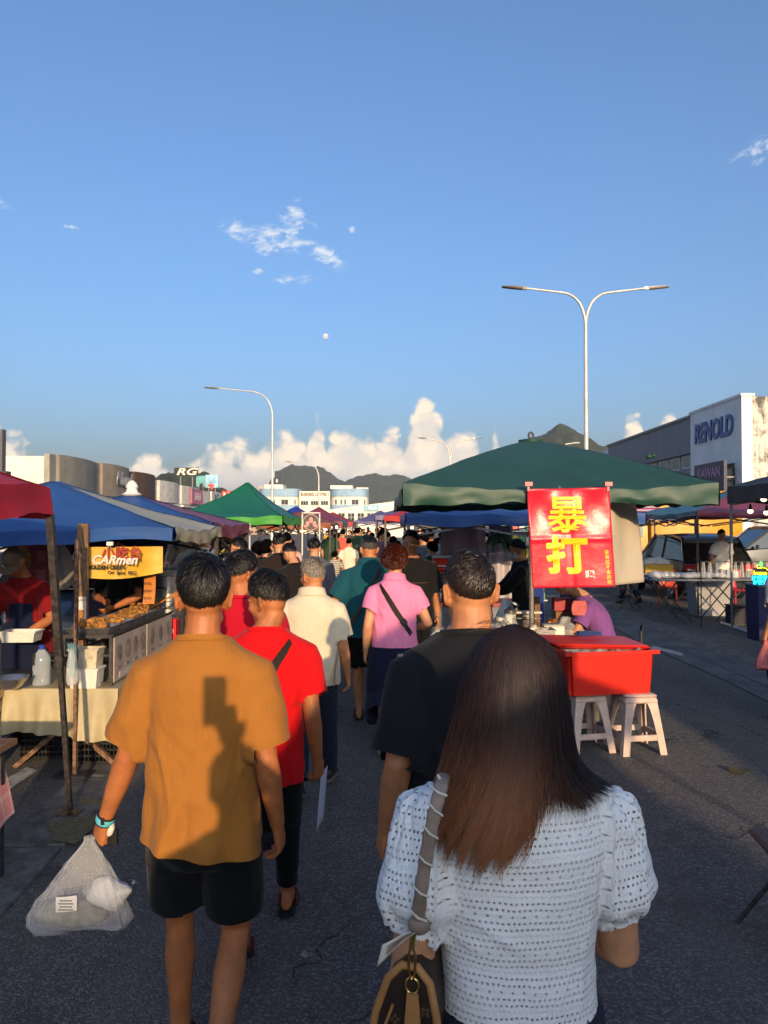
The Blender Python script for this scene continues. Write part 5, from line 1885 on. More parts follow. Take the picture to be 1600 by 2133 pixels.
# --- business centre across the end of the street
D = 170
t = thing('office_building', 'white office block with pale blue bands and two rounded wings', 'building', (px_x0(650, D), D, 0))
BLUEB = M('band_blue', (0.22, 0.34, 0.46), rough=0.6, var=0.2, vscale=0.4)
OFFW = M('office_white', (0.68, 0.64, 0.55), rough=0.85, var=0.06, vscale=0.4)

def drum(px0, px1, skip=0):
 x0, x1 = px_x0(px0, D), px_x0(px1, D)
 cx, rx = (x0 + x1) / 2, (x1 - x0) / 2
 def arc(name, z0, z1, mat, out):
  rings = []
  for q in np.linspace(0, math.pi, 25):
   # flat front with rounded ends
   ex = math.copysign(abs(math.cos(q)) ** 0.55, math.cos(q))
   ey = abs(math.sin(q)) ** 0.55
   p0 = (cx - (rx + out) * ex, D + 5 - (5 + out) * ey)
   rings.append(np.array([(p0[0], p0[1], z0), (p0[0], p0[1], z1), (cx - (rx - 1) * ex, D + 5.5, z1), (cx - (rx - 1) * ex, D + 5.5, z0)]))
  mb = MB(); mb.loft(rings)
  return mb.build(name, mat, t, 40, world=True)
 arc('wall', 0, 10.2, OFFW, 0.0)
 arc('band', 8.5, 10.35, BLUEB, 0.15)
 arc('band', 5.6, 6.6, BLUEB, 0.15)
 arc('band', 2.6, 3.6, BLUEB, 0.15)
 for z in (4.3, 7.2):
  for k, w in ((0.16, 0.6), (0.30, 0.5), (0.40, 0.5), (0.66, 1.7), (0.90, 0.5)):
   xx = x0 + (x1 - x0) * k
   yy = D + 5 - 5 * max(0.0, 1 - abs((xx - cx) / rx) ** 3.6) ** 0.28
   window_y(t, yy - 0.02, xx - w / 2, xx + w / 2, z - 0.6, z + 0.7, 2 if w > 1 else 1)

drum(537, 622)
drum(687, 767)
wall_box('wall', OFFW, t, px_x0(622, D) + 0.05, px_x0(687, D) - 0.05, D + 1.2, D + 12, 0, 9.8)
for k in range(3):
 a = px_x0(625, D) + k * 2.3
 for z in (4.3, 7.0):
  window_y(t, D + 1.18, a, a + 1.8, z - 0.5, z + 0.6, 3)
text('BUSINESS CENTRE 1', 1.02, M('sign_brown', (0.10, 0.06, 0.04), rough=0.5), t, (px_x0(655, D) - px_x0(650, D), 1.1, 9.0), bold=0.03, width=0.72)
wall_box('roof_room', OFFW, t, px_x0(541, D), px_x0(582, D), D + 6.2, D + 12, 8, 11.6)
wall_box('roof_room', M('office_tan', (0.40, 0.33, 0.26), rough=0.8), t, px_x0(529, D), px_x0(540, D), D + 6.2, D + 12, 0, 11.3)
wall_box('roof_room', OFFW, t, px_x0(684, D), px_x0(732, D), D + 6.2, D + 12, 8, 11.4)
wall_box('roof_room', OFFW, t, px_x0(740, D), px_x0(766, D), D + 6.2, D + 9, 8, 10.9)
an = thing('antenna_mast', 'white antenna mast on the roof of the office block', 'antenna', (px_x0(558, D), D + 8, 11.6))
mb = MB(); mb.tube([(0, 0, 0), (0, 0, 3.6)], 0.12, 8); mb.build('mast', FRAME_W, an)
mb = MB(); mb.box((0, -0.3, 2.6), (0.7, 0.3, 1.7)); mb.box((0.9, 0, 1.0), (0.4, 0.3, 0.8)); mb.build('panel_antenna', FRAME_W, an)
D2 = 118
t = thing('shophouse', 'long low white shophouse with a pale blue sign', 'building', (px_x0(760, D2), D2, 0))
mb = MB()
x0, x1 = px_x0(676, D2), px_x0(862, D2)
mb.add([(x0, D2, 0), (x1, D2, 0), (x1, D2, 6.1), (x0, D2, 4.3), (x0, D2 + 10, 0), (x1, D2 + 10, 0), (x1, D2 + 10, 6.1), (x0, D2 + 10, 4.3)],
       [(0, 1, 2, 3), (1, 5, 6, 2), (5, 4, 7, 6), (4, 0, 3, 7), (3, 2, 6, 7)])
mb.build('wall', WALL_WHITE, t, world=True)
for k in range(7):
 xx = px_x0(684 + k * 20, D2)
 window_y(t, D2 - 0.02, xx, xx + 1.15, 2.5, 3.9, 2, 2)
 if k % 2 == 0:
  wall_box('pilaster', OFFW, t, xx - 0.25, xx - 0.05, D2 - 0.3, D2 - 0.01, 0, 4.2)
wall_box('sign_board', M('sign_paleblue', (0.18, 0.40, 0.52), rough=0.5), t, px_x0(760, D2), px_x0(789, D2), D2 - 0.35, D2 - 0.1, 4.2, 5.1)
text('Klinik', 0.6, SIGN_WHITE, t, (px_x0(776, D2) - px_x0(760, D2), -0.37, 4.65), bold=0.02)
D3 = 150
t = thing('tan_building', 'tan building behind the shops at the end of the row', 'building', (px_x0(505, D3), D3, 0))
wall_box('wall', M('wall_tan', (0.33, 0.26, 0.19), rough=0.85, var=0.1, vscale=0.4), t, px_x0(478, D3), px_x0(535, D3), D3, D3 + 12, 0, 6.4)
wall_box('roof', M('roof_dark', (0.12, 0.09, 0.07), rough=0.8), t, px_x0(474, D3), px_x0(535, D3), D3 - 0.5, D3 + 12.5, 6.42, 7.2)

# pale day moon
mb = MB(); mb.ell((0, 0, 0), (9.6, 9.6, 9.6), 24, 14)
mo = mb.build('moon', M('moon_rock', (0.80, 0.80, 0.80), rough=1.0, var=0.45, vscale=0.16, alpha=0.30), smooth=180)
mo.location = P(678, 701, 2300)
tag(mo, 'pale daytime moon hanging in the blue sky', 'moon')

# ------------------------------------------------------------------ tents and parasols
POLE_BLACK = M('pole_black', (0.018, 0.017, 0.017), rough=0.45, metal=0.2, var=0.4, vscale=30, tint=(0.06, 0.05, 0.045))
POLE_GREY = M('pole_grey', (0.20, 0.20, 0.20), rough=0.5, metal=0.3, var=0.2, vscale=20)
POLE_WHITE = M('pole_white', (0.55, 0.54, 0.5), rough=0.55)

def tarp(name, col, transl=0.18, rough=0.45):
 return M(name, col, rough=rough, spec=0.35, var=0.10, vscale=2.4, bump=0.22, bscale=9, transl=transl)

def tent(label, x0, x1, y0, y1, eave, peak, val, cols, poles=(0, 1, 2, 3), pole_mat=None, ptop=None, sag=0.10, group=None, pr_=0.02, seed=1, name='market_tent', finial=None, wr=0.012, flatw=0.06, truss=True):
 """cols: tarps of the front (towards the camera), right, back and left slopes"""
 cx, cy = ptop if ptop else ((x0 + x1) / 2, (y0 + y1) / 2)
 t = thing(name, label, 'canopy', (cx, cy, 0), group=group)
 cor = [(x0, y0), (x1, y0), (x1, y1), (x0, y1)]
 names = ((0, 1), (1, 2), (2, 3), (3, 0))
 for i, (a, b) in enumerate(names):
  A, B = np.array(cor[a]), np.array(cor[b])
  def top(u, v, A=A, B=B):
   e = A[None, :] + (B - A)[None, :] * u[:, None]
   tx = cx + (u - 0.5) * flatw * (B - A)[0] / 2
   ty = cy + (u - 0.5) * flatw * (B - A)[1] / 2
   x = e[:, 0] + (tx - e[:, 0]) * v
   y = e[:, 1] + (ty - e[:, 1]) * v
   z = eave + (peak - eave) * (v - sag * 4 * v * (1 - v) * 0.5) - 0.035 * np.sin(math.pi * u) * (1 - v) * (1 if sag > 0 else 0.3)
   p = np.stack([x, y, z], 1)
   z = z + wr * fbm(p * 3.0 + seed, 3, seed) * (1 - v * 0.7) + wr * 0.8 * np.sin(u * 23 + v * 6) * (1 - v) ** 3
   return np.stack([x, y, z], 1)
  mb = MB()
  mb.grid(top, 26, 14)
  mb.build('canopy_panel', cols[i], t, 180, world=True, recalc=False)
  nrm = np.array((B - A)[::-1] * np.array((1, -1)))
  nrm = nrm / np.linalg.norm(nrm)
  def skirt(u, v, A=A, B=B, nrm=nrm):
   p = top(u, v * 0)
   out = 0.015 + 0.012 * np.sin(u * 31 + i) * v + 0.02 * v * fbm(np.stack([u * 6, v * 2, u * 0], 1), 2, seed + i)
   p[:, 0] += nrm[0] * out
   p[:, 1] += nrm[1] * out
   p[:, 2] -= v * val * (1 + 0.10 * np.sin(u * 9 + seed))
   return p
  mb = MB()
  mb.grid(skirt, 26, 4)
  mb.build('valance', cols[i], t, 180, world=True, recalc=False)
 pm = pole_mat or POLE_BLACK
 for k in poles:
  px_, py_ = cor[k]
  ix, iy = (0.03 if px_ == x0 else -0.03), (0.03 if py_ == y0 else -0.03)
  mb = MB()
  mb.bar((px_ + ix, py_ + iy, 0.0), (px_ + ix, py_ + iy, eave * 0.55), pr_ * 1.5)
  mb.bar((px_ + ix, py_ + iy, eave * 0.53), (px_ + ix, py_ + iy, eave - 0.02), pr_ * 2)
  mb.box((px_ + ix, py_ + iy, 0.008), (0.11, 0.11, 0.012))
  mb.box((px_ + ix, py_ + iy, eave * 0.55), (pr_ * 3, pr_ * 3, 0.05))
  mb.build('pole', pm, t, world=True)
 # scissor bars under the eaves
 for (a, b) in (names if truss else ()):
  A, B = Vector((*cor[a], 0)), Vector((*cor[b], 0))
  mb = MB()
  for s in range(2):
   p, q = A.lerp(B, s * 0.5 + 0.01), A.lerp(B, s * 0.5 + 0.49)
   c0 = Vector((cx, cy, 0))
   p, q = p.lerp(c0, 0.03), q.lerp(c0, 0.03)
   mb.bar((p.x, p.y, eave - 0.06), (q.x, q.y, eave - 0.30), 0.018, 0.026)
   mb.bar((p.x, p.y, eave - 0.30), (q.x, q.y, eave - 0.06), 0.018, 0.026)
  mb.build('truss', pm, t, world=True)
 if finial:
  mb = MB()
  mb.lathe([(0.10, 0), (0.12, 0.02), (0.07, 0.05), (0.06, 0.09), (0.075, 0.11), (0.05, 0.16), (0.015, 0.19)], (cx, cy, peak - 0.03), 14)
  mb.build('finial', finial, t, 50, world=True)
 return t

T_RED = tarp('tarp_red', (0.42, 0.018, 0.035), rough=0.6)
T_BLUE = tarp('tarp_blue', (0.025, 0.085, 0.27))
T_CREAM = tarp('tarp_cream', (0.42, 0.38, 0.26))
T_MAROON = tarp('tarp_maroon', (0.22, 0.045, 0.075))
T_GREEN = tarp('tarp_green', (0.015, 0.14, 0.085))
T_SUNLIT_GREEN = tarp('tarp_sunlit_green', (0.08, 0.38, 0.06), transl=0.3)  # sun through the green valance is put into this brighter colour
T_BROWN = tarp('tarp_rust', (0.26, 0.075, 0.03))
T_TEAL = tarp('tarp_teal', (0.05, 0.16, 0.19))
T_BLACK = tarp('tarp_black', (0.012, 0.012, 0.016), transl=0.0, rough=0.6)
T_ROYAL = tarp('tarp_royal', (0.02, 0.05, 0.33))
T_PURPLE = tarp('tarp_purple', (0.12, 0.10, 0.22))
T_SCARLET = tarp('tarp_scarlet', (0.50, 0.03, 0.03), transl=0.3)
T_FOREST = tarp('tarp_forest', (0.018, 0.060, 0.042), transl=0.06, rough=0.48)
WHITE_PLASTIC = M('plastic_white', (0.68, 0.65, 0.58), rough=0.5, var=0.08, vscale=8, dirt=0.2)

tent('red pop-up canopy on a leaning black post at the near stall', -5.0, -2.16, 2.2, 4.78, 2.10, 2.62, 0.19, [T_RED] * 4, poles=(0, 1, 3), pole_mat=POLE_BLACK, sag=-0.04, seed=2, truss=False)
# the leaning black corner post of the red canopy
lp = [o for o in COL.objects if o.get('label', '').startswith('red pop-up')][0]
mb = MB()
a, b = P(146, 1688, 4.8), P(104, 1072, 4.8)
c = a.lerp(b, 0.50)
mb.bar(a, c, 0.030); mb.bar(a.lerp(b, 0.49), b, 0.042); mb.box((a.x, a.y, 0.010), (0.13, 0.12, 0.014)); mb.box(c, (0.055, 0.055, 0.06))
mb.build('pole', POLE_BLACK, lp, world=True)

tent('blue and cream pyramid canopy above the fried food stall', -4.7, -1.70, 6.0, 7.72, 1.84, 2.27, 0.11, [T_BLUE, T_CREAM, T_BLUE, T_CREAM], ptop=(-3.1, 7.0), poles=(2, 3), seed=3, truss=False)
tent('blue and maroon pyramid canopy with a white finial', -4.2, -1.80, 7.80, 9.9, 1.885, 2.23, 0.13, [T_BLUE, T_MAROON, T_BLUE, T_MAROON], poles=(2, 3), seed=4, finial=WHITE_PLASTIC)
gt = tent('green peaked canopy with sunlight coloured into its bright lime lower edge', -3.45, -1.64, 12.0, 14.6, 2.02, 2.62, 0.13, [T_GREEN] * 4, ptop=(-2.44, 13.3), seed=5, sag=0.22)
for o in gt.children:
 if o.name.startswith('valance'):
  o.data.materials[0] = T_SUNLIT_GREEN
tent('small royal blue peaked canopy farther along the left row', -3.5, -1.9, 21.0, 23.5, 2.05, 2.42, 0.12, [T_ROYAL] * 4, seed=6, sag=0.2, ptop=(-2.6, 22))
tent('rust brown canopy behind the round sign', -3.0, -1.25, 17.6, 20.2, 1.92, 2.22, 0.14, [T_BROWN] * 4, seed=7)
tent('maroon and teal canopy far down the left row', -3.2, -1.35, 24.5, 27.5, 2.0, 2.5, 0.13, [T_MAROON, T_TEAL, T_MAROON, T_TEAL], seed=8)
tent('teal canopy with a scarlet edge far down the left row', -3.0, -1.2, 29, 32, 2.0, 2.4, 0.2, [T_SCARLET, T_TEAL, T_TEAL, T_TEAL], seed=9)
tent('slate blue canopy at the far end of the market lane', -1.6, 1.2, 40, 44, 2.1, 2.7, 0.15, [T_PURPLE] * 4, seed=10)
tent('scarlet canopy with a violet side beside the blue canopy', 0.0, 2.6, 15.2, 18.0, 2.05, 2.42, 0.12, [T_SCARLET, T_PURPLE, T_SCARLET, T_PURPLE], seed=11)
tent('violet canopy behind the scarlet one on the lane', -0.25, 2.2, 21, 24, 2.15, 2.55, 0.14, [T_PURPLE] * 4, seed=12)
tent('blue tarpaulin canopy behind the green parasol', 0.28, 3.3, 9.4, 12.4, 2.02, 2.34, 0.14, [T_BLUE] * 4, seed=13, pole_mat=POLE_GREY, poles=(0,))
tent('black pop-up canopy hung with light bulbs', 6.02, 9.2, 9.6, 13.0, 2.52, 3.05, 0.27, [T_BLACK] * 4, poles=(3,), seed=14, pole_mat=POLE_GREY, sag=-0.03)
tent('teal and maroon canopy over the folding tables', 6.3, 10.0, 15.0, 18.6, 2.14, 2.74, 0.10, [T_MAROON, T_MAROON, T_MAROON, T_TEAL], seed=15, poles=(0, 2))
st = M('tarp_stripes', (0.5, 0.03, 0.06), rough=0.5)
q = NT(st.node_tree)
bs = [n for n in st.node_tree.nodes if n.type == 'BSDF_PRINCIPLED'][0]
oc = q.new('ShaderNodeTexCoord').outputs['Object']
sx = q.sep(oc)
bandf = q.math('GREATER_THAN', q.math('SINE', q.math('MULTIPLY', sx[2], 70.0)), 0.0)
q.l.new(q.mix(bandf, (0.45, 0.03, 0.06), (0.62, 0.55, 0.52)), bs.inputs['Base Color'])
tent('red and white striped canopy behind the cream banner', 4.9, 8.2, 19.5, 22.5, 2.15, 2.62, 0.14, [st] * 4, seed=16)

# --- the green parasol with its convex top
t = thing('market_parasol', 'large dark green parasol canopy holding the red banner', 'parasol', (1.35, 7.0, 0))
GX0, GX1, GY0, GY1, GE, GP = 0.14, 2.47, 5.5, 8.5, 2.165, 2.655
cor = [(GX0, GY0), (GX1, GY0), (GX1, GY1), (GX0, GY1)]
gc = np.array((1.385, 7.0))
for i in range(4):
 A, B = np.array(cor[i]), np.array(cor[(i + 1) % 4])
 def top(u, v, A=A, B=B):
  e = A[None, :] + (B - A)[None, :] * u[:, None]
  p = e + (gc[None, :] - e) * v[:, None] * 0.985
  rise = 0.74 * v + 0.26 * np.sin(v * math.pi / 2)
  z = GE + (GP - GE) * rise - 0.055 * np.sin(math.pi * u) * (1 - v) ** 1.5
  w = np.stack([p[:, 0], p[:, 1], z], 1)
  z = z + 0.008 * fbm(w * 4, 3, 7) * (1 - v) + 0.006 * np.sin(u * 40 + 3 * np.sin(v * 6)) * (1 - v) ** 4
  return np.stack([p[:, 0], p[:, 1], z], 1)
 mb = MB(); mb.grid(top, 36, 20)
 mb.build('canopy_panel', T_FOREST, t, 180, world=True, recalc=False)
 nrm = np.array(((B - A)[1], -(B - A)[0])); nrm /= np.linalg.norm(nrm)
 def skirt(u, v, nrm=nrm):
  p = top(u, v * 0)
  o_ = 0.012 + 0.035 * v * (1 - v) + 0.016 * np.sin(u * 34 + 3 * np.sin(u * 9)) * v + 0.012 * v * fbm(np.stack([u * 14, v * 3, u * 0], 1), 3, 9)
  p[:, 0] += nrm[0] * o_; p[:, 1] += nrm[1] * o_
  tuck = 0.115 + 0.05 * np.abs(u - 0.5) * 2 - 0.04 * np.sin(math.pi * u)
  p[:, 2] -= v * tuck + 0.006 * np.sin(u * 50) * v
  return p
 mb = MB(); mb.grid(skirt, 60, 6)
 mb.build('valance', T_FOREST, t, 180, world=True, recalc=False)
 mb = MB()
 mb.bar((*cor[i], GE - 0.03), (gc[0], gc[1], GP - 0.12), 0.02)
 mid = (A + B) / 2
 mb.bar((mid[0], mid[1], GE - 0.05), (gc[0], gc[1], GP - 0.12), 0.02)
 mb.build('rib', POLE_GREY, t, world=True)
mb = MB(); mb.tube([(gc[0], gc[1], 0.02), (gc[0], gc[1], GP - 0.03)], 0.024, 12); mb.build('pole', POLE_GREY, t, 40, world=True)
mb = MB(); mb.lathe([(0.24, 0.0), (0.24, 0.05), (0.10, 0.07), (0.05, 0.10), (0.05, 0.32)], (gc[0], gc[1], 0.0), 20); mb.build('base', M('base_grey', (0.2, 0.2, 0.2), rough=0.9), t, 40, world=True)
mb = MB(); mb.lathe([(0.115, -0.03), (0.12, 0.0), (0.06, 0.012)], (gc[0], gc[1], GP), 18); mb.build('cap', T_FOREST, t, 40, world=True)
mb = MB()
mb.tube([(gc[0] + 0.022 * math.cos(a), gc[1], GP + 0.045 + 0.028 * math.sin(a)) for a in np.linspace(0, 2 * math.pi, 17)], 0.010, 8)
mb.build('hoop', POLE_BLACK, t, 60, world=True)
mb = MB()
mb.tube([(1.62, 6.62, 2.575), (1.72, 6.74, 2.60), (1.80, 6.85, 2.615)], 0.006, 6); mb.build('seam_cord', WHITE_PLASTIC, t, 60, world=True)
# knotted corner on the right slope
mb = MB(); mb.ell(P(1352, 951, 6.6), (0.035, 0.03, 0.022), 12, 8); mb.ell(P(1362, 949, 6.6), (0.02, 0.02, 0.02), 10, 7); mb.build('tie_knot', T_FOREST, t, 60, world=True)

# --- red banner with yellow characters
def banner_cloth(px0, px1, py0, py1, d, d2=None):
 a, b = P(px0, py0, d), P(px1, py1, d2 or d)
 return a, b

RED_VINYL = M('vinyl_red', (0.55, 0.012, 0.035), rough=0.32, spec=0.5, var=0.06, vscale=3, bump=0.5, bscale=6)
YEL = M('print_yellow', (0.80, 0.56, 0.015), rough=0.4)
a, b = P(1098, 1017, 5.44), P(1270, 1224, 5.44)
bw, bh = b.x - a.x, a.z - b.z
t = thing('hanging_banner', 'red vinyl banner with large yellow characters clipped to the parasol', 'banner', (a.x, 5.44, b.z))

def ripple(x, z):
 """depth of the creased vinyl at banner coordinates (0..bw, 0..bh)"""
 u, v = x / bw, z / bh
 r = -0.010 * np.exp(-((v - 0.49) / 0.02) ** 2) + 0.006 * np.exp(-((u - 0.5) / 0.02) ** 2)
 fan = 0.013 * np.sin((u - v) * 9 + 1.0) * np.clip(v, 0, 1) ** 2 + 0.013 * np.sin((u + v) * 9) * np.clip(v, 0, 1) ** 2
 return r + fan + 0.010 * np.sin(u * 6.0) + 0.010 * (1 - v) * np.sin(u * 3 + 1)

def bend_to_banner(o, off):
 c = coords(o.data)
 m = np.array(o.matrix_basis)
 p = c @ m[:3, :3].T + m[:3, 3]
 p[:, 1] = p[:, 1] * 0.0 + ripple(p[:, 0], p[:, 2]) - off
 setco(o.data, p)
 o.matrix_basis = Matrix.Identity(4)

def shear_x(z):
 return (1 - z / bh) * 0.04

mb = MB()
mb.grid(lambda u, v: np.stack([u * bw + shear_x(v * bh), ripple(u * bw, v * bh), v * bh + 0.012 * (u - 0.5)], 1), 40, 48)
bn = mb.build('sheet', RED_VINYL, t, 180)
thicken(bn.data, 0.002)

def subdiv(o, n=1):
 bm = bmesh.new(); bm.from_mesh(o.data)
 bmesh.ops.triangulate(bm, faces=bm.faces)
 bmesh.ops.subdivide_edges(bm, edges=[e for e in bm.edges if e.calc_length() > 0.03], cuts=n)
 bm.to_mesh(o.data); bm.free()

for body, size, u, v, bold, m_, wd in (('暴', 0.285, 0.47, 0.71, 0.0125, YEL, 1.05), ('打', 0.285, 0.44, 0.30, 0.0130, YEL, 1.05), ('吧', 0.068, 0.70, 0.125, 0.003, WHITE_PLASTIC, 1.0),
                                  ('没', 0.032, 0.915, 0.355, 0.0008, YEL, 1.0), ('有', 0.032, 0.917, 0.305, 0.0008, YEL, 1.0), ('过', 0.032, 0.919, 0.255, 0.0008, YEL, 1.0), ('不', 0.032, 0.921, 0.205, 0.0008, YEL, 1.0),
                                  ('去', 0.032, 0.923, 0.155, 0.0008, YEL, 1.0), ('的', 0.032, 0.925, 0.105, 0.0008, YEL, 1.0), ('坎', 0.032, 0.927, 0.055, 0.0008, YEL, 1.0)):
 o = text(body, size, m_, t, (u * bw, 0, v * bh), bold=0.0015 if body == '暴' else min(bold, 0.004), extrude=0, width=wd, name='character')
 subdiv(o, 1)
 if bold > 0.01:
  # fat brush strokes: the glyph swept around itself
  base = o.data.copy()
  sw = 0.0032 if body == '暴' else 0.0085
  bm = bmesh.new(); bm.from_mesh(o.data)
  for q in range(8):
   e = base.copy(); e.transform(Matrix.Translation((math.cos(q * 0.785) * sw, math.sin(q * 0.785) * sw, 0.00012 * (q + 1)))); bm.from_mesh(e)
  bm.to_mesh(o.data); bm.free()
 c = coords(o.data)
 lift = c[:, 2].copy()
 bend_to_banner(o, 0.0045)
 c = coords(o.data); c[:, 0] += shear_x(c[:, 2]); c[:, 1] -= lift; setco(o.data, c)
for fx in (0.0, 1.0):
 mb = MB()
 mb.box((fx * bw * 0.97 + 0.008, -0.012, bh + 0.030), (0.055, 0.035, 0.030)); mb.box((fx * bw * 0.97 + 0.008, -0.010, bh + 0.004), (0.016, 0.012, 0.05))
 mb.build('clip', M('clip_pink', (0.38, 0.10, 0.12), rough=0.4), t)
for fx, fz in ((0.02, 0.98), (0.97, 0.975), (0.02, 0.02), (0.97, 0.02)):
 mb = MB(); mb.lathe([(0.007, 0), (0.007, 0.004)], (0, 0, 0), 10)
 o = mb.build('eyelet', POLE_BLACK, t)
 o.rotation_euler = (math.pi / 2, 0, 0)
 o.location = (fx * bw + shear_x(fz * bh), ripple(fx * bw, fz * bh) - 0.004, fz * bh)

# --- back of a second banner, cream, hanging along the side of the parasol
a, b = P(1268, 1045, 5.75), P(1330, 1208, 6.3)
CREAMV = M('vinyl_cream', (0.52, 0.45, 0.34), rough=0.6, var=0.06, vscale=4, bump=0.35, bscale=7, transl=0.1)
t = thing('hanging_banner', 'plain cream back of a second banner beside the red one', 'banner', (a.x, a.y, 1.36))
A0, A1 = np.array((0.0, 0.0)), np.array((P(1340, 1100, 6.25).x - a.x, 0.5))

def cream(u, v):
 p = A0[None, :] + (A1 - A0)[None, :] * u[:, None] * (0.80 + 0.20 * (1 - v))[:, None]
 z = (0.02 + 0.0 * u) + v * (0.66 + 0.06 * u)
 w = 0.02 * np.sin(u * 9 + v * 5) * v + 0.025 * np.sin(u * 5 - v * 3)
 return np.stack([p[:, 0], p[:, 1] + w, z], 1)

mb = MB(); mb.grid(cream, 24, 30); o = mb.build('sheet', CREAMV, t, 180); thicken(o.data, 0.002)
mb = MB(); mb.box((A1[0] * 0.98, A1[1] - 0.02, 0.73), (0.03, 0.03, 0.06)); mb.build('clip', POLE_BLACK, t)
mb = MB(); mb.lathe([(0.008, 0), (0.008, 0.005)], (0, 0, 0), 10); o = mb.build('eyelet', POLE_BLACK, t); o.rotation_euler = (math.pi / 2, 0, 0); o.location = (A1[0] * 0.95, A1[1] - 0.03, 0.05)

# ------------------------------------------------------------------ fried food stall on the left
STEEL_SH = M('stainless', (0.42, 0.41, 0.39), rough=0.28, metal=0.9, var=0.2, vscale=12)
STEEL_DK = M('stainless_dark', (0.12, 0.115, 0.11), rough=0.35, metal=0.7, var=0.3, vscale=18)
RUST = M('rusty_tube', (0.14, 0.07, 0.04), rough=0.7, var=0.5, vscale=25, tint=(0.26, 0.15, 0.09))
WOOD = M('old_wood', (0.20, 0.11, 0.055), rough=0.8, var=0.5, vscale=18, stretch=(6, 6, 0.8), bump=0.4, bscale=30)
PVC_BEIGE = M('oilcloth_beige', (0.40, 0.34, 0.20), rough=0.55, var=0.10, vscale=5, bump=0.25, bscale=9)
FRIED = M('fried_batter', (0.36, 0.16, 0.035), rough=0.7, var=0.5, vscale=40, bump=0.8, bscale=120)
CLEAR = M('clear_plastic', (0.62, 0.66, 0.68), rough=0.25, alpha=0.22, spec=0.6)
FILM = M('plastic_film', (0.70, 0.72, 0.74), rough=0.3, alpha=0.30, spec=0.6, bump=0.6, bscale=18)
BLUE_PLASTIC = M('plastic_blue', (0.02, 0.05, 0.30), rough=0.4)
BLACK_PLASTIC = M('plastic_black', (0.012, 0.012, 0.013), rough=0.5, var=0.3, vscale=12)

def cloth_box(name, mat, parent, x0, x1, y0, y1, ztop, drops, seed=0, n=26):
 """table cover: flat top with four hanging, rippling skirts (drops: front, right, back, left)"""
 mb = MB()
 mb.grid(lambda u, v: np.stack([x0 + (x1 - x0) * u, y0 + (y1 - y0) * v, ztop + 0.003 * fbm(np.stack([u * 6, v * 6, u * 0], 1), 2, seed)], 1), n, n)
 cor = [(x0, y0), (x1, y0), (x1, y1), (x0, y1)]
 for i in range(4):
  A, B = np.array(cor[i]), np.array(cor[(i + 1) % 4])
  nr = np.array(((B - A)[1], -(B - A)[0])); nr /= np.linalg.norm(nr)
  dr = drops[i]
  if dr <= 0:
   continue
  def sk(u, v):
   p = A[None, :] + (B - A)[None, :] * u[:, None]
   w = v * (0.03 + 0.028 * np.sin(u * 17 + seed + i) + 0.02 * np.sin(u * 41 + 1.3 * i))
   p = p + nr[None, :] * w[:, None]
   dd = dr * (1 + 0.10 * np.sin(u * 4 + seed * 2 + i)) if not callable(dr) else dr
   return np.stack([p[:, 0], p[:, 1], ztop - v * dd], 1)
  mb.grid(sk, n + 14, 10)
 return mb.build(name, mat, parent, 180, world=True, recalc=False)

t = thing('stall_table', 'trestle table under a beige oilcloth at the fried food stall', 'table', (-2.4, 6.4, 0))
X0, X1, Y0, Y1, ZT = -2.86, -2.00, 5.62, 7.45, 0.625
mb = MB(); mb.box(((X0 + X1) / 2, (Y0 + Y1) / 2, ZT - 0.02), (X1 - X0 - 0.02, Y1 - Y0 - 0.02, 0.03)); mb.build('table_top', WOOD, t, world=True)
cloth_box('oilcloth', PVC_BEIGE, t, X0, X1, Y0, Y1, ZT, (0.36, 0.56, 0.2, 0.2), 2)
for yy in (Y0 + 0.12, Y1 - 0.15):
 for sgn in (-1, 1):
  mb = MB()
  cxm = (X0 + X1) / 2
  mb.bar((cxm + sgn * 0.40, yy, 0.0), (cxm - sgn * 0.30, yy + 0.03 * sgn, ZT - 0.04), 0.035)
  mb.build('leg', RUST, t, world=True)
# serving cart with trays
t = thing('serving_cart', 'steel serving cart with faded picture panels and food trays', 'food cart', (-2.26, 6.5, ZT))
CX0, CX1, CY0, CY1, CZ0, CZ1 = -2.44, -2.085, 5.70, 7.28, ZT + 0.005, 1.01
mb = MB()
for xx in (CX0, CX1):
 for yy in (CY0, (CY0 + CY1) / 2, CY1):
  mb.bar((xx, yy, CZ0), (xx, yy, CZ1), 0.022)
for xx in (CX0, CX1):
 for zz in (CZ0 + 0.02, CZ0 + 0.23, CZ1 - 0.01):
  mb.bar((xx, CY0, zz), (xx, CY1, zz), 0.020)
for yy in (CY0, CY1):
 for zz in (CZ0 + 0.02, CZ0 + 0.23, CZ1 - 0.01):
  mb.bar((CX0, yy, zz), (CX1, yy, zz), 0.018)
mb.build('frame', STEEL_DK, t, world=True)
mb = MB(); mb.box(((CX0 + CX1) / 2, (CY0 + CY1) / 2, CZ1 + 0.004), (CX1 - CX0 + 0.05, CY1 - CY0 + 0.04, 0.012)); mb.build('top', STEEL_DK, t, world=True)
PIC = M('faded_print', (0.40, 0.33, 0.28), rough=0.5, var=0.15, vscale=7)
PICD = M('faded_food', (0.26, 0.20, 0.17), rough=0.5, var=0.4, vscale=14)
PICL = M('faded_text', (0.50, 0.44, 0.38), rough=0.5)
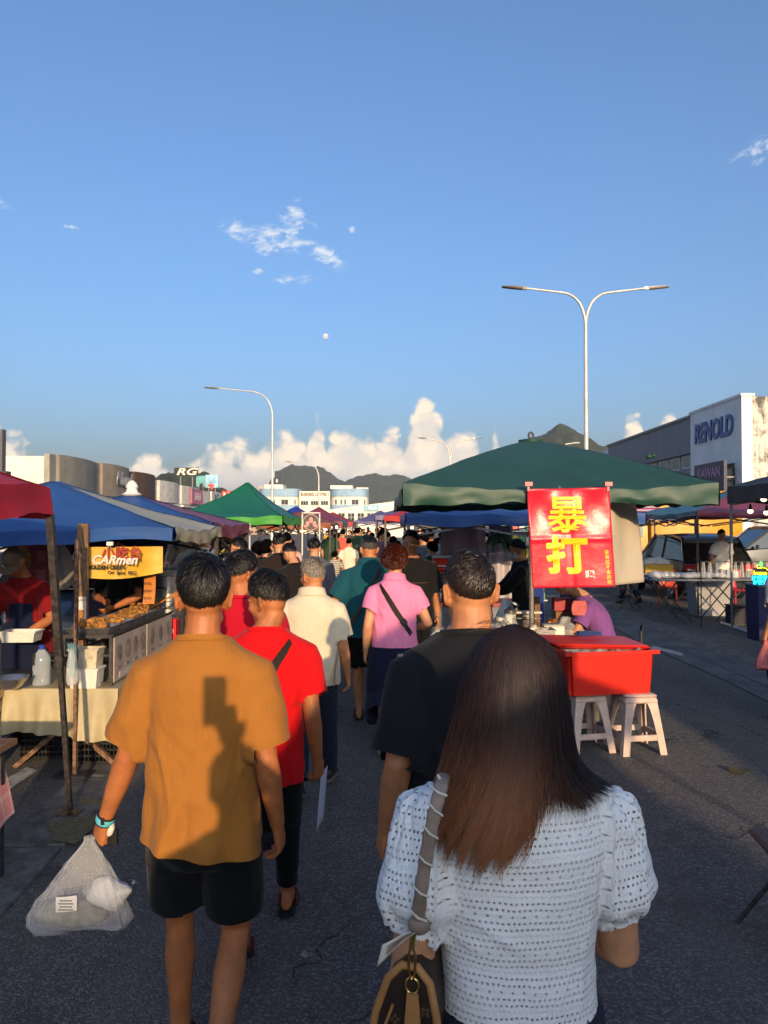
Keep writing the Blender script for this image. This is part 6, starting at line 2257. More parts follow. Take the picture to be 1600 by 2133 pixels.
for k, (ya, yb, m) in enumerate(((CY0 + 0.02, (CY0 + CY1) / 2 - 0.02, 4), ((CY0 + CY1) / 2 + 0.02, CY1 - 0.02, 3))):
 mb = MB(); mb.box((CX1 + 0.016, (ya + yb) / 2, (CZ0 + CZ1) / 2), (0.008, yb - ya, CZ1 - CZ0 - 0.04)); pn = mb.build('picture_panel', PIC, t, world=True); pn['base'] = t.location
 for j in range(m):
  mb = MB(); yc = ya + (yb - ya) * (j + 0.55) / m
  mb.ell((CX1 + 0.022, yc, CZ0 + 0.235), (0.003, 0.062, 0.075), 16, 10); mb.build('printed_dish', PICD, pn, 60, world=True)
  mb = MB(); mb.box((CX1 + 0.0215, yc, CZ0 + 0.12), (0.003, 0.09, 0.018)); mb.build('printed_caption', PICD, pn, world=True)
 mb = MB(); mb.box((CX1 + 0.0215, ya + 0.25, CZ0 + 0.06), (0.003, 0.28, 0.045)); mb.build('printed_caption', PICL, pn, world=True)
rgp = np.random.default_rng(5)
for k in range(5):
 yy = CY0 + 0.12 + k * 0.31
 tr = thing('food_tray', ('steel tray of fried chicken at the near end of the cart', 'steel tray of shredded fritters second from the near end', 'steel tray holding crispy strips in the middle of the cart', 'steel tray of golden nuggets second from the far end', 'heaped steel tray of fried chicken at the far end of the cart')[k], 'tray', ((CX0 + CX1) / 2, yy, CZ1 + 0.011), group='trays on the serving cart')
 mb = MB()
 rings = []
 for ins, z in ((0.02, 0.0), (0.0, 0.045), (-0.012, 0.046), (-0.012, 0.050), (0.004, 0.049), (0.025, 0.006)):
  x_, y_ = 0.165 - ins, 0.135 - ins
  rings.append(np.array([(-x_, -y_, z), (x_, -y_, z), (x_, y_, z), (-x_, y_, z)]))
 mb.loft(rings); mb.build('pan', STEEL_SH, tr)
 mb = MB()
 for q in range(46):
  c = (rgp.uniform(-0.11, 0.11), rgp.uniform(-0.085, 0.085), 0.03 + 0.045 * rgp.uniform(0, 1) * (1.5 if k in (0, 4) else 0.7))
  r = rgp.uniform(0.012, 0.030)
  mb.ell(c, (r * 1.4, r, r * 0.8), 7, 5, Matrix.Rotation(rgp.uniform(0, 6), 3, 'Z') @ Matrix.Rotation(rgp.uniform(-.6, .6), 3, 'X'))
 tag(mb.build('fried_pieces', FRIED, tr, 60), kind='stuff')
tg = thing('serving_tongs', 'orange handled tongs resting in the far food tray', 'tongs', (-2.16, 6.95, 1.09))
mb = MB(); mb.tube([(0, 0, 0), (0.10, 0.16, 0.07), (0.14, 0.22, 0.11)], [0.010, 0.014, 0.010], 8, flat=0.5); mb.build('handle', M('plastic_orange', (0.62, 0.22, 0.02), rough=0.4), tg, 60)
mb = MB(); mb.tube([(0, 0, 0), (-0.05, -0.07, -0.03)], [0.008, 0.004], 6); mb.build('tip', STEEL_SH, tg, 60)

def box_open(mb, c, s, wall=0.004, taper=0.88, rz=0.0, lip=0.01):
 x, y, z = s[0] / 2, s[1] / 2, s[2]
 rings = []
 for k, zz in ((taper, 0.0), (1.0, z - lip), (1.0 + lip / x, z - lip), (1.0 + lip / x, z), (1.0 - wall / x, z), (taper - wall / x, wall)):
  rings.append(np.array([(sx * x * k, sy * y * k, zz) for sx, sy in ((-1, -1), (1, -1), (1, 1), (-1, 1))]))
 m = np.array(Matrix.Rotation(rz, 3, 'Z'))
 mb.loft([r @ m.T + np.array(c) for r in rings])

for k, (zz, lb) in enumerate(((ZT + 0.004, 'white plastic tub at the bottom of the stack in the cart'), (ZT + 0.155, 'crumb dusted plastic tub on top of the stack in the cart'))):
 o = thing('plastic_tub', lb, 'tub', (-2.255, 5.665, zz))
 mb = MB(); box_open(mb, (0, 0, 0), (0.215, 0.15, 0.145)); mb.build('tub', WHITE_PLASTIC if k == 0 else M('tub_dusted', (0.5, 0.44, 0.32), rough=0.8, var=0.3, vscale=20), o, 30)
 if k == 0:
  mb = MB(); mb.bbox((0, 0, 0.148), (0.235, 0.17, 0.008), 0.003); mb.build('lid', WHITE_PLASTIC, o)
o = thing('water_bottle', 'large clear water bottle with blue cap on the oilcloth', 'bottle', (P(83, 1424, 5.72).x, 5.75, ZT + 0.003))
mb = MB()
mb.lathe([(0.060, 0), (0.066, 0.01), (0.064, 0.05), (0.067, 0.07), (0.063, 0.10), (0.067, 0.12), (0.064, 0.16), (0.067, 0.19), (0.055, 0.23), (0.028, 0.262), (0.022, 0.275)], n=20)
mb.build('bottle_body', M('bottle_plastic', (0.45, 0.52, 0.58), rough=0.15, alpha=0.45, spec=0.7), o, 40)
mb = MB(); mb.lathe([(0.025, 0.272), (0.026, 0.30), (0.018, 0.305)], n=16); mb.build('cap', BLUE_PLASTIC, o, 40)
mb = MB(); mb.bbox((-0.035, -0.055, 0.20), (0.022, 0.02, 0.085), 0.005); mb.build('grip', BLACK_PLASTIC, o)
# grey work table with the steel bowl, left
t = thing('work_table', 'dark steel work table at the picture edge holding a bowl', 'table', (-3.35, 5.9, 0))
mb = MB(); mb.box((0, 0, 0.63), (0.98, 1.2, 0.04)); mb.build('table_top', STEEL_DK, t)
for sx in (-1, 1):
 for sy in (-1, 1):
  mb = MB(); mb.bar((sx * 0.45, sy * 0.55, 0), (sx * 0.45, sy * 0.55, 0.61), 0.035); mb.build('leg', STEEL_DK, t)
mb = MB(); mb.box((0.492, -0.3, 0.60), (0.012, 0.5, 0.06)); mb.build('edge_board', M('pale_board', (0.42, 0.33, 0.18), rough=0.8), t)
mb = MB(); mb.box((0.3, -0.45, 0.28), (0.3, 0.25, 0.55)); mb.build('side_cabinet', WHITE_PLASTIC, t)
o = thing('mixing_bowl', 'stainless mixing bowl on the dark work table', 'bowl', (P(18, 1430, 5.45).x, 5.48, 0.652))
mb = MB(); mb.lathe([(0.045, 0), (0.075, 0.02), (0.11, 0.06), (0.125, 0.085), (0.130, 0.088), (0.120, 0.084), (0.10, 0.055), (0.06, 0.015)], n=28); mb.build('bowl', STEEL_SH, o, 60)
# crates under the table
def crate(label, x, y, z, w, d, h, mat=BLACK_PLASTIC, rz=0.0):
 o = thing('crate', label, 'crate', (x, y, z), rz)
 mb = MB()
 mb.box((0, 0, 0.01), (w, d, 0.02))
 mb.build('floor_panel', mat, o)
 for (cx, cy, L, ax) in ((0, -d / 2, w, 0), (0, d / 2, w, 0), (-w / 2, 0, d, 1), (w / 2, 0, d, 1)):
  mb = MB()
  rows = 5
  for r in range(rows + 1):
   zz = 0.02 + (h - 0.02) * r / rows
   mb.box((cx, cy, zz), ((L, 0.012, 0.016) if ax == 0 else (0.012, L, 0.016)))
  n = int(L / 0.028)
  for q in range(n + 1):
   p = -L / 2 + L * q / n
   mb.box((cx + (p if ax == 0 else 0), cy + (p if ax == 1 else 0), h / 2), (0.008, 0.008, h - 0.02))
  mb.build('lattice_side', mat, o)
 mb = MB()
 for (cx, cy, sx, sy) in ((0, -d / 2, w + 0.03, 0.03), (0, d / 2, w + 0.03, 0.03), (-w / 2, 0, 0.03, d), (w / 2, 0, 0.03, d)):
  mb.box((cx, cy, h + 0.004), (sx, sy, 0.022))
 mb.build('rim', mat, o)
 return o

crate('black lattice crate under the oilcloth near the picture edge', -2.66, 6.1, 0.0, 0.42, 0.36, 0.24)
crate('black lattice crate under the oilcloth holding a yellow bag', -2.22, 5.98, 0.0, 0.42, 0.36, 0.26)

def sack(label, x, y, z, r, mat, seed, name='plastic_bag', cat='bag', h=0.8, knot=True):
 o = thing(name, label, cat, (x, y, z))
 mb = MB()
 prof = [(0.05, 0.0), (0.75, 0.02), (1.0, 0.22), (0.95, 0.45), (0.65, 0.68), (0.28, 0.80), (0.16, 0.86), (0.30, 0.98)]
 mb.lathe([(a * r, b * r * 1.6 * h) for a, b in prof], n=28)
 me_o = mb.build('sack', mat, o, 180)
 p = coords(me_o.data)
 n_ = fbm(p / r * 2.4 + seed, 3, seed)
 ang = np.arctan2(p[:, 1], p[:, 0])
 rad = 1 + 0.10 * n_ + 0.07 * np.sin(ang * 9 + 2 * n_) * np.clip(p[:, 2] / (r * 1.6 * h), 0, 1)
 p[:, :2] *= rad[:, None]
 setco(me_o.data, p)
 return o

sack('yellow plastic bag heaped on the crate under the table', -2.22, 5.98, 0.27, 0.17, M('bag_yellow', (0.55, 0.40, 0.01), rough=0.35, var=0.15, vscale=9, bump=0.5, bscale=20), 3)
sack('brown paper sack on the crate by the picture edge', -2.66, 6.1, 0.25, 0.16, M('bag_brown', (0.20, 0.11, 0.06), rough=0.7, var=0.3, vscale=9), 4, h=0.6)
# rusty tent post with hanging bag, wooden sign post, price strips
o = thing('rusty_post', 'thin rusty post standing in front of the oilcloth', 'post', (P(156, 1590, 5.55).x, 5.55, 0))
mb = MB(); mb.bar((0, 0, 0), (-0.005, 0.02, 1.75), 0.024); mb.build('upright', RUST, o)
mb = MB(); mb.bbox((0, 0, 0.008), (0.28, 0.16, 0.014), 0.004); mb.build('foot_plate', STEEL_DK, o)
for zz in (1.62, 1.42, 1.05):
 mb = MB(); mb.tube([(-0.005 + 0.03 * math.cos(a), 0.02, zz + 0.035 * math.sin(a)) for a in np.linspace(0, 2 * math.pi, 15)], 0.003, 6); mb.build('wire_hook', STEEL_SH, o, 60)
o = thing('clear_bag', 'small clear bag of straws hanging on the rusty post', 'bag', (P(150, 1425, 5.5).x, 5.5, 0.68))
mb = MB(); mb.loft([np.array([(rx * math.cos(a), 0.03 * math.sin(a), z) for a in np.linspace(0, 2 * math.pi, 17)[:-1]]) for rx, z in ((0.03, 0.0), (0.045, 0.03), (0.042, 0.12), (0.03, 0.2), (0.012, 0.26))]); mb.build('bag', FILM, o, 60)
mb = MB()
for k in range(6):
 mb.tube([(-0.01 + 0.004 * k, 0, 0.05), (-0.03 + 0.012 * k, 0.004 * k, 0.30)], 0.003, 5)
mb.build('straws', M('straw_teal', (0.2, 0.42, 0.45), rough=0.4), o)
o = thing('sign_post', 'wooden board post carrying a white price sheet', 'post', (P(172, 1310, 5.95).x, 5.95, ZT))
mb = MB(); mb.box((0, 0, 0.62), (0.085, 0.025, 1.24)); mb.build('board', WOOD, o)
mb = MB(); mb.box((-0.005, -0.016, 0.54), (0.075, 0.004, 0.24)); sh = mb.build('price_sheet', M('paper', (0.62, 0.58, 0.5), rough=0.7, var=0.1, vscale=20), o)
text('RM5.00', 0.022, SIGN_BLACK, o, (-0.005, -0.019, 0.63), extrude=0.0005)
mb = MB(); mb.box((-0.005, -0.0185, 0.50), (0.05, 0.002, 0.11)); mb.build('picture', FRIED, o)
o = thing('price_strip', 'orange price strip hanging over the food trays', 'sign', (P(309, 1260, 6.4).x, 6.4, P(309, 1258, 6.4).z))
mb = MB(); mb.grid(lambda u, v: np.stack([(u - 0.5) * 0.10 + 0.02 * v, 0.012 * np.sin(v * 5), v * 0.30], 1), 6, 12); mb.build('strip', M('strip_orange', (0.48, 0.17, 0.025), rough=0.5, var=0.2, vscale=14), o, 180)
for k in range(4):
 text('RM%d' % (k + 3), 0.035, M('print_brown', (0.10, 0.03, 0.015), rough=0.6), o, (0.0, -0.02, 0.05 + k * 0.062), extrude=0.0005)
mb = MB(); mb.tube([(0.02, 0, 0.29), (0.025, 0, 0.46)], 0.003, 5); mb.build('cord', WHITE_PLASTIC, o)

# yellow banner under the blue eave
BAN_Y = M('vinyl_yellow', (0.60, 0.34, 0.02), rough=0.45, var=0.18, vscale=6, bump=0.3, bscale=7)
a = P(156, 1203, 6.02); b = P(341, 1133, 6.3)
o = thing('food_banner', 'yellow food banner with white script under the blue canopy', 'banner', (a.x, a.y, a.z))
BW, BH = b.x - a.x, b.z - a.z
mb = MB()
mb.grid(lambda u, v: np.stack([u * BW + 0.03 * v * (1 - u), 0.25 * u + 0.02 * np.sin(u * 9), v * (BH - 0.02) * (1 - 0.0 * u) + 0.03 * u * (1 - v) * 0.8 - 0.03 * np.sin(math.pi * u) * (1 - v)], 1), 30, 14)
mb.build('sheet', BAN_Y, o, 180)
SCR_W = M('script_white', (0.62, 0.55, 0.5), rough=0.5)
text('小吃台', 0.11, M('script_red', (0.30, 0.03, 0.02), rough=0.5), o, (0.36, 0.055, BH * 0.72), bold=0.004, extrude=0.001)
text('CARmen', 0.10, SCR_W, o, (0.30, 0.045, BH * 0.52), bold=0.003, extrude=0.001, shear=0.3)
text('GOLDEN CRISPY', 0.042, SIGN_BLACK, o, (0.24, 0.035, BH * 0.30), bold=0.002, extrude=0.001)
text('Ori  Spicy  BBQ', 0.036, SIGN_BLACK, o, (0.36, 0.065, BH * 0.13), bold=0.001, extrude=0.001)
mb = MB(); mb.box((0.29, -0.02, BH + 0.01), (0.05, 0.02, 0.03)); mb.tube([(0.29, -0.03, BH), (0.275, -0.03, BH - 0.02), (0.30, -0.03, BH - 0.02), (0.29, -0.03, BH)], 0.002, 5); mb.build('binder_clip', WHITE_PLASTIC, o)
# red picture banner behind the vendor
a, b = P(22, 1210, 7.2), P(106, 1128, 7.2)
o = thing('menu_banner', 'dark red menu banner with pictures behind the vendor in a cap', 'banner', (a.x, 7.2, a.z))
mb = MB(); mb.box(((b.x - a.x) / 2, 0, (b.z - a.z) / 2), (b.x - a.x, 0.01, b.z - a.z)); mb.build('sheet', M('vinyl_maroon', (0.24, 0.03, 0.035), rough=0.5, var=0.2, vscale=5), o)
mb = MB(); mb.ell((0.12, -0.006, 0.22), (0.08, 0.004, 0.13), 14, 9); mb.build('printed_dish', FRIED, o, 60)
for zz in (0.06, 0.24):
 mb = MB(); mb.box((0.30, -0.007, zz), (0.085, 0.004, 0.10)); mb.build('printed_box', M('print_rose', (0.40, 0.12, 0.11), rough=0.5), o)
# hanging packing bags
o = thing('hanging_bags', 'bunch of pale packing bags hanging behind the black post', 'bags', (P(128, 1230, 6.9).x, 6.9, P(128, 1228, 6.9).z))
mb = MB(); mb.loft([np.array([(rx * math.cos(a) + 0.02 * math.sin(z * 9), 0.07 * math.sin(a), z) for a in np.linspace(0, 2 * math.pi, 17)[:-1]]) for rx, z in ((0.05, 0.0), (0.10, 0.06), (0.10, 0.18), (0.085, 0.3), (0.05, 0.38), (0.02, 0.42))]); mb.build('bag', M('bag_pale', (0.40, 0.37, 0.32), rough=0.6, var=0.15, vscale=9, bump=0.6, bscale=14), o, 60)
# big steel pots and the red box behind the trays
o = thing('stock_pot', 'tall stacked stainless pot behind the food trays', 'pot', (P(350, 1290, 7.9).x, 7.9, 0.70))
mb = MB(); mb.lathe([(0.17, 0), (0.18, 0.02), (0.18, 0.26), (0.195, 0.27), (0.195, 0.29), (0.17, 0.30), (0.17, 0.36), (0.18, 0.37), (0.18, 0.62), (0.19, 0.63), (0.16, 0.69), (0.03, 0.71), (0.03, 0.74)], n=28); mb.build('pot_body', STEEL_SH, o, 40)
for zz in (0.2, 0.5):
 mb = MB(); mb.tube([(-0.06, -0.18, zz), (-0.06, -0.215, zz + 0.01), (0.02, -0.225, zz + 0.01), (0.02, -0.19, zz)], 0.008, 6); mb.build('handle', BLACK_PLASTIC, o, 60)
t = thing('side_table', 'low steel table carrying the pot and the red box', 'table', (P(352, 1290, 7.9).x, 7.85, 0))
mb = MB(); mb.box((0, 0, 0.685), (0.7, 0.9, 0.03)); mb.build('table_top', STEEL_DK, t)
for sx in (-1, 1):
 for sy in (-1, 1):
  mb = MB(); mb.bar((sx * 0.32, sy * 0.42, 0), (sx * 0.32, sy * 0.42, 0.67), 0.03); mb.build('leg', STEEL_DK, t)
o = thing('red_box', 'bright red printed box beside the steel pot', 'box', (P(352, 1282, 7.5).x, 7.52, 0.702))
mb = MB(); mb.bbox((0, 0, 0.11), (0.16, 0.12, 0.21), 0.006); mb.build('carton', M('carton_red', (0.60, 0.02, 0.025), rough=0.4), o)
text('Sa', 0.09, M('print_pinkwhite', (0.75, 0.6, 0.6), rough=0.5), o, (0.02, -0.062, 0.10), extrude=0.0005, shear=0.2)
# pink gingham cloth of the near table
t = thing('gingham_table', 'table under a pink gingham cloth at the picture edge', 'table', (-2.35, 3.55, 0))
PINKG = M('gingham_pink', (0.62, 0.25, 0.22), rough=0.8)
q = NT(PINKG.node_tree)
bs = [n for n in PINKG.node_tree.nodes if n.type == 'BSDF_PRINCIPLED'][0]
oc = q.new('ShaderNodeTexCoord').outputs['Object']
s3 = q.sep(oc)
ck = q.math('ADD', q.math('GREATER_THAN', q.math('SINE', q.math('MULTIPLY', s3[1], 62.0)), 0.75), q.math('GREATER_THAN', q.math('SINE', q.math('MULTIPLY', s3[2], 62.0)), 0.75))
q.l.new(q.mix(q.math('MULTIPLY', ck, 0.5, clamp=True), (0.66, 0.27, 0.24), (0.74, 0.50, 0.46)), bs.inputs['Base Color'])
mb = MB(); mb.box((0, 0, 0.70), (0.78, 0.9, 0.03)); mb.build('table_top', WOOD, t)
for sx in (-1, 1):
 for sy in (-1, 1):
  mb = MB(); mb.bar((sx * 0.33, sy * 0.38, 0), (sx * 0.33, sy * 0.38, 0.69), 0.04); mb.build('leg', STEEL_DK, t)
mb = MB()
mb.grid(lambda u, v: np.stack([0.30 + 0.105 * v * (1 - 0.2 * np.sin(u * 8)), -0.42 + 0.86 * u, 0.722 - v * 0.42 * (1 + 0.05 * np.sin(u * 5))], 1), 30, 16)
mb.grid(lambda u, v: np.stack([-0.4 + 0.70 * u, -0.46 + 0.92 * v, 0.721 + 0 * u], 1), 8, 8)
mb.build('gingham_cloth', PINKG, t, 180)

# ------------------------------------------------------------------ sweet potato banner and the round sign
a, b = P(455, 1236, 9.95), P(518, 1098, 9.95)
o = thing('flag_banner', 'tall navy banner reading Sweet Potato in yellow', 'banner', (a.x, 9.95, 0))
NAVYV = M('vinyl_navy', (0.035, 0.075, 0.19), rough=0.45, var=0.08, vscale=4)
BWd = b.x - a.x
zt = b.z
mb = MB(); mb.grid(lambda u, v: np.stack([u * BWd, 0.012 * np.sin(u * 6 + v * 4), 0.35 + v * (zt - 0.35)], 1), 12, 30); mb.build('sheet', NAVYV, o, 180)
mb = MB(); mb.tube([(BWd + 0.012, 0.01, 0), (BWd + 0.012, 0.01, zt + 0.05)], 0.011, 8); mb.build('pole', POLE_WHITE, o)
mb = MB(); mb.box((BWd * 0.6, 0.05, 0.012), (0.5, 0.4, 0.024)); mb.build('base', STEEL_DK, o)
PALEY = M('print_paleyellow', (0.70, 0.55, 0.10), rough=0.5)
text('Sweet Potato', 0.062, M('print_offwhite', (0.70, 0.62, 0.40), rough=0.5), o, (BWd * 0.5, -0.018, zt - 0.07), bold=0.001, extrude=0.0005)
for body, fx, fz, sz in (('台', 0.27, 0.19, 0.19), ('湾', 0.74, 0.19, 0.19), ('甜', 0.27, 0.40, 0.19), ('薯', 0.74, 0.40, 0.19)):
 text(body, sz, PALEY, o, (BWd * fx, -0.018, zt - fz), bold=0.007, extrude=0.0005, name='character')
for k, ch in enumerate('现炸香脆'):
 text(ch, 0.075, PALEY, o, (BWd * (0.28 if k < 4 else 0.7), -0.018, zt - 0.55 - 0.085 * k), bold=0.001, extrude=0.0005, name='character')
c = P(648, 1088, 11.0)
o = thing('round_sign', 'round dark sign with pink figures in a white frame', 'sign', (c.x, 11.0, 0))
mb = MB()
for sx in (-1, 1):
 mb.bar((sx * 0.128, 0, 0), (sx * 0.128, 0, c.z + 0.14), 0.018)
mb.bar((-0.137, 0, c.z + 0.14), (0.137, 0, c.z + 0.14), 0.018)
mb.build('frame', POLE_WHITE, o)
mb = MB(); mb.lathe([(0.115, -0.008), (0.115, 0.008)], n=32); dsk = mb.build('disc', M('disc_dark', (0.06, 0.05, 0.045), rough=0.5), o, 30); dsk.rotation_euler = (math.pi / 2, 0, 0); dsk.location = (0, -0.005, c.z)
mb = MB(); mb.tube([(0.115 * math.cos(a), -0.012, c.z + 0.115 * math.sin(a)) for a in np.linspace(0, 2 * math.pi, 33)], 0.007, 6); mb.build('rim', M('rim_cream', (0.5, 0.42, 0.3), rough=0.5), o, 60)
PINKP = M('print_salmon', (0.60, 0.22, 0.20), rough=0.5)
for k, (dx, dz, r1, r2) in enumerate(((-0.05, -0.02, 0.028, 0.04), (0.05, -0.02, 0.028, 0.04), (0.0, 0.03, 0.03, 0.045), (-0.065, -0.055, 0.03, 0.018), (0.065, -0.055, 0.03, 0.018))):
 mb = MB(); mb.ell((dx, -0.015, c.z + dz), (r1, 0.003, r2), 12, 8); mb.build('printed_shape', PINKP, o, 60)

# ------------------------------------------------------------------ drinks stall under the parasol
RED_TUB = M('tub_red', (0.62, 0.022, 0.012), rough=0.35, spec=0.4, var=0.05, vscale=4)
STOOL = M('stool_plastic', (0.56, 0.42, 0.35), rough=0.55, var=0.12, vscale=9, dirt=0.25)

def plastic_stool(label, x, y, rz):
 o = thing('plastic_stool', label, 'stool', (x, y, 0), rz, 'stools under the red tub')
 h = 0.475
 mb = MB()
 mb.bbox((0, 0, h - 0.012), (0.27, 0.27, 0.024), 0.01)
 mb.bbox((0, 0, h - 0.045), (0.285, 0.285, 0.05), 0.012, taper=0.93)
 mb.build('seat', STOOL, o, 40)
 for sx in (-1, 1):
  for sy in (-1, 1):
   mb = MB()
   top = Vector((sx * 0.118, sy * 0.118, h - 0.03)); bot = Vector((sx * 0.178, sy * 0.178, 0.0))
   rings = []
   for q in np.linspace(0, 1, 6):
    c = top.lerp(bot, q); w = 0.046 + 0.040 * (1 - q) ** 4
    rings.append(np.array([c + Vector(v) for v in ((sx * 0.012, sy * 0.012, 0), (-sx * w, sy * 0.012, 0), (-sx * w, -sy * 0.002, 0), (-sx * 0.006, -sy * 0.006, 0), (-sx * 0.002, -sy * w, 0), (sx * 0.012, -sy * w, 0))]))
   mb.loft(rings)
   mb.build('leg', STOOL, o, 30)
 for i in range(4):
  a = Matrix.Rotation(i * math.pi / 2, 3, 'Z')
  mb = MB()
  p, q_ = a @ Vector((-0.15, -0.160, 0.135)), a @ Vector((0.15, -0.160, 0.135))
  mb.bar(p, q_, 0.014, 0.045); mb.build('stretcher', STOOL, o)
 return o

plastic_stool('pale plastic stool under the shaded end of the red tub', P(1222, 1558, 6.15).x, 6.24, R(12))
plastic_stool('pale plastic stool under the sunlit end of the red tub', P(1330, 1558, 6.1).x, 6.20, R(8))
t = thing('storage_tub', 'large red plastic tub with its lid ajar on two stools', 'tub', (P(1250, 1435, 6.25).x, 6.30, 0.478), R(10))
mb = MB(); box_open(mb, (0, 0, 0), (0.76, 0.50, 0.355), wall=0.008, taper=0.93, lip=0.03); ob = mb.build('tub', RED_TUB, t, 30)
bm = bmesh.new(); bm.from_mesh(ob.data); bmesh.ops.bevel(bm, geom=[e for e in bm.edges if abs((e.verts[0].co - e.verts[1].co).z) > 0.05], offset=0.03, segments=3, affect='EDGES'); bm.to_mesh(ob.data); bm.free()
mb = MB(); mb.bbox((0.0, 0.03, 0), (0.80, 0.50, 0.026), 0.012); mb.bbox((0.0, 0.03, -0.018), (0.74, 0.44, 0.02), 0.008); ld = mb.build('lid', RED_TUB, t, 30); ld.location = (-0.02, 0.05, 0.384); ld.rotation_euler = (R(0.8), R(2.2), R(-3))
mb = MB()
mb.grid(lambda u, v: np.stack([-0.34 + 0.6 * u, -0.24 + 0.3 * v, 0.34 + 0.028 * fbm(np.stack([u * 7, v * 7, u * 0], 1), 3, 4)], 1), 24, 14); mb.build('ice_bag', FILM, t, 180)
o = thing('folded_cloth', 'folded blue cloth lying on the red tub lid', 'cloth', (P(1228, 1318, 6.4).x, 6.45, 0.905))
mb = MB(); mb.bbox((0, 0, 0.010), (0.22, 0.10, 0.016), 0.006, rz=0.15); mb.bbox((0.01, 0.01, 0.024), (0.20, 0.085, 0.014), 0.005, rz=0.1); mb.build('layers', cloth_mat('cloth_dusty_blue', '#27407a'), o, 40)

t = thing('drinks_table', 'narrow stall table crowded with drink making things', 'table', (1.35, 7.3, 0))
mb = MB(); mb.box((0, 0, 0.70), (1.3, 1.0, 0.04)); mb.build('table_top', M('laminate_grey', (0.16, 0.17, 0.18), rough=0.6), t)
mb = MB(); mb.box((0, -0.5, 0.42), (1.28, 0.02, 0.52)); mb.build('front_panel', M('panel_slate', (0.05, 0.06, 0.075), rough=0.7), t)
for sx in (-1, 1):
 for sy in (-1, 1):
  mb = MB(); mb.bar((sx * 0.6, sy * 0.45, 0), (sx * 0.6, sy * 0.45, 0.68), 0.035); mb.build('leg', STEEL_DK, t)
ZD = 0.722

def on_table(px, d):
 return (px_x0(px, d), d, ZD)

o = thing('plastic_bin', 'grey translucent plastic bin on the drinks table', 'bin', on_table(1122, 6.95))
mb = MB(); box_open(mb, (0, 0, 0), (0.26, 0.2, 0.17)); mb.build('bin_body', M('plastic_grey', (0.34, 0.33, 0.32), rough=0.5), o, 30)
o = thing('white_box', 'white lidded box behind the grey bin', 'box', on_table(1150, 7.2))
mb = MB(); mb.bbox((0, 0, 0.09), (0.2, 0.16, 0.18), 0.012); mb.build('box_body', WHITE_PLASTIC, o, 40)
o = thing('paper_roll', 'long white roll leaning across the drinks table', 'roll', on_table(1090, 6.95))
mb = MB(); mb.tube([(-0.14, -0.03, 0.02), (0.12, 0.02, 0.19)], 0.022, 12); mb.build('roll', WHITE_PLASTIC, o, 40)
o = thing('glass_pitcher', 'glass pitcher of pale tea beside the sealing machine', 'pitcher', on_table(1062, 7.05))
mb = MB(); mb.lathe([(0.075, 0), (0.085, 0.01), (0.09, 0.12), (0.07, 0.20), (0.05, 0.26), (0.055, 0.31)], n=24); mb.build('pitcher_glass', CLEAR, o, 40)
mb = MB(); mb.lathe([(0.07, 0.008), (0.082, 0.015), (0.086, 0.12)], n=24); mb.build('tea', M('tea', (0.36, 0.27, 0.10), rough=0.3, alpha=0.7), o, 40)
mb = MB(); mb.lathe([(0.058, 0.30), (0.06, 0.33), (0.03, 0.35), (0.02, 0.38)], n=20); mb.build('lid', STEEL_SH, o, 40)
o = thing('plastic_jar', 'clear plastic jar with cups beside the pitcher', 'jar', on_table(1044, 7.15))
mb = MB(); mb.lathe([(0.055, 0), (0.06, 0.01), (0.06, 0.20), (0.05, 0.22)], n=20); mb.build('jar_body', CLEAR, o, 40)
mb = MB(); mb.lathe([(0.053, 0.22), (0.053, 0.25), (0.02, 0.255)], n=20); mb.build('lid', WHITE_PLASTIC, o, 40)
o = thing('menu_stand', 'leaning blue and white menu board with a yellow edge', 'menu', on_table(1046, 7.3))
mb = MB(); mb.box((0, 0, 0.20), (0.16, 0.012, 0.42), ry=R(24)); mb.build('board', M('board_paleblue', (0.42, 0.48, 0.55), rough=0.5, var=0.3, vscale=12), o)
mb = MB(); mb.box((0.075, -0.012, 0.15), (0.02, 0.012, 0.36), ry=R(24)); mb.build('edge', M('edge_yellow', (0.58, 0.38, 0.02), rough=0.5), o)
mb = MB(); mb.box((0.10, -0.003, 0.33), (0.07, 0.006, 0.06), ry=R(24)); mb.build('printed_square', SIGN_BLACK, o)
o = thing('sealing_machine', 'white cup sealing machine with a silver arm', 'machine', on_table(1098, 7.35))
mb = MB(); mb.bbox((0, 0, 0.14), (0.16, 0.2, 0.28), 0.01); mb.build('housing', STEEL_DK, o, 40)
mb = MB(); mb.bbox((-0.02, -0.12, 0.29), (0.26, 0.12, 0.025), 0.008); mb.build('arm', WHITE_PLASTIC, o, 40)
mb = MB(); mb.bbox((-0.02, -0.12, 0.235), (0.24, 0.11, 0.02), 0.006); mb.build('plate', STEEL_SH, o, 40)
o = thing('carton', 'red and brown carton standing at the back of the drinks table', 'box', on_table(1172, 7.6))
mb = MB(); mb.bbox((0, 0, 0.13), (0.18, 0.14, 0.26), 0.005); mb.build('carton_body', M('carton_brown', (0.22, 0.11, 0.05), rough=0.7), o)
mb = MB(); mb.bbox((-0.02, -0.005, 0.33), (0.17, 0.13, 0.13), 0.005); mb.build('carton_red_top', M('carton_crimson', (0.34, 0.02, 0.03), rough=0.5), o)
o = thing('paper_bag', 'orange paper bag next to the cartons', 'bag', on_table(1150, 7.45))
mb = MB(); mb.loft([np.array([(x * k, y * k, z) for x, y in ((-0.05, -0.03), (0.05, -0.03), (0.05, 0.03), (-0.05, 0.03))]) for k, z in ((1, 0), (1.05, 0.1), (0.9, 0.2))]); mb.build('bag_body', M('paper_orange', (0.52, 0.2, 0.04), rough=0.7), o)
o = thing('wood_post', 'short wooden upright standing on the drinks table', 'post', on_table(1118, 7.2))
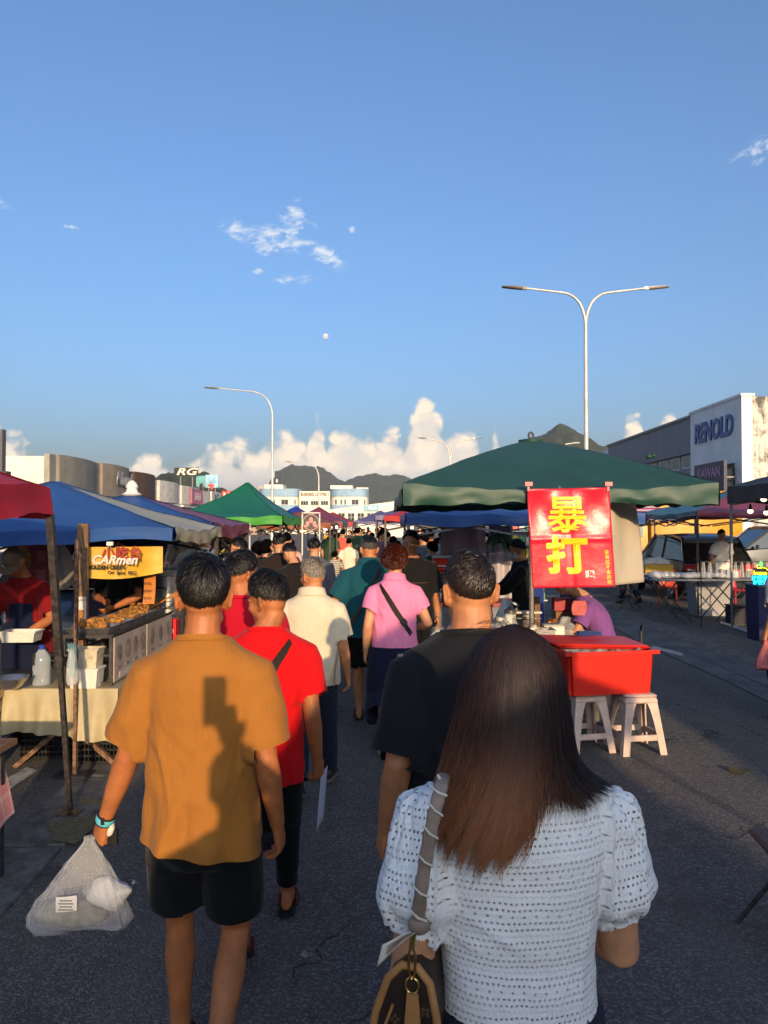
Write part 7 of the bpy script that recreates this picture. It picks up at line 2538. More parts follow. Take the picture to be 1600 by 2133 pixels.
mb = MB(); mb.box((0, 0, 0.22), (0.05, 0.04, 0.44)); mb.build('upright', WOOD, o)
o = thing('plastic_wrap', 'crumpled clear plastic wrap behind the white roll', 'wrap', on_table(1188, 7.25))
mb = MB(); mb.ell((0, 0, 0.11), (0.16, 0.12, 0.11), 24, 16); w = mb.build('film', FILM, o, 180)
p = coords(w.data); p *= (1 + 0.25 * fbm(p * 14, 3, 3))[:, None]; setco(w.data, p)
crate('teal plastic crate on the road in front of the next stall', 0.56, 8.35, 0.0, 0.5, 0.36, 0.34, M('plastic_teal', (0.03, 0.13, 0.17), rough=0.5))
crate('teal plastic crate stacked upon the first one', 0.58, 8.35, 0.37, 0.48, 0.35, 0.22, MATS['plastic_teal'])
o = thing('foam_box', 'pale mint foam box on the road by the crates', 'box', (0.42, 7.75, 0))
mb = MB(); mb.bbox((0, 0, 0.13), (0.34, 0.26, 0.26), 0.015); mb.build('box_body', M('foam_mint', (0.40, 0.50, 0.46), rough=0.7), o, 40)
# next stall: counter with red cooler, plant and jars
t = thing('stall_counter', 'cluttered counter of the stall under the blue canopy', 'table', (1.35, 10.4, 0))
mb = MB(); mb.box((0, 0, 0.78), (1.5, 0.7, 0.05)); mb.build('counter_top', M('laminate_red', (0.30, 0.05, 0.04), rough=0.5), t)
mb = MB(); mb.box((0, -0.3, 0.40), (1.46, 0.03, 0.70)); mb.build('front_panel', M('panel_grey', (0.25, 0.25, 0.26), rough=0.7, var=0.3, vscale=5), t)
for sx in (-1, 1):
 mb = MB(); mb.bar((sx * 0.7, 0.25, 0), (sx * 0.7, 0.25, 0.76), 0.05); mb.build('leg', STEEL_DK, t)

def cooler(label, x, y, z, s, col):
 o = thing('cooler_box', label, 'cooler', (x, y, z))
 mb = MB(); mb.bbox((0, 0, s * 0.35), (s, s * 0.7, s * 0.7), 0.02); mb.build('body', col, o, 40)
 mb = MB(); mb.bbox((0, 0, s * 0.76), (s * 1.04, s * 0.74, s * 0.13), 0.015); mb.build('lid', WHITE_PLASTIC, o, 40)
 mb = MB(); mb.tube([(-s * 0.42, -s * 0.38, s * 0.55), (-s * 0.42, -s * 0.42, s * 0.30), (s * 0.42, -s * 0.42, s * 0.30), (s * 0.42, -s * 0.38, s * 0.55)], 0.012, 6); mb.build('handle', WHITE_PLASTIC, o, 60)

cooler('red cooler box with white lid on the next counter', px_x0(920, 10.3), 10.3, 1.22, 0.26, RED_TUB)
cooler('blue cooler box standing below the red one', px_x0(903, 10.2), 10.2, 0.81, 0.22, M('cooler_blue', (0.05, 0.12, 0.3), rough=0.5))
o = thing('rack', 'small white shelf rack carrying the red cooler', 'rack', (px_x0(918, 10.35), 10.35, 0.81))
mb = MB()
for sx in (-1, 1):
 for sy in (-1, 1):
  mb.bar((sx * 0.2, sy * 0.14, 0), (sx * 0.2, sy * 0.14, 0.40), 0.014)
mb.build('frame', POLE_WHITE, o)
for zz in (0.2, 0.395):
 mb = MB(); mb.box((0, 0, zz), (0.44, 0.32, 0.014)); mb.build('shelf', M('shelf_coral', (0.45, 0.12, 0.08), rough=0.5), o)
LEAF = M('leaf_green', (0.12, 0.20, 0.03), rough=0.5, var=0.4, vscale=8, transl=0.3)
LEAFD = M('leaf_dark', (0.03, 0.06, 0.02), rough=0.5, var=0.4, vscale=8, transl=0.2)

def leafy(label, x, y, z, n, L, mat, seed, hang=False, name='potted_plant'):
 o = thing(name, label, 'plant', (x, y, z))
 rg = np.random.default_rng(seed)
 mb = MB(); mb.lathe([(0.05, 0), (0.07, 0.10), (0.075, 0.11), (0.06, 0.1)], n=16)
 mb.build('pot', BLACK_PLASTIC, o, 40)
 for k in range(n):
  a, e = rg.uniform(0, 6.28), rg.uniform(0.3, 1.1)
  ll = L * rg.uniform(0.7, 1.2)
  d = Vector((math.cos(a) * math.cos(e), math.sin(a) * math.cos(e), math.sin(e)))
  s = d.cross(Vector((0, 0, 1))).normalized()
  def fn(u, v):
   w = ll * 0.22 * np.sin(math.pi * np.clip(u, 0, 1) ** 0.8)
   base = np.outer(u * ll, np.array(d)) + np.outer((v - 0.5) * 2 * w, np.array(s))
   base[:, 2] += 0.10 - (u ** 2) * ll * (0.5 if not hang else 1.6) * (1 - e * 0.4)
   return base
  mb = MB(); mb.grid(fn, 8, 2); mb.build('leaf', mat, o, 180, recalc=False)
 return o

leafy('yellow green leafy plant on the counter by the red cooler', px_x0(903, 9.9), 9.9, 1.02, 9, 0.24, LEAF, 3)
o = thing('plant_stand', 'slim white stand under the leafy plant', 'stand', (px_x0(903, 9.9), 9.9, 0))
mb = MB(); mb.tube([(0, 0, 0.02), (0, 0, 1.0)], 0.02, 8); mb.lathe([(0.13, 0), (0.13, 0.02)], n=16); mb.lathe([(0.09, 1.0), (0.09, 1.018)], n=16); mb.build('stand_body', POLE_WHITE, o, 40)
pv = leafy('dark trailing plant hanging under the blue canopy', px_x0(1040, 9.8), 9.8, 1.62, 12, 0.30, LEAFD, 6, True, 'hanging_plant')
mb = MB(); mb.tube([(0, 0, 0.05), (0, 0, 0.42)], 0.005, 5); mb.build('cord', POLE_BLACK, pv)
# clear sheets and shelf of goods behind
o = thing('plastic_curtain', 'rose tinted clear plastic curtain behind the next stall', 'curtain', (px_x0(965, 12.3), 12.3, 0))
mb = MB(); mb.grid(lambda u, v: np.stack([(u - 0.5) * 0.75, 0.05 * np.sin(u * 14), 0.9 + v * 0.95], 1), 24, 10); mb.build('sheet', M('film_rose', (0.48, 0.33, 0.31), rough=0.4, var=0.2, vscale=3), o, 180)
o = thing('plastic_curtain', 'pale lilac plastic curtain beside the goods shelf', 'curtain', (px_x0(1042, 12.3), 12.3, 0))
mb = MB(); mb.grid(lambda u, v: np.stack([(u - 0.5) * 0.38, 0.04 * np.sin(u * 12), 0.6 + v * 1.25], 1), 20, 10); mb.build('sheet', M('film_lilac', (0.42, 0.38, 0.42), rough=0.4, var=0.15, vscale=3), o, 180)
t = thing('goods_shelf', 'white shelf stacked with small bright packets', 'shelf', (px_x0(1085, 13.6), 13.6, 0))
mb = MB(); mb.box((0, 0.16, 0.95), (0.9, 0.02, 1.9)); mb.build('back_panel', WALL_WHITE, t)
for k in range(6):
 mb = MB(); mb.box((0, 0, 0.5 + k * 0.25), (0.9, 0.3, 0.02)); mb.build('shelf_board', POLE_WHITE, t)
rgp = np.random.default_rng(8)
pk = [M('packet%d' % k, c, rough=0.5) for k, c in enumerate(((0.6, 0.5, 0.45), (0.55, 0.08, 0.06), (0.5, 0.4, 0.05), (0.1, 0.3, 0.1), (0.6, 0.58, 0.55), (0.08, 0.1, 0.3)))]
meshes = []
mb = MB(); mb.bbox((0, 0, 0.075), (0.10, 0.08, 0.15), 0.006)
pm = mb.mesh('packet')
for r in range(6):
 for q in range(7):
  o = link('packet', pm.copy())
  ci = int(rgp.integers(0, 6))
  o.data.materials.append(pk[ci])
  o.location = (px_x0(1085, 13.6) - 0.36 + q * 0.12, 13.52, 0.512 + r * 0.25)
  o.scale = (1, 1, rgp.uniform(0.7, 1.2))
  tag(o, '%s packet %s on the %s board of the white goods shelf' % (('buff', 'red', 'yellow', 'green', 'white', 'blue')[ci], ('outermost', 'second', 'third', 'central', 'fifth', 'sixth', 'last')[q], ('lowest', 'second', 'third', 'fourth', 'fifth', 'top')[r]), 'packet', 'packets on the goods shelf')
o = thing('goods_table', 'blue covered table in front of the goods shelf', 'table', (px_x0(1080, 12.6), 12.6, 0))
mb = MB(); mb.box((0, 0, 0.95), (0.75, 0.4, 0.03)); mb.build('table_top', WHITE_PLASTIC, o)
mb = MB(); mb.grid(lambda u, v: np.stack([(u - 0.5) * 0.76, -0.21 - 0.02 * v * np.sin(u * 20), 0.96 - v * 0.9], 1), 20, 6); mb.build('blue_cover', cloth_mat('cloth_cobalt', '#26397d'), o, 180)
for sx in (-1, 1):
 mb = MB(); mb.bar((sx * 0.34, 0, 0), (sx * 0.34, 0, 0.94), 0.03); mb.build('leg', STEEL_DK, o)

# ------------------------------------------------------------------ vehicles
def car(label, x, y, rz, col, L=4.2, Wd=1.72, Ht=1.5, kind='hatch', cat='car'):
 """front towards local +Y, standing on its wheels"""
 t = thing('parked_' + cat, label, cat, (x, y, 0), rz)
 paint = M('paint_' + col[0], col[1], rough=0.28, spec=0.5, coat=0.6, var=0.08, vscale=2)
 hw = Wd / 2
 h2, belt = Ht, Ht * 0.60
 if kind == 'van':
  prof = [(-L / 2, 0.35, belt * 0.95), (-L / 2 + 0.08, 0.28, belt), (L * 0.26, 0.26, belt), (L * 0.40, 0.26, belt * 0.92), (L / 2 - 0.05, 0.28, belt * 0.72), (L / 2, 0.36, belt * 0.60)]
  roof = [(-L / 2 + 0.03, belt, 0.0), (-L / 2 + 0.10, h2, 0.05), (L * 0.15, h2, 0.05), (L * 0.24, h2 * 0.97, 0.06), (L * 0.40, belt * 0.97, 0.02)]
 else:
  prof = [(-L / 2, 0.42, belt * 0.92), (-L / 2 + 0.10, 0.28, belt * 1.02), (-L * 0.30, 0.24, belt * 1.03), (L * 0.12, 0.24, belt), (L * 0.30, 0.24, belt * 0.93), (L * 0.44, 0.26, belt * 0.80), (L / 2, 0.38, belt * 0.62)]
  roof = [(-L / 2 + 0.16, belt, 0.02), (-L * 0.36, h2 * 0.95, 0.14), (-L * 0.22, h2, 0.15), (L * 0.05, h2 * 0.985, 0.14), (L * 0.27, belt * 0.97, 0.03)]
 mb = MB()
 rings = []
 for k, (yy, zl, zh) in enumerate(prof):
  w = hw * (0.90 if k in (0, len(prof) - 1) else (0.97 if k in (1, len(prof) - 2) else 1.0))
  pts = [(-w * 0.92, zl), (-w, zl + 0.10), (-w, zl + (zh - zl) * 0.55), (-w * 0.96, zh - 0.03), (-w * 0.90, zh), (w * 0.90, zh), (w * 0.96, zh - 0.03), (w, zl + (zh - zl) * 0.55), (w, zl + 0.10), (w * 0.92, zl)]
  rings.append(np.array([(a, yy, b) for a, b in pts]))
 mb.loft(rings)
 mb.build('body', paint, t, 35)
 mb = MB()
 rings = []
 for yy, zh, ins in roof:
  w = hw * 0.92 - ins
  wb = hw * 0.91
  rings.append(np.array([(-wb, yy * 0.999, belt - 0.02), (-w, yy, zh), (w, yy, zh), (wb, yy * 0.999, belt - 0.02)]))
 mb.loft(rings)
 mb.build('windows', M('car_glass', (0.012, 0.014, 0.016), rough=0.06, spec=0.8), t, 20)
 mb = MB()
 top = [r for r in roof if r[1] > h2 * 0.9]
 rings = []
 for k, (yy, zh, ins) in enumerate([(top[0][0] - 0.10, top[0][1] - 0.07, top[0][2])] + top + [(top[-1][0] + 0.12, top[-1][1] - 0.05, top[-1][2])]):
  w = hw * 0.92 - ins + 0.02
  rings.append(np.array([(-w, yy, zh - 0.05), (-w, yy, zh + 0.01), (-w * 0.6, yy, zh + 0.035), (w * 0.6, yy, zh + 0.035), (w, yy, zh + 0.01), (w, yy, zh - 0.05)]))
 mb.loft(rings)
 mb.build('roof', paint, t, 35)
 for s in (-1, 1):
  for i in range(len(roof) - 1):
   if i in (0, len(roof) - 2) or (kind != 'van' and i == 2):
    a, b = roof[i], roof[i + 1]
    q0 = 0.0 if i != 2 else 0.35
    pa = Vector((s * (hw * 0.92 - a[2] + 0.008), a[0], max(a[1], belt)))
    pb = Vector((s * (hw * 0.92 - b[2] + 0.008), b[0], max(b[1], belt)))
    if i == 2:
     mid = pa.lerp(pb, 0.4)
     pa, pb = Vector((s * (hw * 0.915), mid.y, belt)), mid
    mb = MB(); mb.bar(pa, pb, 0.05, 0.08); mb.build('pillar', paint, t)
  for yy in (-L * 0.30, L * 0.31):
   c = Vector((s * (hw - 0.10), yy, 0.31))
   mb = MB()
   prof_w = [(0.20, -0.09), (0.30, -0.10), (0.31, -0.06), (0.31, 0.06), (0.30, 0.10), (0.20, 0.09)]
   rings = [np.array([(c.x + w * s, c.y + r * math.cos(a), c.z + r * math.sin(a)) for a in np.linspace(0, 2 * math.pi, 25)[:-1]]) for r, w in prof_w]
   mb.loft(rings)
   wo = mb.build('wheel', RUBBER, t, 40)
   mb = MB()
   for r, w in ((0.20, 0.092),):
    mb.loft([np.array([(c.x + w_ * s, c.y + r_ * math.cos(a), c.z + r_ * math.sin(a)) for a in np.linspace(0, 2 * math.pi, 21)[:-1]]) for r_, w_ in ((0.20, 0.092), (0.19, 0.098), (0.09, 0.075), (0.03, 0.10))])
   mb.build('rim', STEEL, wo, 30)
   # dark wheel arch
   mb = MB()
   mb.tube([(s * (hw + 0.004), yy + 0.36 * math.cos(a), 0.31 + 0.36 * math.sin(a)) for a in np.linspace(0, math.pi, 13)], 0.03, 6)
   mb.build('wheel_arch', BLACK_PLASTIC, t, 60)
  mb = MB(); mb.bbox((s * hw * 0.78, L / 2 - 0.05, belt * 0.70), (0.32, 0.14, 0.14), 0.03); mb.build('headlight', M('headlight', (0.6, 0.62, 0.64), rough=0.1, metal=0.2), t, 40)
  mb = MB(); mb.bbox((s * hw * 0.80, -L / 2 + 0.03, belt * 0.86), (0.28, 0.12, 0.17), 0.03); tl = mb.build('tail_light', M('tail_light', (0.42, 0.015, 0.02), rough=0.15, coat=0.5), t, 40)
  mb = MB(); mb.bbox((s * hw * 0.80, -L / 2 - 0.02, belt * 0.80), (0.20, 0.05, 0.05), 0.015); mb.build('lens', M('lens_clear', (0.6, 0.55, 0.5), rough=0.1), tl, 40)
  mb = MB(); mb.bbox((s * (hw + 0.09), L * 0.20, belt + 0.05), (0.16, 0.08, 0.12), 0.03); mb.build('mirror', paint, t, 40)
 for yy in (-L / 2 - 0.03, L / 2 + 0.02):
  mb = MB(); mb.bbox((0, yy, 0.42), (Wd * 0.93, 0.16, 0.22), 0.05); mb.build('bumper', paint if kind != 'van' else BLACK_PLASTIC, t, 40)
  mb = MB(); mb.box((0, yy + math.copysign(0.086, yy), 0.47), (0.44, 0.012, 0.12)); mb.build('number_plate', M('plate', (0.35, 0.34, 0.30), rough=0.4), t)
 return t

car('black hatchback parked with its tail to the folding tables', 8.15, 20.2, 0, ('black', (0.012, 0.013, 0.016)), 4.3, 1.78, 1.62)
car('dark green SUV parked side on behind the black hatchback', 13.2, 25.5, R(90), ('dark', (0.02, 0.026, 0.03)), 4.6, 1.85, 1.85)
car('cream white van nosing in at the picture edge', 16.2, 28.5, R(90), ('cream', (0.62, 0.57, 0.47)), 4.4, 1.75, 1.95, 'van', 'van')
car('steel grey van parked behind the fried food stall', -3.55, 10.8, R(180), ('steelgrey', (0.10, 0.115, 0.13)), 4.4, 1.75, 1.85, 'van', 'van')
car('silver hatchback parked at the picture edge behind the stalls', -6.3, 12.0, R(170), ('silver', (0.45, 0.45, 0.44)), 4.2, 1.72, 1.55)
car('black pickup shaped car behind the maroon canopy', -4.2, 16.5, R(180), ('gunmetal', (0.03, 0.032, 0.036)), 4.6, 1.8, 1.75)
# yellow lorry
t = thing('parked_lorry', 'yellow box lorry parked behind the cars', 'lorry', (11.5, 31, 0), R(90))
YLW = M('paint_yellow', (0.52, 0.25, 0.008), rough=0.4, coat=0.3, var=0.1, vscale=1.5)
mb = MB(); mb.bbox((0, -1.1, 2.25), (2.1, 3.7, 2.0), 0.04); mb.build('cargo_box', YLW, t, 30)
mb = MB()
for yy in (-2.4, -1.1, 0.2):
 mb.box((1.06, yy, 2.25), (0.03, 0.05, 1.9))
mb.box((1.06, -1.1, 3.15), (0.03, 3.6, 0.05))
mb.build('ribs', M('paint_ochre', (0.36, 0.16, 0.01), rough=0.5), t)
mb = MB(); mb.loft([np.array([(-0.95, yy, 0.6), (-0.95, yy, 1.35), (-0.88, yy, zt_), (0.88, yy, zt_), (0.95, yy, 1.35), (0.95, yy, 0.6)]) for yy, zt_ in ((0.85, 2.25), (1.7, 2.25), (2.15, 2.05), (2.4, 1.4))]); mb.build('cab', YLW, t, 30)
for s in (-1, 1):
 mb = MB(); mb.loft([np.array([(s * 0.95, yy, 1.38), (s * 0.955, yy, 1.38), (s * 0.915, yy, z2), (s * 0.90, yy, z2)]) for yy, z2 in ((1.05, 2.1), (1.75, 2.1), (2.2, 1.5))]); mb.build('side_window', MATS['car_glass'], t)
 for yy in (-2.0, 1.6):
  mb = MB(); mb.loft([np.array([(s * (0.75 + w), yy + r * math.cos(a), 0.42 + r * math.sin(a)) for a in np.linspace(0, 2 * math.pi, 21)[:-1]]) for r, w in ((0.25, 0.0), (0.41, 0.0), (0.42, 0.12), (0.40, 0.24), (0.22, 0.24))]); w_ = mb.build('wheel', RUBBER, t, 40)
  mb = MB(); mb.loft([np.array([(s * (0.75 + w), yy + r * math.cos(a), 0.42 + r * math.sin(a)) for a in np.linspace(0, 2 * math.pi, 17)[:-1]]) for r, w in ((0.22, 0.236), (0.12, 0.20), (0.03, 0.25))]); mb.build('rim', STEEL, w_, 40)
mb = MB(); mb.loft([np.array([(-0.84, 2.40, 1.42), (-0.80, 2.17, 2.02), (0.80, 2.17, 2.02), (0.84, 2.40, 1.42)]), np.array([(-0.84, 2.43, 1.42), (-0.80, 2.20, 2.03), (0.80, 2.20, 2.03), (0.84, 2.43, 1.42)])]); mb.build('windscreen', MATS['car_glass'], t)
mb = MB(); mb.box((0, 2.42, 0.55), (1.9, 0.14, 0.3)); mb.build('bumper', BLACK_PLASTIC, t)
mb = MB(); mb.box((0.955, 1.35, 1.1), (0.01, 0.5, 0.2)); mb.build('door_badge', SIGN_BLACK, t)
mb = MB(); mb.box((0, -0.4, 0.75), (1.2, 4.4, 0.25)); mb.build('chassis', BLACK_PLASTIC, t)

# ------------------------------------------------------------------ folding tables and goods on the right
def folding_table(label, x, y, rz, L, Wd, h=0.82, top=None):
 t = thing('folding_table', label, 'table', (x, y, 0), rz, 'folding tables under the far canopy')
 mb = MB(); mb.bbox((0, 0, h - 0.015), (L, Wd, 0.03), 0.01); mb.build('table_top', top or M('table_grey', (0.24, 0.24, 0.25), rough=0.5), t, 40)
 for sx in (-1, 1):
  for k in (-1, 1):
   mb = MB()
   mb.tube([(sx * L * 0.10, k * Wd * 0.40, h - 0.04), (sx * L * 0.46, k * Wd * 0.42, 0.012)], 0.013, 8)
   mb.build('leg', POLE_BLACK, t)
   mb = MB()
   mb.tube([(sx * L * 0.46, k * Wd * 0.38, h - 0.04), (sx * L * 0.12, k * Wd * 0.40, 0.012)], 0.013, 8)
   mb.build('leg', POLE_BLACK, t)
  mb = MB(); mb.bar((sx * L * 0.46, -Wd * 0.45, 0.012), (sx * L * 0.46, Wd * 0.45, 0.012), 0.022); mb.build('foot_bar', POLE_BLACK, t)
 return t

folding_table('folding table heaped with plastic wrapped parcels', 6.12, 14.6, R(3), 1.95, 0.72)
folding_table('empty ended folding table behind the wrapped parcels', 5.75, 16.4, R(2), 1.5, 0.6)
# a long heap of wrapped parcels, each its own
rgp = np.random.default_rng(21)
WRAP = M('wrap_silver', (0.36, 0.38, 0.41), rough=0.3, spec=0.6, var=0.3, vscale=14, bump=0.8, bscale=22)
mb = MB(); mb.ell((0, 0, 0), (0.14, 0.22, 0.075), 16, 10)
pm = mb.mesh('wrapped_parcel')
p = coords(pm); p *= (1 + 0.22 * fbm(p * 16, 3, 5))[:, None]; p[:, 2] = np.maximum(p[:, 2], -0.055); setco(pm, p); shade(pm, 180); pm.materials.append(WRAP)
for k in range(11):
 o = link('wrapped_parcel', pm)
 o.location = (5.30 + k * 0.138, 14.55 + rgp.uniform(-0.05, 0.05), 0.876)
 o.rotation_euler = (rgp.uniform(-.1, .1), rgp.uniform(-.1, .1), rgp.uniform(-0.4, 0.4))
 o.scale = (1, rgp.uniform(0.9, 1.15), rgp.uniform(0.8, 1.25))
 tag(o, 'silvery wrapped parcel %s in the row from the banner end' % ('first', 'second', 'third', 'fourth', 'fifth', 'sixth', 'seventh', 'eighth', 'ninth', 'tenth', 'eleventh')[k], 'parcel', 'wrapped parcels on the folding table')
for lb, x_, s_, c_ in (('dull green carton at the end of the wrapped parcels', 6.72, (0.14, 0.12, 0.16), (0.10, 0.11, 0.07)), ('white paper box on the folding table', 6.88, (0.24, 0.2, 0.15), (0.42, 0.44, 0.47)), ('red carton beside the white paper box', 7.05, (0.16, 0.14, 0.17), (0.28, 0.04, 0.05))):
 o = thing('goods_box', lb, 'box', (x_ - 0.05, 14.7 if 'red' not in lb else 14.85, 0.822))
 mb = MB(); mb.bbox((0, 0, s_[2] / 2), s_, 0.008); mb.build('carton_body', M('goods_%d' % int(x_ * 100), c_, rough=0.5, var=0.2, vscale=9), o)
 mb = MB(); mb.box((0, 0, s_[2] + 0.004), (s_[0] * 0.25, s_[1] * 1.01, 0.006)); mb.build('tape', M('tape', (0.3, 0.26, 0.2), rough=0.3), o)
o = thing('yellow_tray', 'yellow and clear tray of snacks behind the cream banner', 'tray', (px_x0(1366, 16.4), 16.4, 0.822))
mb = MB(); mb.bbox((0, 0, 0.09), (0.62, 0.4, 0.18), 0.015); mb.build('tray_body', M('tray_yellow', (0.45, 0.25, 0.01), rough=0.5), o, 40)
mb = MB(); mb.ell((0, 0, 0.22), (0.30, 0.18, 0.10), 20, 12); f_ = mb.build('snack_bags', FILM, o, 180); p = coords(f_.data); p *= (1 + 0.15 * fbm(p * 12, 3, 4))[:, None]; setco(f_.data, p)
o = thing('utility_bin', 'tall pale utility bin under the folding table', 'bin', (px_x0(1474, 15.5), 15.5, 0))
mb = MB(); box_open(mb, (0, 0, 0), (0.74, 0.5, 0.72), wall=0.01, taper=0.86, lip=0.04); mb.build('bin_body', M('bin_grey', (0.30, 0.30, 0.31), rough=0.5, var=0.1, vscale=3), o, 30)
# hanging rack of clear packets
o = thing('packet_rack', 'rail with small clear packets hanging from the grey post', 'rack', (6.15, 13.4, 0))
mb = MB(); mb.tube([(-0.45, 0, 1.20), (0.95, 0, 1.20)], 0.008, 6)
for sx in (-0.45, 0.95):
 mb.tube([(sx, 0, 0), (sx, 0, 1.20)], 0.010, 6)
mb.build('rail', POLE_BLACK, o)
for k in range(12):
 mb = MB(); xx = -0.40 + k * 0.115
 mb.grid(lambda u, v: np.stack([xx + (u - 0.5) * 0.10 * (1 - 0.5 * v), 0.02 * np.sin(u * 9 + k) , 0.92 + v * 0.27], 1), 5, 6); mb.build('packet', FILM, o, 180)
# red plastic chairs behind
def plastic_chair(label, x, y, rz, mat):
 o = thing('plastic_chair', label, 'chair', (x, y, 0), rz)
 mb = MB(); mb.bbox((0, 0, 0.42), (0.42, 0.42, 0.03), 0.012); mb.build('seat', mat, o, 40)
 mb = MB(); mb.grid(lambda u, v: np.stack([(u - 0.5) * 0.40, -0.20 - 0.08 * v + 0.05 * (u - 0.5) ** 2 * 4, 0.43 + v * 0.40], 1), 10, 8); b_ = mb.build('backrest', mat, o, 180); thicken(b_.data, 0.01)
 for sx in (-1, 1):
  for sy in (-1, 1):
   mb = MB(); mb.bar((sx * 0.18, sy * 0.18, 0.41), (sx * 0.22, sy * 0.22, 0), 0.035); mb.build('leg', mat, o)

CORAL = M('plastic_coral', (0.52, 0.07, 0.04), rough=0.45)
plastic_chair('coral plastic chair behind the folding tables', px_x0(1390, 17.3), 17.3, R(160), CORAL)
plastic_chair('crimson plastic chair half hidden behind the tall bin', px_x0(1530, 16.6), 16.6, R(200), M('plastic_crimson', (0.40, 0.02, 0.035), rough=0.45))
# bulbs hanging under the black canopy: lit lamps
for lb, px, py, d in (('lit bulb hanging alone nearest the grey post', 1563, 1065, 12.6), ('lit bulb highest on the string at the picture edge', 1591, 1040, 11.9), ('lit bulb low on the string at the picture edge', 1597, 1068, 12.2)):
 c = P(px, py, d)
 o = thing('light_bulb', lb, 'light bulb', tuple(c))
 mb = MB(); mb.ell((0, 0, 0), (0.046, 0.046, 0.040), 16, 10); mb.build('globe', M('bulb_glow', (1.0, 0.80, 0.42), emit=2.2), o, 180)
 mb = MB(); mb.lathe([(0.035, 0.02), (0.028, 0.06), (0.022, 0.065), (0.022, 0.11), (0.01, 0.12)], n=14); mb.build('socket', BLACK_PLASTIC, o, 40)
 mb = MB(); mb.tube([(0, 0, 0.115), (0.01, 0, max(0.2, 2.36 - c.z))], 0.004, 5); mb.build('cable', BLACK_PLASTIC, o)
for lb, px, py, d in (('small white lamp glowing under the rust canopy beside the round sign', 677, 1101, 18.4), ('small white lamp glowing in the middle under the rust canopy', 689, 1100, 18.8), ('small white lamp glowing at the lane corner of the rust canopy', 700, 1098, 19.2)):
 c = P(px, py, d)
 o = thing('stall_lamp', lb, 'lamp', tuple(c))
 mb = MB(); mb.ell((0, 0, 0), (0.05, 0.05, 0.045), 12, 8); mb.build('globe', M('lamp_white', (1.0, 0.93, 0.82), emit=2.5), o, 180)
 mb = MB(); mb.tube([(0, 0, 0.03), (0, 0, max(0.1, 1.95 - c.z))], 0.006, 5); mb.build('cable', BLACK_PLASTIC, o)
# neon fruit sign on a tall blue counter
bx = px_x0(1589, 12.0)
t = thing('blue_counter', 'tall navy counter cover below the neon sign', 'counter', (bx + 0.06, 12.1, 0))
mb = MB()
mb.loft([np.array([(x_ * k, y_ * k, z) for x_, y_ in ((-0.20, -0.22), (0.6, -0.22), (0.6, 0.22), (-0.20, 0.22))]) for k, z in ((0.90, 0.0), (0.97, 0.4), (1.0, 0.88))]); mb.build('cover', M('cover_navy', (0.006, 0.010, 0.075), rough=0.6, var=0.2, vscale=4), t, 30)
mb = MB(); mb.box((0.2, 0, 0.895), (0.86, 0.5, 0.03)); mb.build('counter_top', M('counter_teal', (0.06, 0.14, 0.16), rough=0.4), t)
o = thing('neon_sign', 'glowing neon lemon sign with yellow and cyan lettering', 'sign', (bx - 0.10, 11.86, 0.912))
def neon(name, col, strength=3.0):
 return M(name, col, emit=strength, rough=0.4)

NY, NC, NO, NG = neon('neon_yellow', (1.0, 0.78, 0.02), 1.6), neon('neon_cyan', (0.02, 0.55, 0.85), 1.5), neon('neon_orange', (1.0, 0.16, 0.01), 1.5), neon('neon_green', (0.03, 0.85, 0.12), 1.5)
mb = MB(); mb.box((0.02, 0.02, 0.12), (0.30, 0.006, 0.30)); mb.build('acrylic_back', M('acrylic', (0.02, 0.03, 0.05), rough=0.1, alpha=0.6), o)
mb = MB(); mb.tube([(0.02 + 0.13 * math.cos(a), 0, 0.12 + 0.15 * math.sin(a)) for a in np.linspace(R(-40), R(110), 20)], 0.006, 8); mb.build('tube_lemon', NY, o, 60)
mb = MB(); mb.tube([(-0.05 + 0.02 * math.cos(a), 0, 0.29 + 0.03 * math.sin(a)) for a in np.linspace(R(60), R(330), 14)], 0.006, 8); mb.build('tube_tip', NY, o, 60)
mb = MB(); mb.tube([(-0.005 + 0.018 * math.cos(a), 0, 0.33 + 0.04 * math.sin(a)) for a in np.linspace(0, 2 * math.pi, 18)], 0.006, 8); mb.build('tube_leaf', NG, o, 60)
mb = MB(); mb.tube([(-0.145 + 0.018 * math.cos(a), 0, 0.19 + 0.022 * math.sin(a)) for a in np.linspace(0, 2 * math.pi, 18)], 0.006, 8); mb.build('tube_slice', NO, o, 60)
text('lemon', 0.085, NY, o, (-0.02, -0.004, 0.185), bold=0.002, extrude=0.003)
text('柠檬茶', 0.088, NC, o, (-0.03, -0.004, 0.10), bold=0.0015, extrude=0.003)
text('柠檬茶', 0.080, NC, o, (-0.02, -0.004, 0.03), bold=0.0015, extrude=0.003)
o = thing('dark_crate_box', 'low black storage box on the ground behind the grey post', 'box', (px_x0(1545, 14.0), 14.0, 0))
mb = MB(); mb.bbox((0, 0, 0.17), (0.5, 0.36, 0.34), 0.02); mb.build('box_body', M('box_night', (0.008, 0.009, 0.016), rough=0.6), o, 40)
mb = MB(); mb.bbox((0, 0, 0.35), (0.53, 0.39, 0.03), 0.01); mb.build('lid', BLACK_PLASTIC, o, 40)
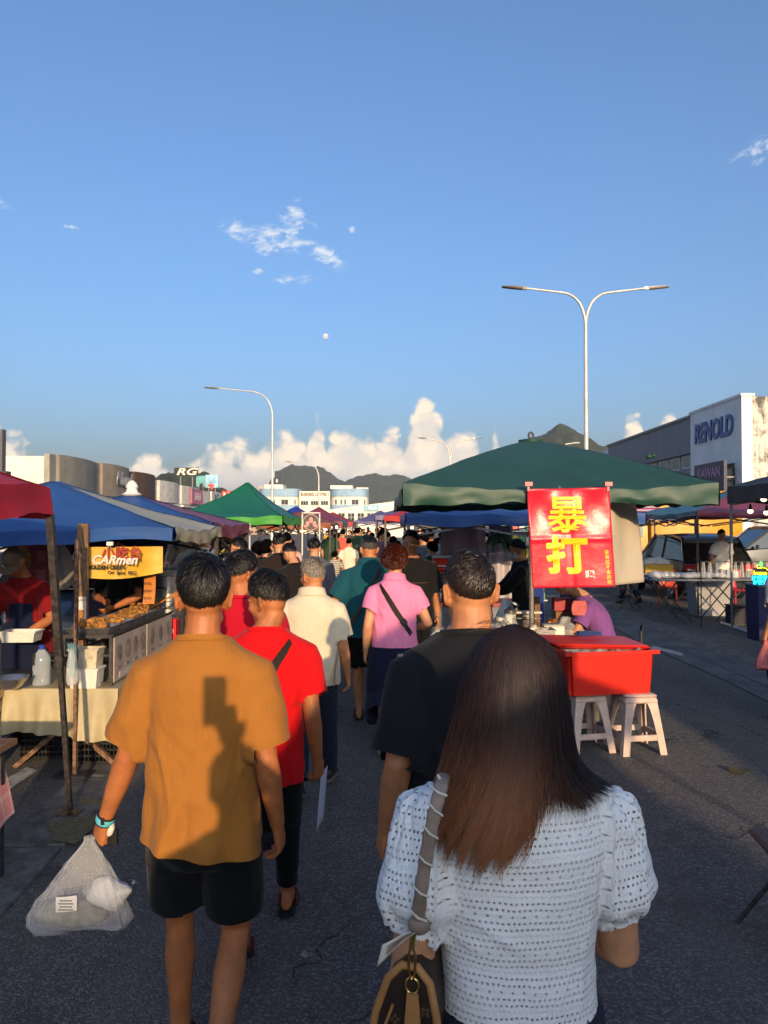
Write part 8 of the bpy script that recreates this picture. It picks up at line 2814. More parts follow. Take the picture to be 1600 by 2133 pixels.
# black folding chair cut by the picture edge
t = thing('folding_chair', 'black folding chair cut by the lower picture edge', 'chair', (1.83, 3.22, 0), R(84))
mb = MB(); mb.bbox((0, 0, 0.455), (0.40, 0.38, 0.035), 0.015); mb.build('seat', M('seat_vinyl', (0.02, 0.02, 0.025), rough=0.45), t, 40)
mb = MB(); mb.tube([(-0.20, -0.19, 0.445), (-0.215, -0.21, 0.43), (-0.215, 0.20, 0.43), (-0.2, 0.21, 0.43)], 0.012, 8); mb.build('seat_rail', POLE_BLACK, t, 60)
for s in (-1, 1):
 mb = MB(); mb.tube([(s * 0.22, 0.16, 0.44), (s * 0.225, 0.0, 0.25), (s * 0.225, -0.17, 0.04), (s * 0.22, -0.20, 0.012), (s * 0.19, -0.21, 0.010)], 0.011, 8); mb.build('leg', POLE_BLACK, t, 60)
 mb = MB(); mb.tube([(s * 0.24, -0.20, 0.86), (s * 0.24, -0.12, 0.45), (s * 0.24, 0.22, 0.012)], 0.011, 8); mb.build('leg', POLE_BLACK, t, 60)
mb = MB(); mb.tube([(-0.20, -0.21, 0.012), (0.20, -0.21, 0.012)], 0.011, 8); mb.build('foot_bar', POLE_BLACK, t, 60)
mb = MB(); mb.bbox((0, -0.20, 0.78), (0.44, 0.02, 0.18), 0.008); mb.build('backrest', MATS['seat_vinyl'], t, 40)
# chair of the seated vendor
t = thing('arm_chair', 'black tubular chair behind the seated vendor', 'chair', (2.28, 7.35, 0), R(70))
mb = MB(); mb.bbox((0, 0, 0.44), (0.42, 0.42, 0.04), 0.015); mb.build('seat', MATS['seat_vinyl'], t, 40)
for s in (-1, 1):
 mb = MB(); mb.tube([(s * 0.23, 0.20, 0), (s * 0.23, 0.20, 0.62), (s * 0.23, 0.12, 0.66), (s * 0.23, -0.20, 0.64), (s * 0.23, -0.26, 0.50), (s * 0.23, -0.24, 0)], 0.013, 8); mb.build('arm_frame', POLE_BLACK, t, 60)
mb = MB(); mb.bbox((0, -0.24, 0.72), (0.44, 0.03, 0.28), 0.012); mb.build('backrest', MATS['seat_vinyl'], t, 40)

# ------------------------------------------------------------------ bags and straps of the people ahead
def strap_thing(pr, name, label, pts_back, w, mat, cat='bag', front=None, pouch=None, pouch_mat=None, buckle=None):
 o = thing(name, label, cat, tuple(pr.o.location))
 # sample the path densely along the body surface
 P_ = []
 for i in range(len(pts_back) - 1):
  a, b = pts_back[i], pts_back[i + 1]
  for q in np.linspace(0, 1, 9)[:-1]:
   P_.append(back_point(pr, a[0] + (b[0] - a[0]) * q, a[1] + (b[1] - a[1]) * q, 0.010))
 P_.append(back_point(pr, *pts_back[-1], 0.010))
 Q = np.array([tuple(p) for p in P_])
 tdir = np.gradient(Q, axis=0)
 nrm = np.stack([Q[:, 0] * 1.2, Q[:, 1] - 0.0, np.zeros(len(Q))], 1)
 nrm /= np.linalg.norm(nrm, axis=1, keepdims=True)
 side = np.cross(tdir, nrm); side /= np.linalg.norm(side, axis=1, keepdims=True)
 mb = MB()
 rings = [np.array([Q[i] - side[i] * w, Q[i] + side[i] * w, Q[i] + side[i] * w + nrm[i] * 0.004, Q[i] - side[i] * w + nrm[i] * 0.004]) for i in range(len(Q))]
 mb.loft(rings)
 on_person(pr, mb, 'strap', mat, o)
 if buckle is not None:
  c = back_point(pr, *buckle, 0.014)
  i = int(np.argmin(np.linalg.norm(Q - np.array(c), axis=1)))
  t_ = Vector(tdir[i]).normalized(); s_ = Vector(side[i]); n_ = Vector(nrm[i])
  mb = MB()
  rr = []
  for z in (-0.02, 0.02):
   c0 = Vector(Q[i]) + t_ * z
   rr.append(np.array([c0 - s_ * w * 1.25, c0 + s_ * w * 1.25, c0 + s_ * w * 1.25 + n_ * 0.010, c0 - s_ * w * 1.25 + n_ * 0.010]))
  mb.loft(rr)
  on_person(pr, mb, 'buckle', STEEL_SH if buckle[1] < 1.1 else BLACK_PLASTIC, o)
 if pouch:
  mb = MB()
  mb.ell(pouch[0], pouch[1], 16, 10)
  on_person(pr, mb, 'pouch', pouch_mat or mat, o)
 return o

strap_thing(red, 'sling_bag', 'dark webbing sling bag worn by the person in red', [(0.115, 1.405), (0.06, 1.33), (-0.03, 1.17), (-0.10, 1.05), (-0.145, 0.98)], 0.020, STRAP, buckle=(-0.03, 1.17), pouch=((-0.10, 0.16, 1.02), (0.09, 0.05, 0.07)))
strap_thing(pink, 'shoulder_bag', 'black shoulder bag worn across the pink polo shirt', [(-0.115, 1.405), (-0.06, 1.33), (0.02, 1.20), (0.10, 1.08), (0.14, 1.01)], 0.021, STRAP, buckle=(0.075, 1.115), pouch=((0.16, 0.14, 0.95), (0.08, 0.06, 0.10)))
strap_thing(teal, 'shoulder_bag', 'black pouch on a brown strap worn by the person in teal', [(0.10, 1.405), (0.04, 1.28), (-0.05, 1.12), (-0.13, 0.96), (-0.17, 0.90)], 0.018, M('strap_brown', '#3a2a20', rough=0.8), pouch=((-0.255, -0.05, 0.83), (0.07, 0.09, 0.12)), pouch_mat=cloth_mat('cloth_bag_black', '#0e0d0d'))
# wristband of the boy
wr = boy.J['WL']; el = boy.J['EL']
ax = (wr - el).normalized()
o = thing('wristband', 'light blue rubber wristband on the wrist holding the bag', 'wristband', tuple(boy.o.location))
mb = MB()
mb.tube([wr - ax * 0.012, wr - ax * 0.004, wr + ax * 0.008, wr + ax * 0.014], [0.029, 0.031, 0.031, 0.029], 20)
on_person(boy, mb, 'band', M('band_skyblue', (0.12, 0.50, 0.62), rough=0.5), o)
mb = MB(); mb.tube([wr - ax * 0.014, wr - ax * 0.011], 0.031, 20); mb.tube([wr + ax * 0.013, wr + ax * 0.016], 0.031, 20); mb.box(tuple(wr + Vector((0.0, -0.029, 0.0))), (0.012, 0.008, 0.022))
on_person(boy, mb, 'edge_trim', BLACK_PLASTIC, o)

# clear carrier bag hanging from a fist
def carrier(label, top, w, h, mat, contents=None, seed=1, lean=0.0, name='carrier_bag', thick=0.35, group=None, yaw=0.0):
 o = thing(name, label, 'bag', (top.x, top.y, top.z - h), yaw, group)
 mb = MB()
 n = 72
 rings = []
 a = np.linspace(0, 2 * math.pi, n + 1)[:-1]
 for q, wx in ((0.0, 0.30), (0.035, 0.84), (0.10, 1.0), (0.20, 0.97), (0.35, 0.84), (0.52, 0.65), (0.70, 0.43), (0.84, 0.25), (0.93, 0.13), (0.985, 0.07), (1.03, 0.09)):
  e = 0.55 if q < 0.3 else 0.55 + 0.45 * (q - 0.3) / 0.7
  x = w / 2 * wx * np.sign(np.cos(a)) * np.abs(np.cos(a)) ** e
  y = w / 2 * wx * thick * np.sign(np.sin(a)) * np.abs(np.sin(a)) ** e
  z = np.full(n, q * h) + 0.012 * np.sin(a * 2 + seed) * (q < 0.05)
  pleat = 1 + 0.10 * np.sin(a * 17 + seed + 2 * np.sin(q * 5)) * q + 0.05 * np.sin(a * 7 + q * 9)
  rings.append(np.stack([x * pleat + lean * q * h - lean * h, y * pleat, z], 1))
 mb.loft(rings)
 me = mb.build('film', mat, o, 180)
 p = coords(me.data); nn = normals(me.data)
 setco(me.data, p + nn * (0.010 * fbm(p * 13 + seed, 3, seed))[:, None])
 return o

FILM2 = M('carrier_film', (0.66, 0.68, 0.72), rough=0.28, alpha=0.13, spec=0.7, bump=0.9, bscale=26, stretch=(1.6, 1.6, 0.5))
hw_ = boy.to_world @ (boy.J['WL'] + (boy.J['WL'] - boy.J['EL']).normalized() * 0.085)
cb = carrier('clear plastic carrier bag held low by the person in ochre', Vector((hw_.x - 0.03, hw_.y, hw_.z - 0.005)), 0.34, 0.30, FILM2, seed=4, lean=0.10)
mb = MB(); mb.ell((-0.055, 0, 0.055), (0.115, 0.05, 0.048), 20, 12, Matrix.Rotation(0.1, 3, 'Y')); f_ = mb.build('food_packet', M('packet_grey', (0.17, 0.17, 0.14), rough=0.6, var=0.5, vscale=20, bump=0.5, bscale=40), cb, 180)
mb = MB(); mb.ell((0.06, 0.01, 0.115), (0.075, 0.04, 0.05), 20, 12); f2 = mb.build('inner_bag', M('film_white', (0.55, 0.58, 0.62), rough=0.4, alpha=0.55, bump=0.8, bscale=40), cb, 180)
for q_ in (f_, f2):
 p = coords(q_.data); c0 = p.mean(0); p = c0 + (p - c0) * (1 + 0.25 * fbm(p * 22, 3, 7))[:, None]; setco(q_.data, p)
mb = MB(); mb.grid(lambda u, v: np.stack([-0.085 + 0.07 * u, -0.064 - 0.004 * np.sin(u * 3), 0.088 + 0.05 * v + 0.006 * u], 1), 4, 4); mb.build('price_label', M('label_white', (0.55, 0.56, 0.56), rough=0.6), cb, recalc=False)
for k in range(4):
 mb = MB(); mb.box((-0.05, -0.0690, 0.098 + k * 0.010), (0.05 - 0.008 * (k % 2), 0.001, 0.004)); mb.build('printed_line', M('print_grey', (0.16, 0.16, 0.17), rough=0.6), cb)
o = thing('crumpled_tissue', 'crumpled tissue and black pouch gripped in the same fist', 'tissue', (hw_.x + 0.045, hw_.y - 0.02, hw_.z + 0.0))
mb = MB(); mb.ell((0, 0, 0.045), (0.018, 0.016, 0.030), 14, 10); f_ = mb.build('tissue', WHITE_PLASTIC, o, 180); p = coords(f_.data); p *= (1 + 0.12 * fbm(p * 60, 2, 3))[:, None]; setco(f_.data, p)
mb = MB(); mb.bbox((0.010, 0.005, 0.010), (0.035, 0.02, 0.06), 0.006); mb.build('pouch', RUBBER, o, 40)
# leaflet carried by the boy in red
rw = red.to_world @ (red.J['WR'] + Vector((0.0, 0.05, -0.10)))
o = thing('leaflet', 'white and blue leaflet hanging beside the black trousers', 'leaflet', (rw.x - 0.01, rw.y + 0.06, rw.z - 0.26))
mb = MB(); mb.grid(lambda u, v: np.stack([0.02 * u + 0.02 * v, 0.14 * u, 0.26 * v], 1), 4, 8); f_ = mb.build('sheet', M('paper_white', (0.55, 0.56, 0.6), rough=0.6), o, 180); thicken(f_.data, 0.001)
mb = MB(); mb.grid(lambda u, v: np.stack([-0.002 + 0.02 * u + 0.02 * (0.25 + 0.4 * v), 0.14 * u - 0.002, 0.06 + 0.10 * v], 1), 3, 5); mb.build('printed_block', M('print_blue', (0.06, 0.2, 0.5), rough=0.5), o, recalc=False)

# ------------------------------------------------------------------ handbag of the woman in white
BAGC = M('canvas_monogram', (0.030, 0.017, 0.011), rough=0.45, var=0.25, vscale=30)
TAN = M('leather_tan', (0.40, 0.185, 0.055), rough=0.5, var=0.12, vscale=14, bump=0.15, bscale=120)
GOLD = M('brass', (0.62, 0.42, 0.14), rough=0.25, metal=0.95)
SCARF = M('scarf_taupe', (0.26, 0.19, 0.15), rough=0.6, var=0.2, vscale=30)
SCARFW = M('scarf_cream', (0.62, 0.57, 0.46), rough=0.6)
bc = P(858, 2050, 1.33)
hb = thing('handbag', 'dark brown monogram handbag with tan leather trim and scarf wrapped strap', 'handbag', (bc.x, 1.33, 0.852), R(-14))
mb = MB()
prof = [(-0.075, 0.0), (-0.078, 0.06), (-0.062, 0.14), (-0.040, 0.20), (-0.015, 0.225), (0.012, 0.225), (0.034, 0.20), (0.046, 0.14), (0.050, 0.06), (0.050, 0.0)]
rings = [np.array([(a * k, yy, z) for a, z in prof]) for yy, k in ((-0.012, 0.94), (-0.004, 1.0), (0.20, 1.0), (0.208, 0.94))]
mb.loft(rings); mb.build('bag_body', BAGC, hb, 35)
mb = MB(); mb.tube([(a * 1.0, -0.010, z) for a, z in prof], 0.0075, 8); mb.build('piping', TAN, hb, 60)
mb = MB(); mb.tube([(-0.070, -0.018, 0.005), (-0.052, -0.022, 0.10), (-0.030, -0.020, 0.16)], 0.003, 6); mb.build('flap_edge', TAN, hb, 60)
mb = MB()
mb.loft([np.array([(x_ + 0.006, yy, 0.085 + z_) for x_, z_ in ((-0.010, 0.10), (-0.014, 0.05), (-0.016, 0.02), (-0.009, 0.004), (0.0, 0.0), (0.009, 0.004), (0.016, 0.02), (0.014, 0.05), (0.010, 0.10))]) for yy in (-0.024, -0.019)]); mb.build('leather_tab', TAN, hb, 30)
mb = MB(); mb.box((-0.066, -0.016, 0.02), (0.018, 0.012, 0.05)); mb.build('corner_patch', TAN, hb)
for k, (dx, dz) in enumerate(((-0.028, 0.13), (0.026, 0.15), (-0.045, 0.07), (0.0, 0.05), (0.03, 0.075), (-0.01, 0.025), (0.034, 0.03))):
 if k in (3, 6):
  text('LV', 0.020, M('monogram_print', (0.075, 0.046, 0.022), rough=0.5), hb, (dx, -0.0135, dz), extrude=0.0003, name='monogram')
 else:
  mb = MB()
  for q in range(4):
   mb.ell((dx + 0.006 * math.cos(q * 1.571 + 0.78 * (k % 2)), -0.013, dz + 0.006 * math.sin(q * 1.571 + 0.78 * (k % 2))), (0.0042, 0.0006, 0.0042), 8, 6)
  tag(mb.build('monogram', M('monogram_print', (0.075, 0.046, 0.022), rough=0.5), hb, 60), kind='stuff')
mb = MB(); mb.tube([(0.012 * math.cos(a) + 0.004, -0.016, 0.196 + 0.014 * math.sin(a)) for a in np.linspace(0, 2 * math.pi, 17)], 0.0025, 6); mb.build('ring', GOLD, hb, 60)
mb = MB(); mb.tube([(0.004 + 0.006 * math.cos(a), -0.018, 0.236 + 0.028 * math.sin(a)) for a in np.linspace(0, 2 * math.pi, 17)], 0.0025, 6); mb.tube([(0.004, -0.018, 0.262), (0.006, -0.018, 0.285)], 0.006, 8); mb.build('snap_hook', GOLD, hb, 60)
# strap: from the hook up over the left shoulder
inv = (Matrix.Translation(hb.location) @ Matrix.Rotation(R(-14), 4, 'Z')).inverted()
sp = [P(873, 1935, 1.315), P(872, 1912, 1.305), P(878, 1850, 1.285), P(890, 1770, 1.275), P(903, 1705, 1.275), P(915, 1655, 1.29), P(922, 1625, 1.33), P(925, 1618, 1.40), P(925, 1640, 1.50)]
SPT = [inv @ p for p in sp]
def smooth_path(pts, n):
 pts = [np.array(p) for p in pts]
 out = []
 for q in np.linspace(0, len(pts) - 1.0001, n):
  i = int(q); f = q - i
  p0, p1, p2, p3 = pts[max(i - 1, 0)], pts[i], pts[i + 1], pts[min(i + 2, len(pts) - 1)]
  out.append(0.5 * ((2 * p1) + (-p0 + p2) * f + (2 * p0 - 5 * p1 + 4 * p2 - p3) * f * f + (-p0 + 3 * p1 - 3 * p2 + p3) * f ** 3))
 return out

path = smooth_path(SPT, 60)
mb = MB(); mb.tube([tuple(p) for p in path], [0.0120 * (1 + 0.07 * math.sin(k * 1.3)) for k in range(60)], 14, flat=0.45); mb.build('strap', SCARF, hb, 60)
for k in range(7):
 i = 8 + k * 6
 p, q_ = Vector(path[i]), Vector(path[i + 1])
 d = (q_ - p).normalized()
 s_ = d.cross(Vector((0, 1, 0))).normalized()
 mb = MB(); mb.tube([p - s_ * 0.0138 - d * 0.006 + Vector((0, -0.0005, 0)), p + Vector((0, -0.0085, 0)) + d * 0.001, p + s_ * 0.0138 + d * 0.007 + Vector((0, -0.0005, 0))], 0.0042, 8, flat=0.5); mb.build('scarf_stripe', SCARFW, hb, 60)
kp = Vector(path[4])
mb = MB(); mb.ell(kp, (0.020, 0.014, 0.017), 14, 10); mb.build('knot', SCARF, hb, 60)
mb = MB(); mb.grid(lambda u, v: np.stack([kp.x - 0.004 - u * 0.062 + 0.010 * (v - 0.5), kp.y - 0.012 + 0.006 * np.sin(u * 5), kp.z - 0.008 - u * 0.045 + (v - 0.5) * (0.010 + 0.030 * u)], 1), 10, 5); f_ = mb.build('scarf_tail', SCARFW, hb, 180); thicken(f_.data, 0.001)
mb = MB(); mb.grid(lambda u, v: np.stack([kp.x - 0.006 - u * 0.045 + 0.006 * (v - 0.5), kp.y - 0.0145 + 0.006 * np.sin(u * 5), kp.z - 0.008 - u * 0.032 + (v - 0.5) * (0.006 + 0.012 * u)], 1), 8, 3); mb.build('scarf_tail_lining', SCARF, hb, 180)

# ------------------------------------------------------------------ vendors and shoppers in the middle distance
def tee(col, **k):
 return dict(mat=cloth_mat('cloth_' + col.lstrip('#'), col), fold=0.006, **k)

SH = dict(mat=RUBBER)
HB = dict(mat=BLACK_HAIR, top=0.028, side=0.014, nape=112, front=54, ear=86)
HBS = dict(HB, strands=1500, width=0.0022, length=0.03)
CAPM = cloth_mat('cloth_cap', '#5a4a38')
MASKB = M('mask_black', (0.02, 0.02, 0.02), rough=0.8)
MASKW = M('mask_blue', (0.42, 0.50, 0.52), rough=0.8)
GLB = MATS['glasses_black']
# vendor in a cap, head bent over his work
v1 = person('person in a tan cap and dark apron working at the fried food stall', px_x(52, 6.35), 6.45, R(176), H=1.66, res=0.010, skin=SK_TAN, shirt=tee('#7a0f14', sleeve=0.85, hem=0.78),
   bottom=dict(mat=BLACK_CLOTH, length=1.9), shoes=SH, head=(0, R(-42), 0), stoop=0.25, lean=R(6), armL=((-0.14, 0.34, 0.98), (-0.8, -0.5, -0.3)), armR=((0.16, 0.36, 0.98), (0.8, -0.5, -0.3)), palmL=(0, 0, 1), palmR=(0, 0, 1))
mb = MB()
def capf(u, v):
 a = 2 * math.pi * u; th = v * R(86)
 return np.stack([0.088 * np.sin(th) * np.cos(a), 0.108 * np.sin(th) * np.sin(a) - 0.01, 0.105 * np.cos(th) + 0.022], 1)
mb.grid(capf, 28, 10)
def brim(u, v):
 a = R(20) + u * R(140)
 r = 1.0 + 0.62 * v * np.sin(u * math.pi) ** 0.6
 return np.stack([0.088 * np.cos(a) * r, 0.108 * np.sin(a) * r - 0.01, 0.024 - 0.03 * v], 1)
mb.grid(brim, 16, 4)
head_part(v1, mb, 'cap', CAPM, 60)
mb = MB(); mb.grid(lambda u, v: np.stack([(u - 0.5) * (0.36 - 0.14 * (v > 0.62)), 0.145 + 0.02 * np.cos((u - 0.5) * 3) + 0.05 * (v - 0.4) * 0, 0.55 + v * 0.78], 1), 14, 18)
o = mb.build('apron', NAVY_CLOTH, None, 180); p = coords(o.data); p[:, 1] += 0.105 * np.clip(p[:, 2] - 0.92, 0, 1); thicken(o.data, 0.004); o.data.transform(v1.sc); o.parent = v1.o
gw = v1.to_world @ (v1.J['WL'] * 1.0)
o = thing('foam_tray', 'white foam tray held by the person in the cap', 'tray', (px_x(45, 6.0), 6.02, P(45, 1336, 6.0).z))
mb = MB(); box_open(mb, (0, 0, 0), (0.27, 0.18, 0.085), wall=0.006, taper=0.9, rz=0.05); mb.build('tray_body', WHITE_PLASTIC, o, 30)
v2 = person('person in black standing behind the yellow food banner', px_x(258, 7.75), 7.75, R(150), H=1.72, res=0.012, skin=SK_TAN, shirt=dict(mat=BLACK_CLOTH, sleeve=0.8, hem=0.78, fold=0.005), bottom=dict(mat=BLACK_CLOTH, length=1.9), shoes=SH, hair=HB, armR=((0.0, 0.26, 1.08), (0.9, -0.3, 0)), armL=((-0.16, 0.26, 1.02), (-0.9, -0.4, 0)))
# masked man by the navy banner
person('person in glasses and a black mask beside the navy banner', px_x(500, 8.5), 8.5, R(80), H=1.70, res=0.011, skin=SK_LIGHT, shirt=tee('#2a2724', sleeve=0.7, hem=0.8), bottom=dict(mat=JEANS, length=1.9), shoes=SH, hair=HBS, mask=MASKB, glasses=GLB, eyes=True, head=(R(10), R(-6), 0), armR=((0.1, 0.28, 1.12), (0.7, -0.6, 0)))
person('person in a brown black tee with one hand raised to the face', px_x(583, 9.4), 9.4, R(20), H=1.74, res=0.012, skin=SK_LIGHT, shirt=tee('#241b17', sleeve=0.75, hem=0.78), bottom=dict(mat=BLACK_CLOTH, length=0.9, name='shorts'), shoes=SH, hair=HBS, head=(R(-30), R(-6), 0), armR=((0.04, 0.17, 1.48), (0.8, 0.1, -0.6)))
person('person in a black hooded top looking down at a drink', px_x(617, 8.8), 8.8, R(38), H=1.63, res=0.012, skin=SK_LIGHT, shirt=tee('#1b1715', sleeve=0.9, hem=0.76, fit=1.05), bottom=dict(mat=BLACK_CLOTH, length=0.8, name='shorts'), shoes=SH, hair=HBS, head=(R(6), R(-26), 0), stoop=0.2, armL=((-0.06, 0.28, 1.05), (-0.8, -0.4, 0)), armR=((0.12, 0.24, 0.98), (0.8, -0.4, 0)))
person('person in dark clothes with long hair nearest the green canopy', px_x(556, 10.2), 10.2, R(-20), H=1.64, res=0.014, skin=SK_LIGHT, shirt=tee('#191a1c', sleeve=1.6, hem=0.78), bottom=dict(mat=BLACK_CLOTH, length=1.9), shoes=SH, hair=dict(HB, nape=150, top=0.03, side=0.035, ear=120))
person('person in dark clothes waiting under the green canopy', px_x(538, 10.8), 10.8, R(30), H=1.60, res=0.014, skin=SK_LIGHT, shirt=tee('#20201f', sleeve=0.8, hem=0.78), bottom=dict(mat=BLACK_CLOTH, length=1.9), shoes=SH, hair=dict(HB, nape=150, top=0.03, side=0.035, ear=120))
person('person in a pale rose shirt under the green canopy', px_x(597, 12.4), 12.4, R(10), H=1.72, res=0.016, skin=SK_LIGHT, shirt=tee('#c69a94', sleeve=0.8, hem=0.8), bottom=dict(mat=JEANS, length=1.9), shoes=SH, hair=HB)
# grey long sleeved man
gm = person('person in a slate grey long sleeved shirt', px_x(655, 9.6), 9.6, R(2), H=1.68, res=0.011, skin=SK_LIGHT, shirt=tee('#56575f', sleeve=1.85, hem=0.80, fit=1.04), bottom=dict(mat=NAVY_CLOTH, length=1.0, name='shorts'), shoes=SH, hair=HBS, armR=((0.26, 0.12, 0.86), (0.1, -1, 0)), head=(R(-8), R(-4), 0))
hw2 = gm.to_world @ (gm.J['WR'] + Vector((0, 0.02, -0.09)))
carrier('thin clear carrier bag held by the person in slate grey', hw2, 0.30, 0.26, FILM, seed=7)
# woman in cream tee with the striped girl
person('person in a cream white tee shirt and black shorts', px_x(727, 18.5), 18.5, R(-6), H=1.52, res=0.014, skin=SK_LIGHT, shirt=tee('#d8cdb6', sleeve=0.7, hem=0.82), bottom=dict(mat=BLACK_CLOTH, length=0.8, name='shorts'), shoes=SH, hair=HB, armL=((-0.26, 0.06, 0.90), (-0.4, -1, 0)), footR=((0.09, 0.2, 0.09), 0, 0), footL=((-0.09, -0.18, 0.16), R(25), 0))
STR = cloth_mat('cloth_stripe', '#b5ab92')
q = NT(STR.node_tree); bs = [n for n in STR.node_tree.nodes if n.type == 'BSDF_PRINCIPLED'][0]
oc = q.new('ShaderNodeTexCoord').outputs['Object']; s3 = q.sep(oc)
q.l.new(q.mix(q.math('GREATER_THAN', q.math('SINE', q.math('MULTIPLY', s3[2], 150.0)), 0.3), (0.45, 0.41, 0.32), (0.10, 0.09, 0.08)), bs.inputs['Base Color'])
person('small person in a striped dress beside the cream tee shirt', px_x(697, 17.4), 17.4, R(-10), H=1.24, res=0.014, skin=SK_LIGHT, shirt=dict(mat=STR, sleeve=0.6, hem=0.62, fold=0.005, flare=0.10, name='dress'), shoes=SH, hair=dict(HB, nape=150, side=0.03, ear=115), armR=((0.28, 0.2, 1.05), (0.4, -1, 0)), shoulders=0.9, girth=0.9)
person('person in a coral tee shirt walking ahead of the cream tee', px_x(714, 22), 22, R(5), H=1.72, res=0.016, skin=SK_LIGHT, shirt=tee('#c8564c', sleeve=0.75, hem=0.78), bottom=dict(mat=JEANS, length=1.9), shoes=SH, hair=HB)
# man in black facing the camera
fm_ = person('person in glasses and a black tee walking towards the camera', px_x(856, 7.8), 7.8, R(172), H=1.79, res=0.010, skin=SK_WARM, shirt=tee('#16171a', sleeve=0.82, hem=0.76, fit=1.05), bottom=dict(mat=BLACK_CLOTH, length=1.9), shoes=SH, hair=HBS, glasses=GLB, eyes=True, girth=1.1, shoulders=1.04, head=(R(-6), R(-4), 0), armL=((-0.27, 0.08, 0.86), (-0.1, -1, 0)))
mb = MB(); mb.tube([tuple(back_point(fm_, x_, 1.20, 0.006, True)) for x_ in np.linspace(-0.17, 0.17, 15)], 0.009, 6, flat=0.4)
o = mb.build('chest_stripe', cloth_mat('cloth_stripe_rose', '#6a4a48'), None, 60); o.data.transform(fm_.sc); o.parent = fm_.o
hw3 = fm_.to_world @ (fm_.J['WL'] + Vector((0, 0.02, -0.09)))
cb2 = carrier('clear bag of pale food carried by the person walking towards us', hw3, 0.26, 0.24, FILM, seed=9)
mb = MB(); mb.ell((0, 0, 0.06), (0.10, 0.045, 0.055), 16, 10); mb.build('food_packet', M('food_olive', (0.30, 0.27, 0.12), rough=0.6), cb2, 60)
# masked man behind the red banner
person('person in a black top and pale mask behind the red banner', px_x(1090, 8.7), 8.7, R(85), H=1.68, res=0.011, skin=SK_WARM, shirt=tee('#0f1012', sleeve=1.5, hem=0.78), bottom=dict(mat=cloth_mat('cloth_denim', '#1d3350'), length=1.9), shoes=SH, hair=HBS, mask=MASKW, eyes=True, head=(0, R(-14), 0), lean=R(4), armL=((-0.12, 0.42, 1.06), (-0.7, -0.6, 0)), armR=((0.14, 0.42, 1.06), (0.7, -0.6, 0)))
# seated vendor in purple
pv = person('person in a purple tee seated behind the red tub', 2.16, 7.30, R(72), H=1.62, res=0.009, skin=SK_LIGHT, shirt=tee('#7a4a86', sleeve=0.72, hem=0.84, fit=1.03), bottom=dict(mat=BLACK_CLOTH, length=1.9), shoes=SH, hair=dict(HB, strands=1500, nape=125), hip_drop=0.24, lean=R(16), stoop=0.3, head=(0, R(-24), 0),
   footL=((-0.12, 0.36, 0.085), 0, 0), footR=((0.12, 0.36, 0.085), 0, 0), armL=((-0.10, 0.46, 0.82), (-0.8, -0.5, -0.2)), armR=((0.10, 0.50, 0.78), (0.9, -0.4, -0.3)), palmL=(0, 0, 1), palmR=(0, 0, 1), handL=0.7, handR=0.6)
mb = MB(); mb.grid(lambda u, v: np.stack([(u - 0.5) * 0.26, 0.155 + 0.03 * np.cos((u - 0.5) * 3), 0.80 + v * 0.52], 1), 12, 14)
o = mb.build('apron', M('apron_dark', (0.05, 0.035, 0.05), rough=0.8), None, 180)
p = coords(o.data); p[:, 1] += np.array([pv.bend((0, 0, z))[1] for z in p[:, 2]]); p[:, 2] -= 0.24; setco(o.data, p); thicken(o.data, 0.004); o.data.transform(pv.sc); o.parent = pv.o
o = thing('red_pouch', 'red printed paper pouch being opened by the seated vendor', 'pouch', (px_x(1206, 6.75), 6.78, P(1206, 1282, 6.75).z))
mb = MB(); mb.loft([np.array([(x_ * k + 0.05 * z, y_, z) for x_, y_ in ((-0.085, -0.01), (0.085, -0.02), (0.085, 0.02), (-0.085, 0.015))]) for k, z in ((0.6, 0.0), (0.8, 0.05), (0.75, 0.10), (0.6, 0.13))]); mb.build('pouch_body', M('pouch_red', (0.45, 0.06, 0.06), rough=0.4, var=0.2, vscale=20), o, 40)
# person at the right picture edge with a pink bag
ed = person('person cut by the picture edge carrying a pink carrier bag', 3.83, 7.0, R(4), H=1.68, res=0.010, skin=SK_LIGHT, shirt=tee('#c9c2b6', sleeve=0.8, hem=0.8), bottom=dict(mat=NAVY_CLOTH, length=1.9), shoes=SH, hair=HBS, armL=((-0.235, 0.05, 0.84), (-0.05, -1, 0)))
hw4 = ed.to_world @ (ed.J['WL'] + Vector((0, 0.0, -0.07)))
carrier('pink carrier bag hanging at the picture edge', hw4, 0.20, 0.27, M('film_pink', (0.62, 0.16, 0.17), rough=0.3, alpha=0.5, bump=0.6, bscale=25), seed=12)
# grey food cart with bread sticks in front of the hooded shopper
t = thing('glass_cart', 'small metal cart with a sunlit loaf basket by the shoppers', 'cart', (px_x(578, 7.6), 7.6, 0))
mb = MB()
for sx in (-1, 1):
 for sy in (-1, 1):
  mb.bar((sx * 0.18, sy * 0.25, 0.05), (sx * 0.18, sy * 0.25, 0.98), 0.022)
for zz in (0.45, 0.98):
 mb.bar((-0.18, -0.25, zz), (0.18, -0.25, zz), 0.02); mb.bar((0.18, -0.25, zz), (0.18, 0.25, zz), 0.02); mb.bar((-0.18, 0.25, zz), (0.18, 0.25, zz), 0.02); mb.bar((-0.18, -0.25, zz), (-0.18, 0.25, zz), 0.02)
mb.build('frame', STEEL_SH, t)
mb = MB(); mb.box((0, 0, 0.70), (0.34, 0.48, 0.48)); mb.build('cabinet', M('cabinet_olive', (0.10, 0.10, 0.07), rough=0.4, var=0.4, vscale=8), t)
mb = MB(); mb.box((0, 0, 1.0), (0.40, 0.54, 0.03)); mb.build('top', STEEL_SH, t)
o = thing('bread_basket', 'basket with tall sunlit handle standing on the metal cart', 'basket', (px_x(580, 7.5), 7.5, 1.016))
